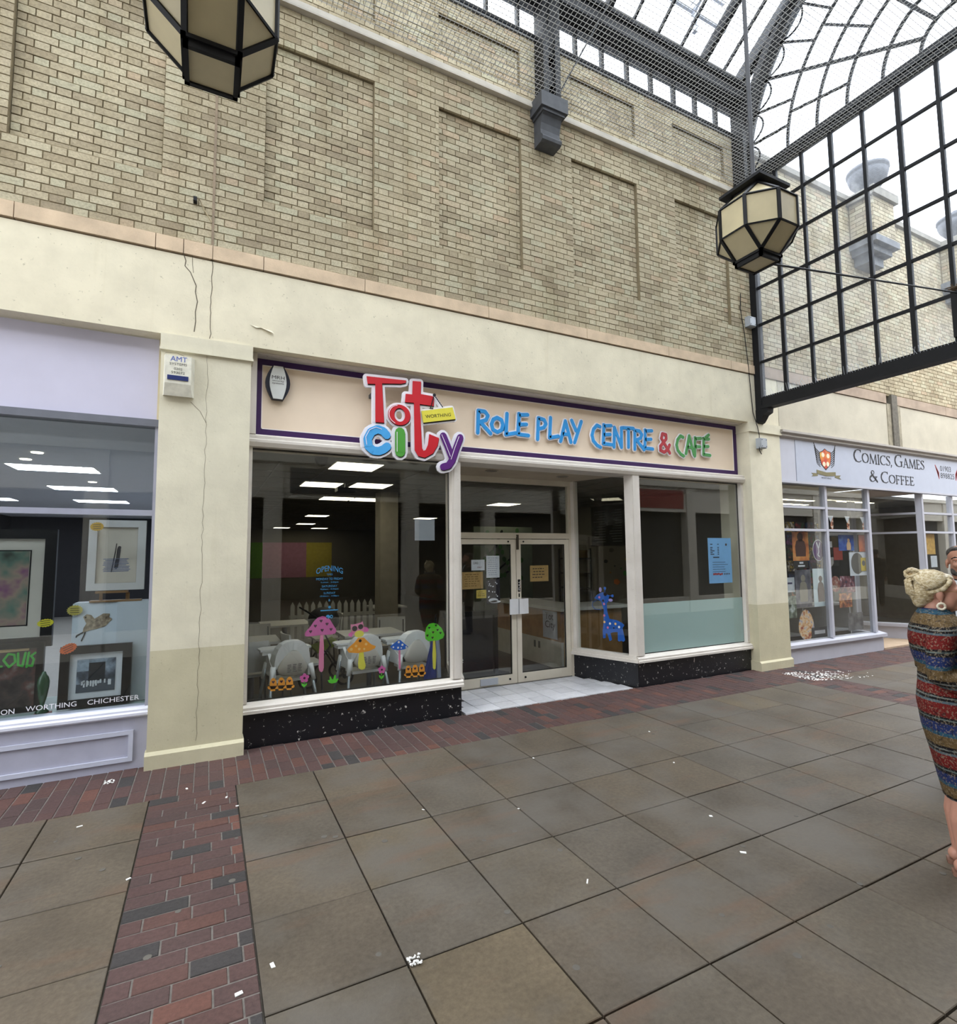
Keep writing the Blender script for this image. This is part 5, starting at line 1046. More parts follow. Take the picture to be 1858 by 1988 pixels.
m = MB(); m.prism([(9.17,3.16),(9.44,3.13),(9.70,3.15),(9.70,3.085),(9.44,3.065),(9.17,3.095)], 'y', -.106, -.10); m.prism([(9.17,3.10),(9.02,3.10),(9.07,3.07),(9.02,3.04),(9.20,3.06)], 'y', -.104, -.10); m.prism([(9.70,3.09),(9.85,3.10),(9.80,3.06),(9.86,3.03),(9.67,3.055)], 'y', -.104, -.10); m.build('ribbon', mat('ribbon_olive', '#7d7552', .6), cs)
text('WORTHING', 9.29, 9.57, 3.015, 3.045, -.1015, PK, cs)
text('01903', 13.30, 13.74, 3.39, 3.50, -.1015, PK, cs); text('898825', 13.30, 13.86, 3.245, 3.355, -.1015, PK, cs)
m = MB()
for sx, x_ in ((-1, 13.24), (1, 13.92)):
    for i in range(7): f = i/6; m.stroke([(x_, 3.23+.12*f), (x_+sx*(.04+.09*f), 3.31+.19*f)], .02, -.1025, -.10, cap=5)
m.build('red_wings', mat('wing_red', '#b5453f', .6), cs)
# joinery
B('plinth', CW, w5, (8.19, 10.90, -.055, .2, -.01, .25)); m = MB(); m.prism([(-.10,.25),(-.10,.30),(.06,.335),(.06,.25)], 'x', 8.15, 10.98); m.build('window_sill', CW, w5)
for a, b in ((8.19, 8.245), (9.44, 9.50), (10.72, 10.79)): B('mullion', CW, w5, (a, b, -.05, .04, .33, 2.90))
for z_ in (2.12, 2.50): B('glazing_bar', CW, w5, (8.245, 10.72, -.045, .035, z_, z_+.04))
for xa, xb in ((8.245, 9.44), (9.50, 10.72)):
    for za, zb in ((.33, 2.12), (2.16, 2.50), (2.54, 2.90)): B('window_pane', PANE, w5, (xa, xb, -.006, .0, za, zb))
B('side_return', CW, w5, (10.90, 10.98, -.03, .95, -.01, .30), (10.92, 10.97, .85, .95, .3, 2.9)); B('return_pane', PANE, w5, (10.945, 10.95, .04, .85, .33, 2.9)); B('door_frame', CW, w5, (10.99, 11.05, .95, 1.02, 0, 2.9), (12.0, 12.06, .95, 1.02, 0, 2.9), (11.05, 12.0, .95, 1.02, 2.1, 2.16)); B('door_pane', PANE, w5, (11.05, 12.0, .98, .985, .05, 2.1)); B('lobby_ceiling', mat('comics_lobby', '#b5aaa0', .7), w5, (10.98, 12.6, -.03, 1.0, 2.90, 2.93)); B('lobby_step', mat('comics_step', '#b09a82', .8, var=.1), w5, (10.98, 12.6, -.04, .95, -.01, .03))
# right bay: splay from door to corner, then front
A6, B6 = (12.62, -.03), (12.06, .98)
def s6(nm, mt, f0, f1, z0, z1, t0, t1): return spl(nm, mt, w6, A6, B6, f0, f1, z0, z1, t0, t1)
w6 = sroot('window_6', (13.5, 0, 0)); s6('plinth', CW, 0, 1, -.01, .27, -.15, 0); s6('window_sill', CW, -.02, 1, .27, .33, -.15, .05); s6('corner_post', CW, 0, .08, .33, 2.9, -.06, .02); s6('jamb', CW, .93, 1, .33, 2.9, -.06, .02)
for z_ in (2.12, 2.50): s6('glazing_bar', CW, .08, .93, z_, z_+.04, -.05, .02)
s6('window_pane', PANE, .08, .93, .33, 2.9, -.03, -.024)
B('plinth', CW, w6, (12.62, RX1, -.055, .2, -.01, .27)); B('window_sill', CW, w6, (12.6, RX1, -.10, .06, .27, .33))
for a in (12.60, 13.78, 15.0): B('mullion', CW, w6, (a, a+.065, -.05, .04, .33, 2.9))
for z_ in (2.12, 2.50): B('glazing_bar', CW, w6, (12.66, RX1, -.045, .035, z_, z_+.04))
B('window_pane', PANE, w6, (12.66, RX1, -.006, .0, .33, 2.9))
# interior shell
CI = mat('comics_wall', '#6d675f', .8, var=.1); struct(B('floor', mat('comics_floor', '#55504a', .6), None, (8.2, RX1, .2, 8, -.02, -.001))); struct(B('ceiling', mat('comics_ceiling', '#77736c', .8), None, (8.21, RX1, 1.02, 8, 2.93, 3.0))); struct(B('ceiling', MATS['comics_ceiling'], None, (8.21, 10.9, .1, 1.02, 2.93, 3.0))); struct(B('wall_back', CI, None, (8.21, RX1, 7.9, 8, -.02, 3.0))); struct(B('wall_right', CI, None, (RX1-.1, RX1, .42, 7.9, -.02, 3.0)))
CLP = emat('comics_strip_glow', '#fff0cc', 3.0)
for x, y in ((8.9, 1.6), (9.5, 3.2), (11.6, 1.9), (13.6, 1.7), (12.5, 2.6)): panel_light(x, y, 2.93, 'long strip light under the comics shop ceiling, in a set extended to brighten it', 'comics shop strip lights', CLP, 1.4, .14)  # some of these strip lights are added to brighten the dark interior
CBM = mat('shelf_pale', '#9b9c9e', .6); sf = thing('window_shelving', 'pale low shelving unit behind the comics shop window', 'shelf', (9.4, .5, 0)); B('shelf_board', CBM, sf, (8.6, 10.7, .35, .75, .80, .83)); B('shelf_board', CBM, sf, (8.6, 10.7, .35, .75, .33, .36))
for x in (8.6, 9.28, 9.95, 10.67): B('divider', CBM, sf, (x, x+.03, .35, .75, .0, .80))
SHD = mat('bookcase_dark', '#2d2a28', .7)
bk = thing('bookcase', 'tall dark bookcase of comics at the back of the comics shop', 'bookcase', (9.5, 6.0, 0)); B('back', SHD, bk, (8.4, 10.8, 6.3, 6.34, 0, 2.5))
for z_ in (.1, .5, .9, 1.3, 1.7, 2.1, 2.5): B('shelf_board', SHD, bk, (8.4, 10.8, 6.0, 6.3, z_, z_+.03))
COLN = ['dark red', 'navy blue', 'mustard yellow', 'forest green', 'plum purple', 'pale grey', 'black', 'tan brown']
COLC = ['#8b2f2f', '#2f4a7a', '#c9b04a', '#35603a', '#6a3a6d', '#c8c3ba', '#1f2328', '#9a6230']
for r, z_ in enumerate((1.70, 2.10)):
    x = 8.45
    while x < 10.7:
        w_ = random.uniform(.05, .09); kk = random.randrange(8); hh = random.uniform(.2, .3); tag(MB().box(x, x+w_-.004, 6.05, 6.28, z_+.0305, z_+.0305+hh).build('comic_book', mat('book%d' % kk, COLC[kk], .6)), '%s %s comic book standing on the %s shelf of the dark bookcase' % ('tall' if hh > .25 else 'short', COLN[kk], ('second highest', 'highest')[r]), 'book', 'comics on the dark bookcase'); x += w_
rk = thing('card_wall', 'display wall of coloured card packets deep in the comics shop', 'display', (13.4, 3, 0)); B('panel', SHD, rk, (11.2, 15.5, 3.4, 3.45, 0, 2.7))
for r in range(7):
    for c_ in range(9): x0 = 11.4+c_*.42; z0 = .25+r*.34; MB().box(x0, x0+.34, 3.37, 3.40, z0, z0+.27).build('packet', art_mat('packet%d%d' % (r % 3, c_ % 3), [(.3, COLC[(r+c_) % 8]), (.5, '#26262b'), (.7, COLC[(r*2+c_+3) % 8])], 9, r+c_) if 'packet%d%d' % (r % 3, c_ % 3) not in MATS else MATS['packet%d%d' % (r % 3, c_ % 3)], rk)
# posters and cards hung in the window
PG = 'posters in the comics shop window'
def poster(lab, x0, x1, z0, z1, y, stops, scale, seedv, extra=None):
    o = thing('poster', lab, 'poster', ((x0+x1)/2, y, z0), PG); MB().box(x0, x1, y, y+.003, z0, z1).build('sheet', art_mat('poster_art%d' % seedv, stops, scale, seedv), o)
    if extra: extra(o, y)
    return o
def figure(x, z0, z1, w, col):
    def f(o, y):
        m = MB(); h = z1-z0; m.disc(x, z0+h*.86, w*.30, y-.001, y, 12); m.prism([(x-w*.5,z0),(x-w*.55,z0+h*.45),(x-w*.4,z0+h*.68),(x-w*.12,z0+h*.76),(x+w*.12,z0+h*.76),(x+w*.42,z0+h*.66),(x+w*.55,z0+h*.4),(x+w*.5,z0)], 'y', y-.001, y); m.build('printed_figure', mat('fig_'+col.strip('#'), col, .6), o)
    return f
poster('orange sunset poster with dark soldier figure in the comics window', 8.66, 9.09, 1.63, 2.11, .06, [(.35, '#8d4a2b'), (.5, '#c77a3e'), (.65, '#d8a35c')], 4, 11, figure(8.87, 1.70, 2.08, .26, '#4a2a22'))
poster('black caption panel hanging below the orange sunset poster', 8.67, 9.05, 1.50, 1.63, .06, [(.4, '#141414'), (.6, '#201f1f')], 5, 12, lambda o, y: MB().box(8.78, 8.96, y-.001, y, 1.53, 1.555).box(8.82, 8.92, y-.001, y, 1.58, 1.61).build('white_print', PAPER, o))
o = thing('poster', 'purple oval hanging sign with white rabbit-like mark in the comics window', 'poster', (9.36, .06, 1.63), PG); MB().disc(9.355, 1.80, .155, .06, .065, 24, .185).build('edge', PAPER, o); MB().disc(9.355, 1.80, .145, .058, .06, 24, .172).build('oval', mat('oval_purple', '#4d2468', .5), o); m = MB(); m.stroke([(9.31,1.93),(9.35,1.84),(9.36,1.78),(9.33,1.72),(9.38,1.69)], .022, .056, .058); m.stroke([(9.40,1.93),(9.36,1.84)], .02, .056, .058); m.build('white_mark', PAPER, o)
poster('tall grey poster of a standing statue in the comics window', 8.68, 9.10, .86, 1.48, .06, [(.3, '#35333b'), (.5, '#565560'), (.7, '#7d7a80')], 5, 13, figure(8.89, .95, 1.40, .20, '#8a8478'))
poster('pale blue poster with dark cloaked figure in the comics window', 9.15, 9.56, .85, 1.49, .055, [(.3, '#b4c9d3'), (.6, '#cfdde3')], 4, 14, figure(9.355, .93, 1.38, .17, '#4a2f2c'))
o = thing('poster', 'egg shaped patterned cut-out standing in the comics window', 'poster', (9.0, .10, .31), PG); MB().prism([(8.98+.20*math.cos(a)*(1-.18*math.sin(a)), .56+.25*math.sin(a)) for a in [2*math.pi*k/28 for k in range(28)]], 'y', .10, .11).build('cut_out', art_mat('egg_art', [(.32, '#9c3f3a'), (.45, '#d3a06c'), (.55, '#e5c9a4'), (.68, '#8a93b8')], 16, 15), o)
poster('dark boxed card game display beside the egg cut-out', 9.10, 9.52, .34, .50, .09, [(.4, '#15171c'), (.65, '#2a2d38')], 6, 16, lambda o, y: MB().box(9.17, 9.46, y-.001, y, .39, .45).build('pale_print', mat('pale_print', '#b9b9bd', .6), o))
poster('blue poster with pale emblem block in the comics window', 9.95, 10.41, 1.79, 2.07, .06, [(.35, '#1c2f7a'), (.55, '#2d55a8'), (.7, '#6f8fc0')], 6, 17, figure(10.25, 1.80, 2.0, .12, '#d8b48a'))
poster('narrow red and orange card in the comics window', 10.57, 10.80, 1.77, 2.07, .06, [(.4, '#a8331f'), (.6, '#d0662a')], 5, 18)
o = thing('poster', 'record sleeve with grey disc and yellow label in the comics window', 'poster', (10.5, .06, 1.34), PG); B('sleeve', PAPER, o, (10.25, 10.82, .06, .07, 1.34, 1.76)); MB().disc(10.48, 1.56, .19, .056, .06, 24).build('disc', mat('record_grey', '#6f6b66', .4), o); B('yellow_label', mat('label_yellow', '#d3b62c', .5), o, (10.58, 10.74, .053, .056, 1.42, 1.66)); MB().disc(10.66, 1.56, .05, .051, .053, 12).build('label_centre', GREYMET, o)
poster('crowded team poster tilted in the comics window', 9.98, 10.42, 1.05, 1.34, .09, [(.3, '#1f2745'), (.45, '#5a2a35'), (.6, '#8a5560'), (.72, '#c3bcc6')], 14, 19); poster('fiery battle poster below the team poster', 9.92, 10.30, .79, 1.04, .09, [(.3, '#2a1a18'), (.5, '#8d4228'), (.65, '#c98a52')], 12, 20)
poster('white price board by the pillar edge of the comics window', 8.44, 8.66, 1.12, 1.36, .06, [(.4, '#aab0b8'), (.6, '#c6cbd1')], 6, 21, lambda o, y: MB().box(8.48, 8.6, y-.001, y, 1.25, 1.28).build('print', mat('print_navy', '#3d3a55', .6), o)); poster('green and grey landscape card by the pillar edge of the comics window', 8.45, 8.68, .70, 1.06, .06, [(.35, '#2f3a33'), (.5, '#6d7a6c'), (.65, '#b9c2c2')], 9, 22)
poster('grey portrait board at the bottom of the comics window', 10.20, 10.66, .37, .68, .12, [(.35, '#3a3a3e'), (.6, '#6f6d70')], 6, 23)
for i, x in enumerate((9.63, 10.12, 10.60)):
    o = thing('pennant', 'white pointed pennant with rainbow tail in the comics upper light', 'pennant', (x+.08, .04, 2.17), 'pennants in the comics window'); MB().prism([(x,2.40),(x+.16,2.40),(x+.08,2.28)], 'y', .03, .034).build('flag', PAPER, o); MB().prism([(x+.07,2.29),(x+.16,2.38),(x+.15,2.17),(x+.08,2.17)], 'y', .036, .04).build('tail', art_mat('tail_art', [(.4, '#2b1a18'), (.5, '#c96a3a'), (.6, '#e8d8c8')], 22, 30) if 'tail_art' not in MATS else MATS['tail_art'], o)
o = thing('poster', 'yellow poster hanging in the far comics bay window', 'poster', (12.95, .05, 1.70), PG); B('sheet', mat('poster_gold', '#d8ab58', .6, var=.25, scale=18), o, (12.74, 13.18, .03, .034, 1.70, 2.11)); o = thing('poster', 'small white printed notice in the far comics bay window', 'poster', (13.1, .05, 1.44), PG); B('sheet', PAPER, o, (12.98, 13.22, .03, .034, 1.44, 1.67)); 
o = thing('poster', 'red notice card on the comics shop entrance glass', 'poster', (11.4, .6, 1.6), PG); B('sheet', mat('notice_red', '#a83a2a', .6), o, (11.36, 11.66, .97, .974, 1.60, 1.86)); o = thing('poster', 'white paper notice on the comics shop entrance glass', 'poster', (11.2, .97, 1.85), PG); B('sheet', PAPER, o, (11.08, 11.32, .97, .974, 1.86, 1.98))
o = thing('poster', 'grey shield shaped plaque on the comics shop entrance glass', 'poster', (11.2, .97, 1.45), PG); MB().prism([(11.08,1.66),(11.34,1.66),(11.33,1.53),(11.21,1.44),(11.09,1.53)], 'y', .965, .974).build('plaque', mat('plaque_grey', '#a5a3a0', .5), o); o = thing('poster', 'round colourful sticker on the comics shop entrance glass', 'poster', (11.35, .97, .95), PG); MB().disc(11.36, 1.12, .16, .968, .974, 24).build('sticker', art_mat('round_art', [(.35, '#7a2f3a'), (.5, '#a36a5a'), (.65, '#c3bcb4')], 12, 31), o)
tag(MB().prism([(11.25,.30),(11.6,.30),(11.6,.42),(11.3,.38)], 'y', 1.1, 1.4).box(11.25, 11.6, 1.1, 1.4, -.001, .30).build('cardboard_box', mat('cardboard', '#9a8458', .8)), 'open cardboard box behind the comics shop door glass', 'box')
# ================================================================ glazed gable screen
GXp = 7.70; YC, ZC = -2.90, 7.88
gs = thing('gable_screen', 'black steel glazed gable screen with fanlight closing the arcade', 'glass screen', (GXp, YC, 3.9))
B('wall_post', BLACK, gs, (7.64, 7.76, -.235, YW-.002, 3.92, 9.2)); B('wall_post', BLACK, gs, (7.64, 7.76, -5.67, -5.565, 3.92, 9.2))
m = MB(); m.box(7.65, 7.75, -5.57, -.23, 4.05, 4.17); m.box(7.62, 7.78, -5.57, -.23, 4.00, 4.05); m.box(7.685, 7.715, -5.57, -.23, 4.17, 4.20); m.build('bottom_rail', BLACK, gs)
m = MB(); m.prism([(-.135,3.78),(-.19,3.80),(-.235,3.86),(-.26,3.90),(-.33,3.93),(-.34,4.0),(-.135,4.0)], 'x', 7.63, 7.77); m.build('foot_bracket', BLACK, gs)
MY = [-.20-.4145*i for i in range(14)]; RZ = [4.17, 4.755, 5.355, 5.955, 6.56, 7.165, 7.69]
for i, y in enumerate(MY[1:-1]): 
    w_ = .026 if i % 2 == 0 else .020; B('mullion', BLACK, gs, (7.675, 7.725, y-w_/1.0, y+w_/1.0, 4.17, 7.70))
for z_ in RZ[1:-1]: B('transom', BLACK, gs, (7.68, 7.72, -5.57, -.23, z_-.018, z_+.018))
m = MB(); m.box(7.64, 7.76, -5.57, -.23, 7.69, 7.76); m.box(7.62, 7.78, -5.57, -.23, 7.76, 7.86); m.build('head_rail', BLACK, gs)
pm_ = MB().box(-.003, .003, -.4145/2+.02, .4145/2-.02, -.282, .282).mesh('glass_pane', SCREENGL)
for a, b in zip(MY, MY[1:]):
    for c_, d_ in zip(RZ, RZ[1:]):
        o = link('glass_pane', pm_, gs); o.location = (GXp, (a+b)/2, (c_+d_)/2)
# fanlight
def arc(r, a0, a1, n): return [(YC+r*math.cos(math.radians(a0+(a1-a0)*i/n)), ZC+r*math.sin(math.radians(a0+(a1-a0)*i/n))) for i in range(n+1)]
def arcbar(r0, r1, x0, x1, a0=0, a1=180, n=40):
    o_, i_ = arc(r1, a0, a1, n), arc(r0, a0, a1, n); m = MB(); k = n+1
    vs = [(x0, *p) for p in o_]+[(x0, *p) for p in i_]+[(x1, *p) for p in o_]+[(x1, *p) for p in i_]; fs = []
    for j in range(n): fs += [(j, j+1, k+j+1, k+j), (2*k+j, 3*k+j, 3*k+j+1, 2*k+j+1), (j, 2*k+j, 2*k+j+1, j+1), (k+j, k+j+1, 3*k+j+1, 3*k+j)]
    return m.add(vs, fs)
arcbar(2.69, 2.86, 7.66, 7.74, -1, 181, 60).build('arch_rib', BLACK, gs)
for r in (.35, .77, 1.21, 1.62, 2.06): arcbar(r-.016, r+.016, 7.682, 7.718, 0, 180, 40).build('fan_ring', BLACK, gs)
def radial(a, r0, r1, w_): 
    ca, sa = math.cos(math.radians(a)), math.sin(math.radians(a)); MB().bar((GXp, YC+r0*ca, ZC+r0*sa), (GXp, YC+r1*ca, ZC+r1*sa), w_, .034, (1, 0, 0)).build('fan_bar', BLACK, gs)
for a in range(10, 180, 10):
    if a % 30: radial(a, 2.06, 2.69, .028)
    else: radial(a, .35, 2.69, .040)
for a in (15, 45, 75, 105, 135, 165): radial(a, 1.21, 2.06, .028)
for a in range(0, 180, 10):
    p0 = arc(2.69, a+.4, a+.4, 1)[0]; p1 = arc(2.69, a+9.6, a+9.6, 1)[0]; pts = []
    for i in range(11):
        f = i/10; q_ = arc(2.69-.17*math.sin(math.pi*f)**.7, a+.4+9.2*f, a+.4+9.2*f, 1)[0]; pts.append((GXp, q_[0], q_[1]))
    MB().tube(pts, .014, 6).build('scallop', BLACK, gs)
half = arc(2.69, 0, 180, 40); MB().prism(half, 'x', 7.697, 7.703).build('fanlight_pane', SCREENGL, gs)
# bird spikes along the bottom rail
m = MB()
for i in range(150): y = -.3-i*.035; m.tube([(7.66, y, 4.17), (7.62+random.uniform(-.03, .03), y+random.uniform(-.05, .05), 4.27+random.uniform(-.02, .02))], .0018, 3)
o = m.build('bird_spikes', mat('clear_spike', '#cdd2d8', .3), gs); o['kind'] = 'stuff'
o = thing('screen_lamp_box', 'black housing with an old nest on the screen where the lantern tie ends', 'housing', (7.6, -2.78, 4.2)); B('housing', BLACK, o, (7.56, 7.64, -2.86, -2.70, 4.21, 4.74)); m = MB(); [m.tube([(7.60+random.uniform(-.08, .08), -2.78+random.uniform(-.1, .1), 4.75+random.uniform(0, .06)), (7.60+random.uniform(-.1, .1), -2.78+random.uniform(-.14, .14), 4.75+random.uniform(0, .09))], .004, 4) for i in range(60)]; m.build('nest_twigs', mat('twigs', '#5a4a38', .9), o)
# ================================================================ arcade roof
rf = thing('arcade_roof', 'pitched glass arcade roof on black steel trusses', 'roof', (1, YC, 9)); EY, EZ, RZg = -.20, 9.24, 10.94
RX0 = -6.0
for s in (1, -1):
    f_ = lambda y: y if s == 1 else 2*YC-y
    ya, yb = sorted((f_(-.36), f_(-.08))); B('gutter_beam', BLACK, rf, (RX0, 7.64, ya, yb, 8.93, 9.05), (RX0, 7.64, ya+.05, yb-.05, 9.05, 9.19), (RX0, 7.64, ya, yb, 9.19, 9.27))
    ya, yb = sorted((f_(-.16), f_(-.08))); B('clerestory_sill', BLACK, rf, (RX0, 7.64, ya, yb, 8.47, 8.505)); B('clerestory_head', GREYMET, rf, (RX0, 7.64, ya, yb, 8.86, 8.90))
    x = 2.918-.457*19
    while x < 7.6:
        B('clerestory_mullion', BLACK, rf, (x-.014, x+.014, ya, yb, 8.505, 8.93)); x += .457
    for i in range(29): x0 = 2.918-.457*19+.457*i; B('clerestory_pane', ROOFGL, rf, (x0+.016, min(7.62, x0+.441), (ya+yb)/2-.003, (ya+yb)/2+.003, 8.506, 8.86)) if x0 < 7.5 else None
    slope = Vector((0, f_(YC)-f_(EY), RZg-EZ)); L_ = slope.length
    n_ = Vector((0, -slope.z, slope.y)).normalized(); n_ = n_ if n_.z > 0 else -n_
    x = 2.89-.46*19; i = 0; bar_me = MB().bar((0, f_(EY), EZ), (0, YC, RZg), .030, .05, n_).mesh('glazing_bar', BLACK); big = MB().bar((0, f_(EY), EZ-.02), (0, YC, RZg-.02), .075, .15, n_).mesh('rafter', BLACK)
    q_ = [(0, f_(EY), EZ+.02), (.44, f_(EY), EZ+.02), (.44, YC, RZg+.02), (0, YC, RZg+.02)]; pane_me = MB().add([tuple(Vector(p)+n_*.0) for p in q_]+[tuple(Vector(p)+n_*.006) for p in q_], [(0,1,2,3),(4,7,6,5),(0,4,5,1),(1,5,6,2),(2,6,7,3),(3,7,4,0)]).mesh('roof_pane', ROOFGL)
    while x < 7.55:
        o = link('rafter' if i % 4 == 3 else 'glazing_bar', big if i % 4 == 3 else bar_me, rf); o.location.x = x
        o = link('roof_pane', pane_me, rf); o.location.x = x+.01; x += .46; i += 1
B('ridge_beam', BLACK, rf, (RX0, 7.7, YC-.06, YC+.06, 10.86, 10.98))
def truss(X):
    for s in (1, -1):
        f_ = lambda y: y if s == 1 else 2*YC-y
        for dx in (-.13, .05): ya, yb = sorted((f_(-.34), f_(YW-.004))); B('truss_post', BLACK, rf, (X+dx, X+dx+.08, ya, yb, 7.58, 9.2))
        ya, yb = sorted((f_(-.30), f_(-.18))); 
        for z_ in (7.75, 8.15, 8.55): B('post_web', BLACK, rf, (X-.05, X+.05, ya, yb, z_, z_+.22))
        MB().bar((X, f_(-.2), 9.35), (X, YC, 11.04), .12, .20, (0, 0, 1)).build('truss_rafter', BLACK, rf)
    q_ = arcbar(2.62, 2.74, X-.06, X+.06, 8, 172, 60); q_.build('truss_arch', BLACK, rf)
    for a in range(20, 170, 10): ca, sa = math.cos(math.radians(a)), math.sin(math.radians(a)); p_ = (X, YC+2.72*ca, ZC+2.72*sa); zr = RZg-.63*abs(2.72*ca)-.02; MB().bar(p_, (X, YC+2.80*ca, max(p_[2]+.05, zr)), .05, .05, (1, 0, 0)).build('truss_strut', BLACK, rf) if zr > p_[2]+.06 else None
for X in (-.15, 3.75, 7.50): truss(X)
def corbel(X, lab):
    c_ = thing('corbel', lab, 'corbel', (X, YW, 7.0), 'grey corbels under the roof trusses')
    B('cap_block', GREYMET, c_, (X-.20, X+.20, YW-.27, YW-.002, 7.34, 7.53)); B('bed', mat('corbel_stone_top', '#a79d86', .9, var=.2), c_, (X-.16, X+.16, YW-.22, YW-.002, 7.53, 7.58))
    pr = [(YW-.002,7.34),(YW-.235,7.34),(YW-.235,7.31),(YW-.20,7.28),(YW-.165,7.20),(YW-.15,7.12),(YW-.155,7.06),(YW-.185,7.03),(YW-.20,7.0),(YW-.19,6.965),(YW-.15,6.95),(YW-.002,6.95)]
    MB().prism(pr, 'x', X-.145, X+.145).build('scroll', GREYMET, c_); B('neck', GREYMET, c_, (X-.165, X+.165, YW-.245, YW-.002, 7.30, 7.342))
corbel(3.74, 'grey scrolled corbel on the brick wall between recessed panels'); 
corbel(-.15, 'grey scrolled corbel above the joint between gallery and cafe')
# stay rods from the corbel
tag(MB().tube([(3.80, -.36, 7.55), (4.70, -.42, 9.3)], .011, 6).build('stay_rod', BLACK), 'thin black diagonal stay rod rising from the corbel', 'rod')
# frames of the plant deck outside, seen through the glass roof
dk = thing('roof_gantry', 'pale grey steel access gantry standing above the glass roof', 'gantry', (6, -.5, 9.4)); GA = mat('galvanised_grey', '#a9adb8', .5, .2)
for x in (3.9, 5.05, 6.2): B('gantry_post', GA, dk, (x, x+.06, -.50, -.44, 9.45, 10.25)); B('gantry_post', GA, dk, (x, x+.06, -1.10, -1.04, 9.85, 10.6))
for y, z_ in ((-.47, 9.75), (-.47, 10.2), (-1.07, 10.15), (-1.07, 10.55)): B('gantry_rail', GA, dk, (3.2, 6.9, y-.02, y+.02, z_, z_+.04))
for x in (3.9, 5.05, 6.2): MB().bar((x+.03, -.47, 9.77), (x+.03, -1.07, 10.17), .04, .04).build('gantry_cross', GA, dk)
struct(B('roof_deck', mat('roof_felt', '#6d6c6a', .9), None, (-6, 16.4, .27, 6, 8.35, 8.45)))
# bird net stretched under the roof
m = MB(); x = RX0; zN = 7.61; hw = .0022
while x < 7.60: m.box(x-hw, x+hw, -5.62, -.19, zN-hw, zN+hw); x += .052
y = -5.62
while y < -.19: m.box(RX0, 7.60, y-hw, y+hw, zN-hw, zN+hw); y += .052
tag(m.build('bird_net', mat('net_cord', '#a9a9a6', .7, var=.1)), 'fine pale bird netting stretched across below the glass roof', 'net')
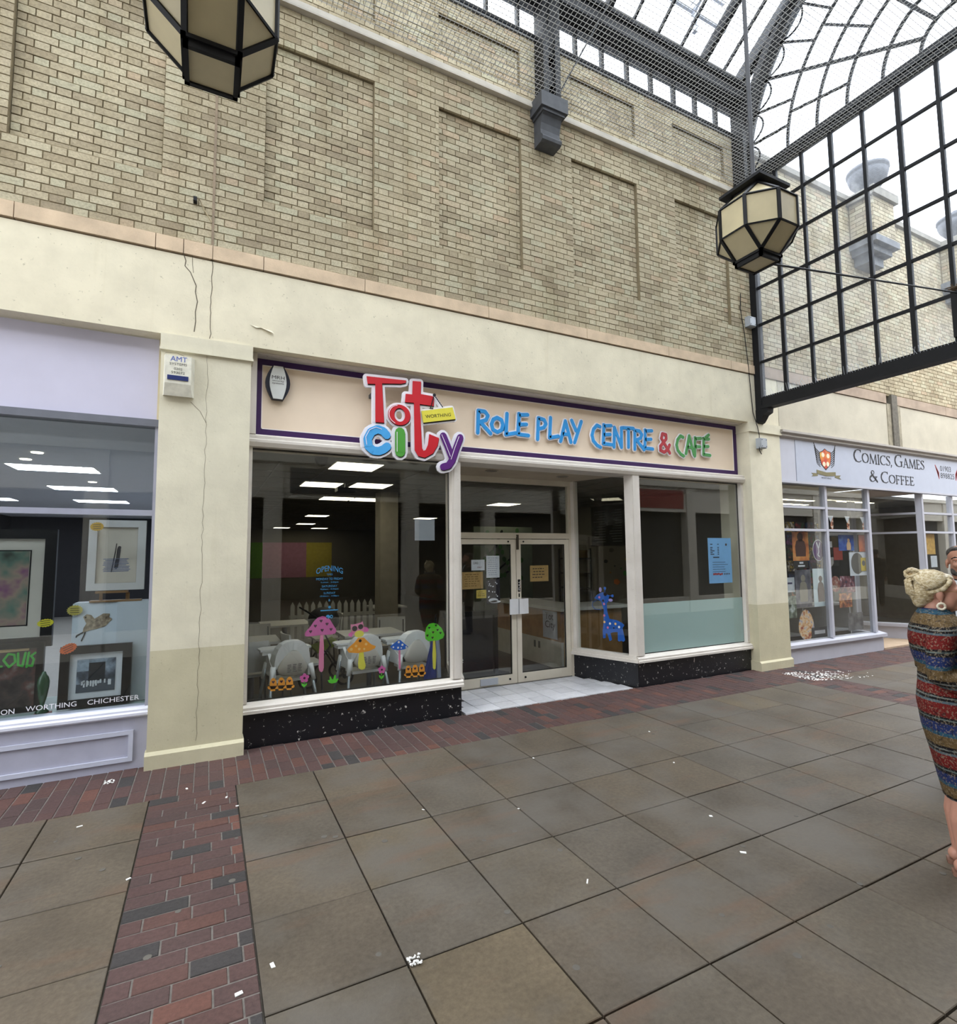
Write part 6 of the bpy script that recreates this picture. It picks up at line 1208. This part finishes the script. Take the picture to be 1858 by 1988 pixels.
# ================================================================ lanterns
def lantern_mat():
    t = NT('lantern_opal'); c = hexc('#d8cca6'); k = t.ramp(t.noise(6), (.3, tuple(x*.88 for x in c[:3])), (.7, c))
    df = t.n('ShaderNodeBsdfPrincipled'); t.l(k, df.inputs['Base Color']); df.inputs['Roughness'].default_value = .35
    tl = t.n('ShaderNodeBsdfTranslucent'); t.l(k, tl.inputs[0]); mx_ = t.n('ShaderNodeMixShader'); mx_.inputs[0].default_value = .25; t.l(df.outputs[0], mx_.inputs[1]); t.l(tl.outputs[0], mx_.inputs[2]); t.l(mx_.outputs[0], t.out.inputs[0]); return t.m
OPAL = lantern_mat()
def lantern(X, lab):
    t_ = thing('lantern', lab, 'lantern', (X, YC, 4.08), 'faceted arcade lanterns'); s, A, z0, z1, z2, z3 = .112, .277, 4.135, 4.286, 4.529, 4.685
    def ringp(z_): return [(-s,-A,z_),(s,-A,z_),(A,-s,z_),(A,s,z_),(s,A,z_),(-s,A,z_),(-A,s,z_),(-A,-s,z_)]
    def sq(z_): return [(-s,-s,z_),(s,-s,z_),(s,s,z_),(-s,s,z_)]
    V = [tuple(Vector(p)+Vector((X, YC, 0))) for p in sq(z0)+ringp(z1)+ringp(z2)+sq(z3)]; b0, l0, u0, t0 = 0, 4, 12, 20
    F = []
    for i in range(4): c0, c1 = b0+i, b0+(i+1) % 4; r0, r1 = l0+2*i, l0+2*i+1; F.append((c0, c1, r1, r0)); F.append((c1, l0+(2*i+2) % 8, r1)); F.append((t0+i, u0+2*i, u0+2*i+1, t0+(i+1) % 4)); F.append((t0+(i+1) % 4, u0+2*i+1, u0+(2*i+2) % 8))
    for i in range(8): F.append((l0+i, l0+(i+1) % 8, u0+(i+1) % 8, u0+i))
    for q_ in F:
        c_ = sum((Vector(V[i]) for i in q_), Vector())/len(q_); pts = [Vector(V[i]).lerp(c_, .04) for i in q_]; n_ = (pts[1]-pts[0]).cross(pts[2]-pts[0]).normalized(); out = c_-Vector((X, YC, 4.4)); n_ = n_ if n_.dot(out) > 0 else -n_
        k = len(pts); MB().add([p-n_*.006 for p in pts]+[p-n_*.002 for p in pts], [tuple(range(k)), tuple(range(k, 2*k))[::-1]]+[(i, (i+1) % k, k+(i+1) % k, k+i) for i in range(k)]).build('lantern_pane', OPAL, t_)
    E = set()
    for q_ in F:
        for i in range(len(q_)): E.add(tuple(sorted((q_[i], q_[(i+1) % len(q_)]))))
    thin = MB(); thick = MB()
    for a, b in E:
        pa, pb = Vector(V[a]), Vector(V[b]); d = (pb-pa); up = ((pa+pb)/2-Vector((X, YC, 4.4))).normalized()
        tk = abs(d.z) > .05
        MB().bar(pa, pb, .026 if tk else .012, .014, up).build('frame_bar' if tk else 'frame_bead', BLACK, t_)
    m = MB()
    for q_, za, zb in ((.128, 4.118, 4.138), (.118, 4.085, 4.118)):
        for (a0, a1, c0, c1) in ((-q_, q_, -q_, -q_+.022), (-q_, q_, q_-.022, q_), (-q_, -q_+.022, -q_, q_), (q_-.022, q_, -q_, q_)): m.box(X+a0, X+a1, YC+c0, YC+c1, za, zb)
    m.build('bottom_collar', BLACK, t_); B('bottom_pane', OPAL, t_, (X-.096, X+.096, YC-.096, YC+.096, 4.095, 4.099))
    m = MB(); m.box(X-.185, X+.185, YC-.185, YC+.185, 4.69, 4.715); m.add([(X-.185,YC-.185,4.715),(X+.185,YC-.185,4.715),(X+.185,YC+.185,4.715),(X-.185,YC+.185,4.715),(X-.03,YC-.03,4.77),(X+.03,YC-.03,4.77),(X+.03,YC+.03,4.77),(X-.03,YC+.03,4.77)], [(0,1,5,4),(1,2,6,5),(2,3,7,6),(3,0,4,7),(4,5,6,7)]); m.build('cap', BLACK, t_)
    MB().tube([(X, YC, 4.76), (X, YC, 10.87)], .017, 8).build('hanging_rod', GREYMET, t_)
lantern(-.045, 'black framed cream lantern hanging near the gallery end of the arcade'); lantern(3.889, 'black framed cream lantern hanging beside the glazed gable screen')
tag(MB().tube([(3.99, -2.88, 4.14), (7.57, -2.78, 4.70)], .009, 6).build('tie_rod', BLACK), 'thin black tie rod from the lantern to the glazed screen', 'rod')
# ================================================================ opposite side of the arcade (seen in the shop glass)
wo = sroot('wall_opposite', (4, -6.1, 0)); OB = mat('opposite_brick', '#8d8068', .9, var=.2, scale=20, bump=.2); OW = mat('opposite_cream', '#cfc9bb', .7, var=.06)
B('upper_wall', OB, wo, (-8, 46, -6.4, -6.05, 3.9, 7.2)); B('parapet', OW, wo, (-8, 46, -6.4, -5.98, 7.2, 7.4)); B('cornice', OW, wo, (-8, 46, -6.4, -5.96, 3.75, 3.92)); B('fascia', OW, wo, (-8, 46, -6.4, -6.03, 3.0, 3.75)); B('stall_riser', OW, wo, (-8, 46, -6.4, -6.03, 0, .45)); B('shop_back', mat('opposite_dark', '#2b2a2a', .8), wo, (-8, 46, -6.4, -6.25, .45, 3.0))
for x in range(-8, 46, 3): B('pilaster', OW, wo, (x, x+.35, -6.4, -5.99, 0, 3.75))
for x in [k*1.5-7.4 for k in range(35)]:
    B('upper_window', WF, wo, (x, x+.9, -6.06, -6.03, 4.5, 6.3)); B('upper_pane', mat('opposite_pane', '#3c4248', .15), wo, (x+.06, x+.42, -6.032, -6.025, 4.58, 6.22), (x+.48, x+.84, -6.032, -6.025, 4.58, 6.22))
B('sign_board', mat('opposite_red', '#8d3a2c', .6), wo, (10.4, 12.9, -6.035, -6.02, 3.1, 3.65)); B('sign_board', mat('opposite_dark_sign', '#3d3f45', .6), wo, (1.5, 3.9, -6.035, -6.02, 3.1, 3.65))
# ================================================================ people
def cap(m, a, b, ra, rb, n=12):
    a, b = Vector(a), Vector(b); m.tube([a, b], [ra, rb], n); m.ell(a, (ra,)*3, n, 8); m.ell(b, (rb,)*3, n, 8)
def fuse(m, name, material, voxel, smooth_it=4):
    me = m.mesh(name+'_tmp', material); o = bpy.data.objects.new(name+'_tmp', me); COL.objects.link(o)
    r = o.modifiers.new('r', 'REMESH'); r.mode = 'VOXEL'; r.voxel_size = voxel; r.use_smooth_shade = True
    s_ = o.modifiers.new('s', 'SMOOTH'); s_.iterations = smooth_it; s_.factor = .5
    bpy.context.view_layer.update(); out = bpy.data.meshes.new_from_object(o.evaluated_get(bpy.context.evaluated_depsgraph_get()))
    bpy.data.objects.remove(o); out.name = name; out.materials.clear(); out.materials.append(material)
    out.polygons.foreach_set('use_smooth', [True]*len(out.polygons)); return out
def hand(m, w, d, side):
    """palm from wrist w along d with four curled fingers and a thumb"""
    w, d = Vector(w), Vector(d).normalized(); lat = Vector((0, 0, 1)).cross(d).normalized()*side; dn = d.cross(lat).normalized()
    if dn.z > 0: dn = -dn
    c_ = w+d*.045; cap(m, w, w+d*.03, .027, .030)
    for k, L_ in zip((-.030, -.010, .010, .029), (.062, .074, .070, .055)):
        b = w+d*.075+lat*k; cap(m, w+d*.02+lat*k*.7, b, .015, .0115, 8); e1 = b+d*L_*.45+dn*L_*.15; cap(m, b, e1, .0105, .009, 8); e2 = e1+d*L_*.25+dn*L_*.35; cap(m, e1, e2, .009, .0078, 8)
    t0 = w+d*.025-lat*.030; t1 = t0+d*.03-lat*.022+dn*.01; cap(m, t0, t1, .0145, .011, 8); cap(m, t1, t1+d*.028-lat*.004+dn*.012, .0105, .0085, 8)
def head(m, cx, cz, s, beard=False):
    E_ = lambda x, y, z, a, b, c: m.ell((cx+x*s, y*s, cz+z*s), (a*s, b*s, c*s), 20, 14)
    E_(-.012, 0, .045, .098, .076, .085); E_(.040, 0, -.005, .060, .060, .088); E_(.058, 0, -.068, .036, .040, .032); E_(.030, .038, -.04, .04, .026, .05); E_(.030, -.038, -.04, .04, .026, .05)
    E_(.080, .026, .028, .022, .026, .012); E_(.080, -.026, .028, .022, .026, .012); E_(.084, .032, -.015, .018, .02, .02); E_(.084, -.032, -.015, .018, .02, .02)
    cap(m, (cx+.096*s, 0, cz+.022*s), (cx+.122*s, 0, cz-.016*s), .009*s, .013*s, 10); E_(.108, .012, -.019, .012, .009, .008); E_(.108, -.012, -.019, .012, .009, .008)
    E_(.096, 0, -.044, .012, .024, .007); E_(.094, 0, -.056, .012, .020, .008); E_(.086, 0, -.080, .020, .022, .016)
    for sy in (-1, 1): E_(-.006, sy*.080, -.004, .020, .010, .032); E_(-.002, sy*.078, -.03, .012, .008, .013)
SKIN = mat('skin', '#b3836f', .5, var=.06, scale=14); SKIN2 = mat('skin_tanned', '#a87a63', .5, var=.06, scale=14)
def place(me, th, R): 
    me.transform(R); return link(me.name, me, th)
def person(lab, loc, ang, build, grp=None):
    t_ = thing('person', lab, 'person', (loc[0], loc[1], 0)); build(t_, Matrix.Translation((loc[0], loc[1], 0)) @ Matrix.Rotation(ang, 4, 'Z'))
def dress_mat():
    t = NT('striped_print_dress'); g = t.n('ShaderNodeSeparateXYZ'); t.l(t.pos(), g.inputs[0])
    z_ = t.math('ADD', g.outputs['Z'], t.math('MULTIPLY', t.math('SUBTRACT', t.noise(7., 2), .5), .02)); z_ = t.math('SUBTRACT', z_, t.math('MULTIPLY', t.math('GREATER_THAN', z_, .985), .09)); f = t.math('FRACT', t.math('ADD', t.math('MULTIPLY', t.math('SUBTRACT', .945, z_), 1/.285), 4.), 0.)
    base = t.ramp(f, (0, hexc('#631715')), (.26, hexc('#141214')), (.30, hexc('#56625f')), (.325, hexc('#141214')), (.39, hexc('#1d2a55')), (.56, hexc('#274a5c')), (.63, hexc('#5c4a2e')), (.83, hexc('#131113')), (.88, hexc('#6a6f6c')), (.91, hexc('#131113')), (.95, hexc('#4f5d63')), const=True)
    n = t.noise(95., 3, .6); spk = t.ramp(n, (.54, (0, 0, 0)), (.60, (1, 1, 1))); k = t.mix(base, hexc('#8a7c68'), fac=t.math('MULTIPLY', spk, .55)); n2 = t.noise(60., 2); k = t.mix(k, hexc('#131116'), fac=t.math('MULTIPLY', t.ramp(n2, (.58, (0, 0, 0)), (.64, (1, 1, 1))), .6))
    t.bsdf(k, .8, 0, .2, t.noise(14., 3), .5, .02); return t.m
def hair_mat(name, a, b, c):
    t = NT(name); mp = t.n('ShaderNodeMapping'); t.l(t.pos(), mp.inputs[0]); mp.inputs['Rotation'].default_value = (0, .5, .3); mp.inputs['Scale'].default_value = (12, 45, 60)
    n = t.noise(1.6, 4, .6, mp.outputs[0]); k = t.ramp(n, (.3, hexc(a)), (.5, hexc(b)), (.7, hexc(c))); t.bsdf(k, .45, 0, .4, n, .7, .012); return t.m
def woman(t_, R):
    m = MB()
    R2 = R @ Matrix.Translation((-.053, 0, 0)); cap(m, (-.070, 0, 1.36), (-.053, 0, 1.46), .058, .054, 14); head(m, -.035, 1.535, 1.0)
    for (z_, c_, a, b) in ((1.33, -.045, .11, .16), (1.2, -.03, .12, .14), (1.05, -.02, .11, .15), (.93, -.02, .12, .17)): m.ell((c_, 0, z_), (a, b, .12), 16, 10)
    for sy in (-1, 1):
        cap(m, (-.01, sy*.085, .88), (.012, sy*.08, .48), .085, .056); cap(m, (.012, sy*.08, .48), (-.02, sy*.078, .30), .056, .054); cap(m, (-.02, sy*.078, .30), (-.015, sy*.075, .085), .054, .034)
        cap(m, (-.035, sy*.075, .050), (.06, sy*.082, .050), .036, .032); cap(m, (.06, sy*.082, .045), (.150, sy*.088, .038), .034, .022)
        for q_ in range(5): cap(m, (.145, sy*(.062+.012*q_), .036), (.178-.009*q_, sy*(.060+.014*q_), .032), .0115-.0012*q_, .0105-.0012*q_, 8)
        cap(m, (-.05, sy*.165, 1.355), (-.085, sy*.215, 1.09), .050, .042); cap(m, (-.085, sy*.215, 1.09), (.145, sy*.15, 1.045), .042, .027); hand(m, (.155, sy*.146, 1.043), (.9, -sy*.35, .08), sy)
    place(fuse(m, 'body', SKIN, .0055), t_, R)
    DM = dress_mat()
    def rg(z_, c_, a, b, n=28, w=0.): return [(c_+a*math.cos(2*math.pi*k/n)*(1+w*math.sin(5*2*math.pi*k/n)), b*math.sin(2*math.pi*k/n)*(1+w*math.sin(7*2*math.pi*k/n)), z_) for k in range(n)]
    m = MB(); m.loft([rg(*q_) for q_ in ((.40, .008, .088, .140), (.50, .006, .106, .160), (.63, -.004, .120, .180), (.78, -.014, .143, .200), (.925, -.02, .153, .205), (1.03, -.02, .140, .190), (1.10, -.02, .136, .178), (1.19, -.03, .152, .182), (1.28, -.035, .158, .188), (1.34, -.045, .140, .190), (1.39, -.055, .110, .172), (1.425, -.062, .085, .12), (1.452, -.064, .066, .075))])
    for sy in (-1, 1): m.tube([(-.05, sy*.150, 1.375), (-.06, sy*.185, 1.33), (-.085, sy*.215, 1.18), (-.090, sy*.222, 1.095), (-.03, sy*.21, 1.07), (.04, sy*.19, 1.062)], [.060, .068, .062, .058, .060, .050], 16)
    place(fuse(m, 'dress', DM, .008, 3), t_, R)
    hm = hair_mat('blonde_hair', '#8a7650', '#bfae88', '#d8cfb8'); hd = hair_mat('tan_hair', '#6f5a3a', '#9c8458', '#b9a377'); m = MB()
    for (x, y, z_, a, b, c_) in ((-.010, 0, 1.586, .102, .084, .080), (-.055, 0, 1.545, .066, .074, .080), (-.070, 0, 1.495, .036, .048, .046), (.030, 0, 1.622, .062, .060, .034)): m.ell((x, y, z_), (a, b, c_), 20, 14)
    for sy in (-1, 1): cap(m, (.064, sy*.050, 1.606), (.030, sy*.076, 1.565), .016, .014); cap(m, (.030, sy*.076, 1.565), (-.03, sy*.080, 1.545), .014, .014)
    place(fuse(m, 'hair', hm, .005, 4), t_, R2); hr = t_.children[-1]
    # locks swept from the hairline back to the knot
    bun = Vector((-.082, 0, 1.640)); m = MB()
    def skin_out(p, k=1.0):
        q_ = Vector(((p.x+.022)/.108, p.y/.090, (p.z-1.572)/.094)); q_.normalize(); return Vector((-.022+q_.x*.108*k, q_.y*.090*k, 1.572+q_.z*.094*k))
    for i in range(46):
        f = i/45; a_ = math.radians(-115+230*f); st = Vector((.085*math.cos(a_)-.005, .084*math.sin(a_), 1.592+.045*math.cos(a_*.8)-.035*abs(math.sin(a_))**2)); pts = []
        for k in range(7): g_ = k/6; p = st.lerp(bun, g_); pts.append(skin_out(p, 1.015+.03*math.sin(math.pi*g_)+random.uniform(-.006, .006)))
        m.tube(pts, [.005, .0075, .009, .009, .0085, .008, .006], 6)
    for i in range(22):
        f = i/21; y_ = -.062+.124*f; pts = [skin_out(Vector((-.075+.2*abs(y_)**1.2, y_, 1.48))*1.0, .98), skin_out(Vector((-.11, y_*.95, 1.54)), 1.04), skin_out(Vector((-.105, y_*.7, 1.60)), 1.07), bun+Vector((-.02, y_*.4, .0))]; m.tube(pts, [.005, .008, .008, .006], 6)
    m.xf(R2).build('hair_lock', hm, hr, True)['kind'] = 'stuff'
    m = MB()
    for i in range(9):
        ph = i*.7; rad = .040+.010*math.sin(i*2.1); c_ = bun+Vector((random.uniform(-.008, .012), random.uniform(-.012, .012), .004+random.uniform(-.006, .010))); tl_ = random.uniform(-.7, .7)
        m.tube([c_+Vector((rad*math.cos(t2), rad*math.sin(t2)*math.cos(tl_), rad*.75*math.sin(t2)*math.sin(tl_)+.012*math.sin(2*t2+ph))) for t2 in [ph+k*.42 for k in range(13)]], [.005]+[.011]*11+[.005], 7)
    m.ell(bun, (.042, .042, .026), 14, 8); bn_ = m.xf(R2).build('hair_knot', hm, hr, True); bn_['kind'] = 'stuff'
    m = MB(); m.ell(bun+Vector((-.012, -.022, .0)), (.03, .022, .018), 12, 8); m.tube([bun+Vector((-.03, -.035, -.012)), bun+Vector((.01, -.046, .004)), bun+Vector((.045, -.03, .012))], [.006, .012, .006], 7); m.xf(R2).build('tan_lock', hd, hr, True)
    GM = mat('gold_wire', '#b08d57', .3, .8, var=0); m = MB()
    for sy in (-1, 1): m.tube([(.108, sy*.032+.026*math.cos(2*math.pi*k/18), 1.545+.024*math.sin(2*math.pi*k/18)) for k in range(19)], .0016, 5); m.tube([(.106, sy*.058, 1.55), (.05, sy*.080, 1.552), (.0, sy*.086, 1.548)], .0016, 5)
    m.tube([(.108, -.006, 1.55), (.114, 0, 1.553), (.108, .006, 1.55)], .0016, 5); m.xf(R2).build('glasses', GM, t_, False, 'thin gold wire glasses')
    for sy in (-1, 1):
        MB().tube([(.014+.017*math.cos(2*math.pi*k/16), sy*.090, 1.468+.017*math.sin(2*math.pi*k/16)) for k in range(17)], .0065, 8).tube([(.014, sy*.088, 1.486), (.014, sy*.088, 1.50)], .0015, 5).xf(R2).build('earring', mat('cream_bead', '#ddd3bd', .4), t_, True, 'round cream hoop earring')
        ey = MB().ell((.098, sy*.030, 1.546), (.010, .014, .009), 12, 8).xf(R2).build('eye', mat('eye_white', '#d8d4cf', .3), t_, True)
        MB().ell((.1055, sy*.031, 1.546), (.004, .006, .006), 10, 8).xf(R2).build('iris', mat('iris_dark', '#2d2a26', .3), ey, True)
    for sy in (-1, 1):
        m = MB()
        m.prism([(-.075, sy*.045), (-.06, sy*.04), (.10, sy*.045), (.19, sy*.055), (.20, sy*.08), (.17, sy*.125), (.08, sy*.125), (-.05, sy*.112), (-.075, sy*.10)], 'z', .0, .022); m.tube([(.07, sy*.040, .02), (.075, sy*.055, .085), (.078, sy*.082, .092), (.075, sy*.11, .08), (.07, sy*.125, .02)], .010, 6)
        m.xf(R).build('sandal', mat('brown_sandal', '#7d5a4a', .6), t_, False, 'flat brown sandal')
def man(t_, R):
    s_ = 1.07; m = MB(); cap(m, (-.015, 0, 1.50), (.0, 0, 1.60), .064, .06, 14); head(m, .02, 1.685, s_)
    for (z_, a, b) in ((1.42, .12, .18), (1.25, .13, .17), (1.05, .13, .165)): m.ell((0, 0, z_), (a, b, .14), 16, 10)
    for sy in (-1, 1):
        cap(m, (0, sy*.09, .95), (.01, sy*.095, .52), .09, .06); cap(m, (.01, sy*.095, .52), (-.01, sy*.10, .10), .058, .040); cap(m, (-.03, sy*.10, .05), (.15, sy*.11, .04), .04, .03)
        cap(m, (0, sy*.20, 1.48), (-.03, sy*.25, 1.18), .055, .045); cap(m, (-.03, sy*.25, 1.18), (.08, sy*.24, .93), .043, .030); hand(m, (.085, sy*.24, .92), (.3, 0, -.95), sy)
    place(fuse(m, 'body', SKIN2, .0065), t_, R)
    BJ = mat('black_jacket', '#17181d', .75, var=.15, scale=10, bump=.3, bscale=20); WS = mat('white_shirt', '#cfd2d8', .8, var=.05); TR = mat('dark_trousers', '#23252c', .8, var=.1)
    def rg(z_, c_, a, b, n=24): return [(c_+a*math.cos(2*math.pi*k/n), b*math.sin(2*math.pi*k/n), z_) for k in range(n)]
    m = MB(); m.loft([rg(*q_) for q_ in ((.88, 0, .15, .19), (1.05, 0, .155, .19), (1.25, .005, .155, .20), (1.40, .005, .155, .215), (1.49, -.01, .12, .20), (1.54, -.015, .09, .13), (1.56, -.015, .075, .085))])
    for sy in (-1, 1): m.tube([(0, sy*.185, 1.50), (-.03, sy*.25, 1.18), (.075, sy*.24, .95)], [.072, .062, .046], 14)
    place(fuse(m, 'jacket', BJ, .009, 3), t_, R)
    m = MB(); m.loft([[(.150+.012, -.05, 1.0), (.150+.012, .05, 1.0), (.14, .05, 1.0), (.14, -.05, 1.0)], [(.172, -.06, 1.35), (.172, .06, 1.35), (.14, .06, 1.35), (.14, -.06, 1.35)], [(.10, -.05, 1.55), (.10, .05, 1.55), (.06, .05, 1.55), (.06, -.05, 1.55)]]); m.xf(R).build('shirt', WS, t_)
    m = MB(); 
    for sy in (-1, 1): m.tube([(0, sy*.09, .93), (.01, sy*.098, .5), (-.01, sy*.10, .06)], [.115, .085, .068], 14)
    m.xf(R).build('trousers', TR, t_, True)
    m = MB()
    for (x, y, z_, a, b, c_) in ((-.015, 0, 1.762, .108, .088, .062), (-.06, 0, 1.72, .065, .082, .07), (.045, 0, 1.79, .05, .06, .025)): m.ell((x, y, z_), (a, b, c_), 18, 12)
    place(fuse(m, 'hair', hair_mat('dark_hair', '#1c1917', '#2f2a27', '#4d4641'), .006, 3), t_, R)
    m = MB()
    for (x, y, z_, a, b, c_) in ((.092, 0, 1.605, .030, .042, .035), (.062, .045, 1.625, .035, .024, .04), (.062, -.045, 1.625, .035, .024, .04), (.118, 0, 1.653, .012, .034, .010)): m.ell((x, y, z_), (a, b, c_), 16, 10)
    place(fuse(m, 'beard', hair_mat('grey_beard', '#2e2a28', '#4a4541', '#6b655f'), .005, 3), t_, R)
    for sy in (-1, 1):
        ey = MB().ell((.106, sy*.033, 1.697), (.009, .013, .008), 12, 8).xf(R).build('eye', MATS['eye_white'], t_, True); MB().ell((.113, sy*.033, 1.697), (.004, .006, .006), 10, 8).xf(R).build('iris', MATS['iris_dark'], ey, True)
        MB().tube([(.113, sy*.018, 1.722), (.115, sy*.036, 1.729), (.10, sy*.058, 1.718)], [.006, .007, .004], 6).xf(R).build('eyebrow', BLACK, t_); MB().ell((.06, sy*.105, .042), (.13, .05, .045), 14, 8).xf(R).build('shoe', BLACK, t_, True)
person('woman with pinned-up blonde hair in a striped patterned dress and sandals', (3.837, -4.0), -1.02, woman)
person('bearded man in a black jacket and white shirt behind the blonde woman', (5.30, -3.50), 3.55, man)
# ================================================================ litter on the paving
LIT = mat('litter_white', '#e3e2de', .8, var=.05)
def scrap(x, y, w_, h_, a, lab, grp='paper scraps on the paving'):
    m = MB(); ca, sa = math.cos(a), math.sin(a); p = [(-w_/2,-h_/2),(w_/2,-h_/2*.8),(w_/2*.9,h_/2),(-w_/2*.9,h_/2*.9)]; q_ = [(x+u*ca-v*sa, y+u*sa+v*ca) for u, v in p]
    m.prism(q_, 'z', .0005, .004); tag(m.build('paper_scrap', LIT), lab, 'litter', grp)
P_ = [(.02, -1.05, .05, .02), (.17, -1.03, .04, .02), (.235, -1.22, .03, .02), (-.35, -1.9, .035, .02), (.16, -3.05, .045, .03), (.30, -2.95, .05, .025), (-.72, -1.05, .05, .02), (-.1, -.72, .04, .02), (1.9, -3.1, .06, .012), (1.4, -1.9, .03, .012), (2.6, -1.45, .03, .02), (3.6, -2.1, .03, .02), (2.0, -2.2, .02, .015), (3.1, -2.9, .03, .03), (4.0, -1.4, .03, .02), (2.9, -3.3, .05, .03)]
for i, (x, y, w_, h_) in enumerate(P_): scrap(x, y, w_*.7, h_*.7, random.uniform(0, 3), 'small white paper scrap lying on the paving')
def clump(x, y, r, lab):
    m = MB(); [m.ell((x+random.uniform(-r, r), y+random.uniform(-r, r), .006+random.uniform(0, .008)), (random.uniform(.003, .009), random.uniform(.003, .008), .004), 6, 4) for i in range(34)]; tag(m.build('tissue_clump', LIT), lab, 'litter')
clump(.86, -3.22, .03, 'crumpled white tissue lying on a slab joint in the middle of the paving'); clump(-.66, -.30, .035, 'crumpled white tissue lying at the foot of the gallery plinth')
m = MB()
for i in range(260): 
    x = 7.55+abs(random.gauss(0, .45)); y = -.35-random.random()*.55-.25*(x-7.55); s_ = random.uniform(.006, .022); m.ell((x, y, .002), (s_, s_*.6, .003), 6, 4)
o = m.build('paint_flakes', LIT); tag(o, 'scattered white flakes on the pavers below the pillar by the comics shop', 'flakes'); o['kind'] = 'stuff'
GUM = mat('chewing_gum', '#5f5b54', .9, var=.1); m = MB(); 
for i in range(70): x = random.uniform(-1.2, 6.5); y = random.uniform(-4.4, -1.0); r = random.uniform(.008, .02); m.lathe([(r, .0004), (r*.9, .0016), (r*.3, .002)], x, y, 9)
o = m.build('gum_spots', GUM); tag(o, 'flat grey gum spots trodden into the paving slabs', 'gum'); o['kind'] = 'stuff'
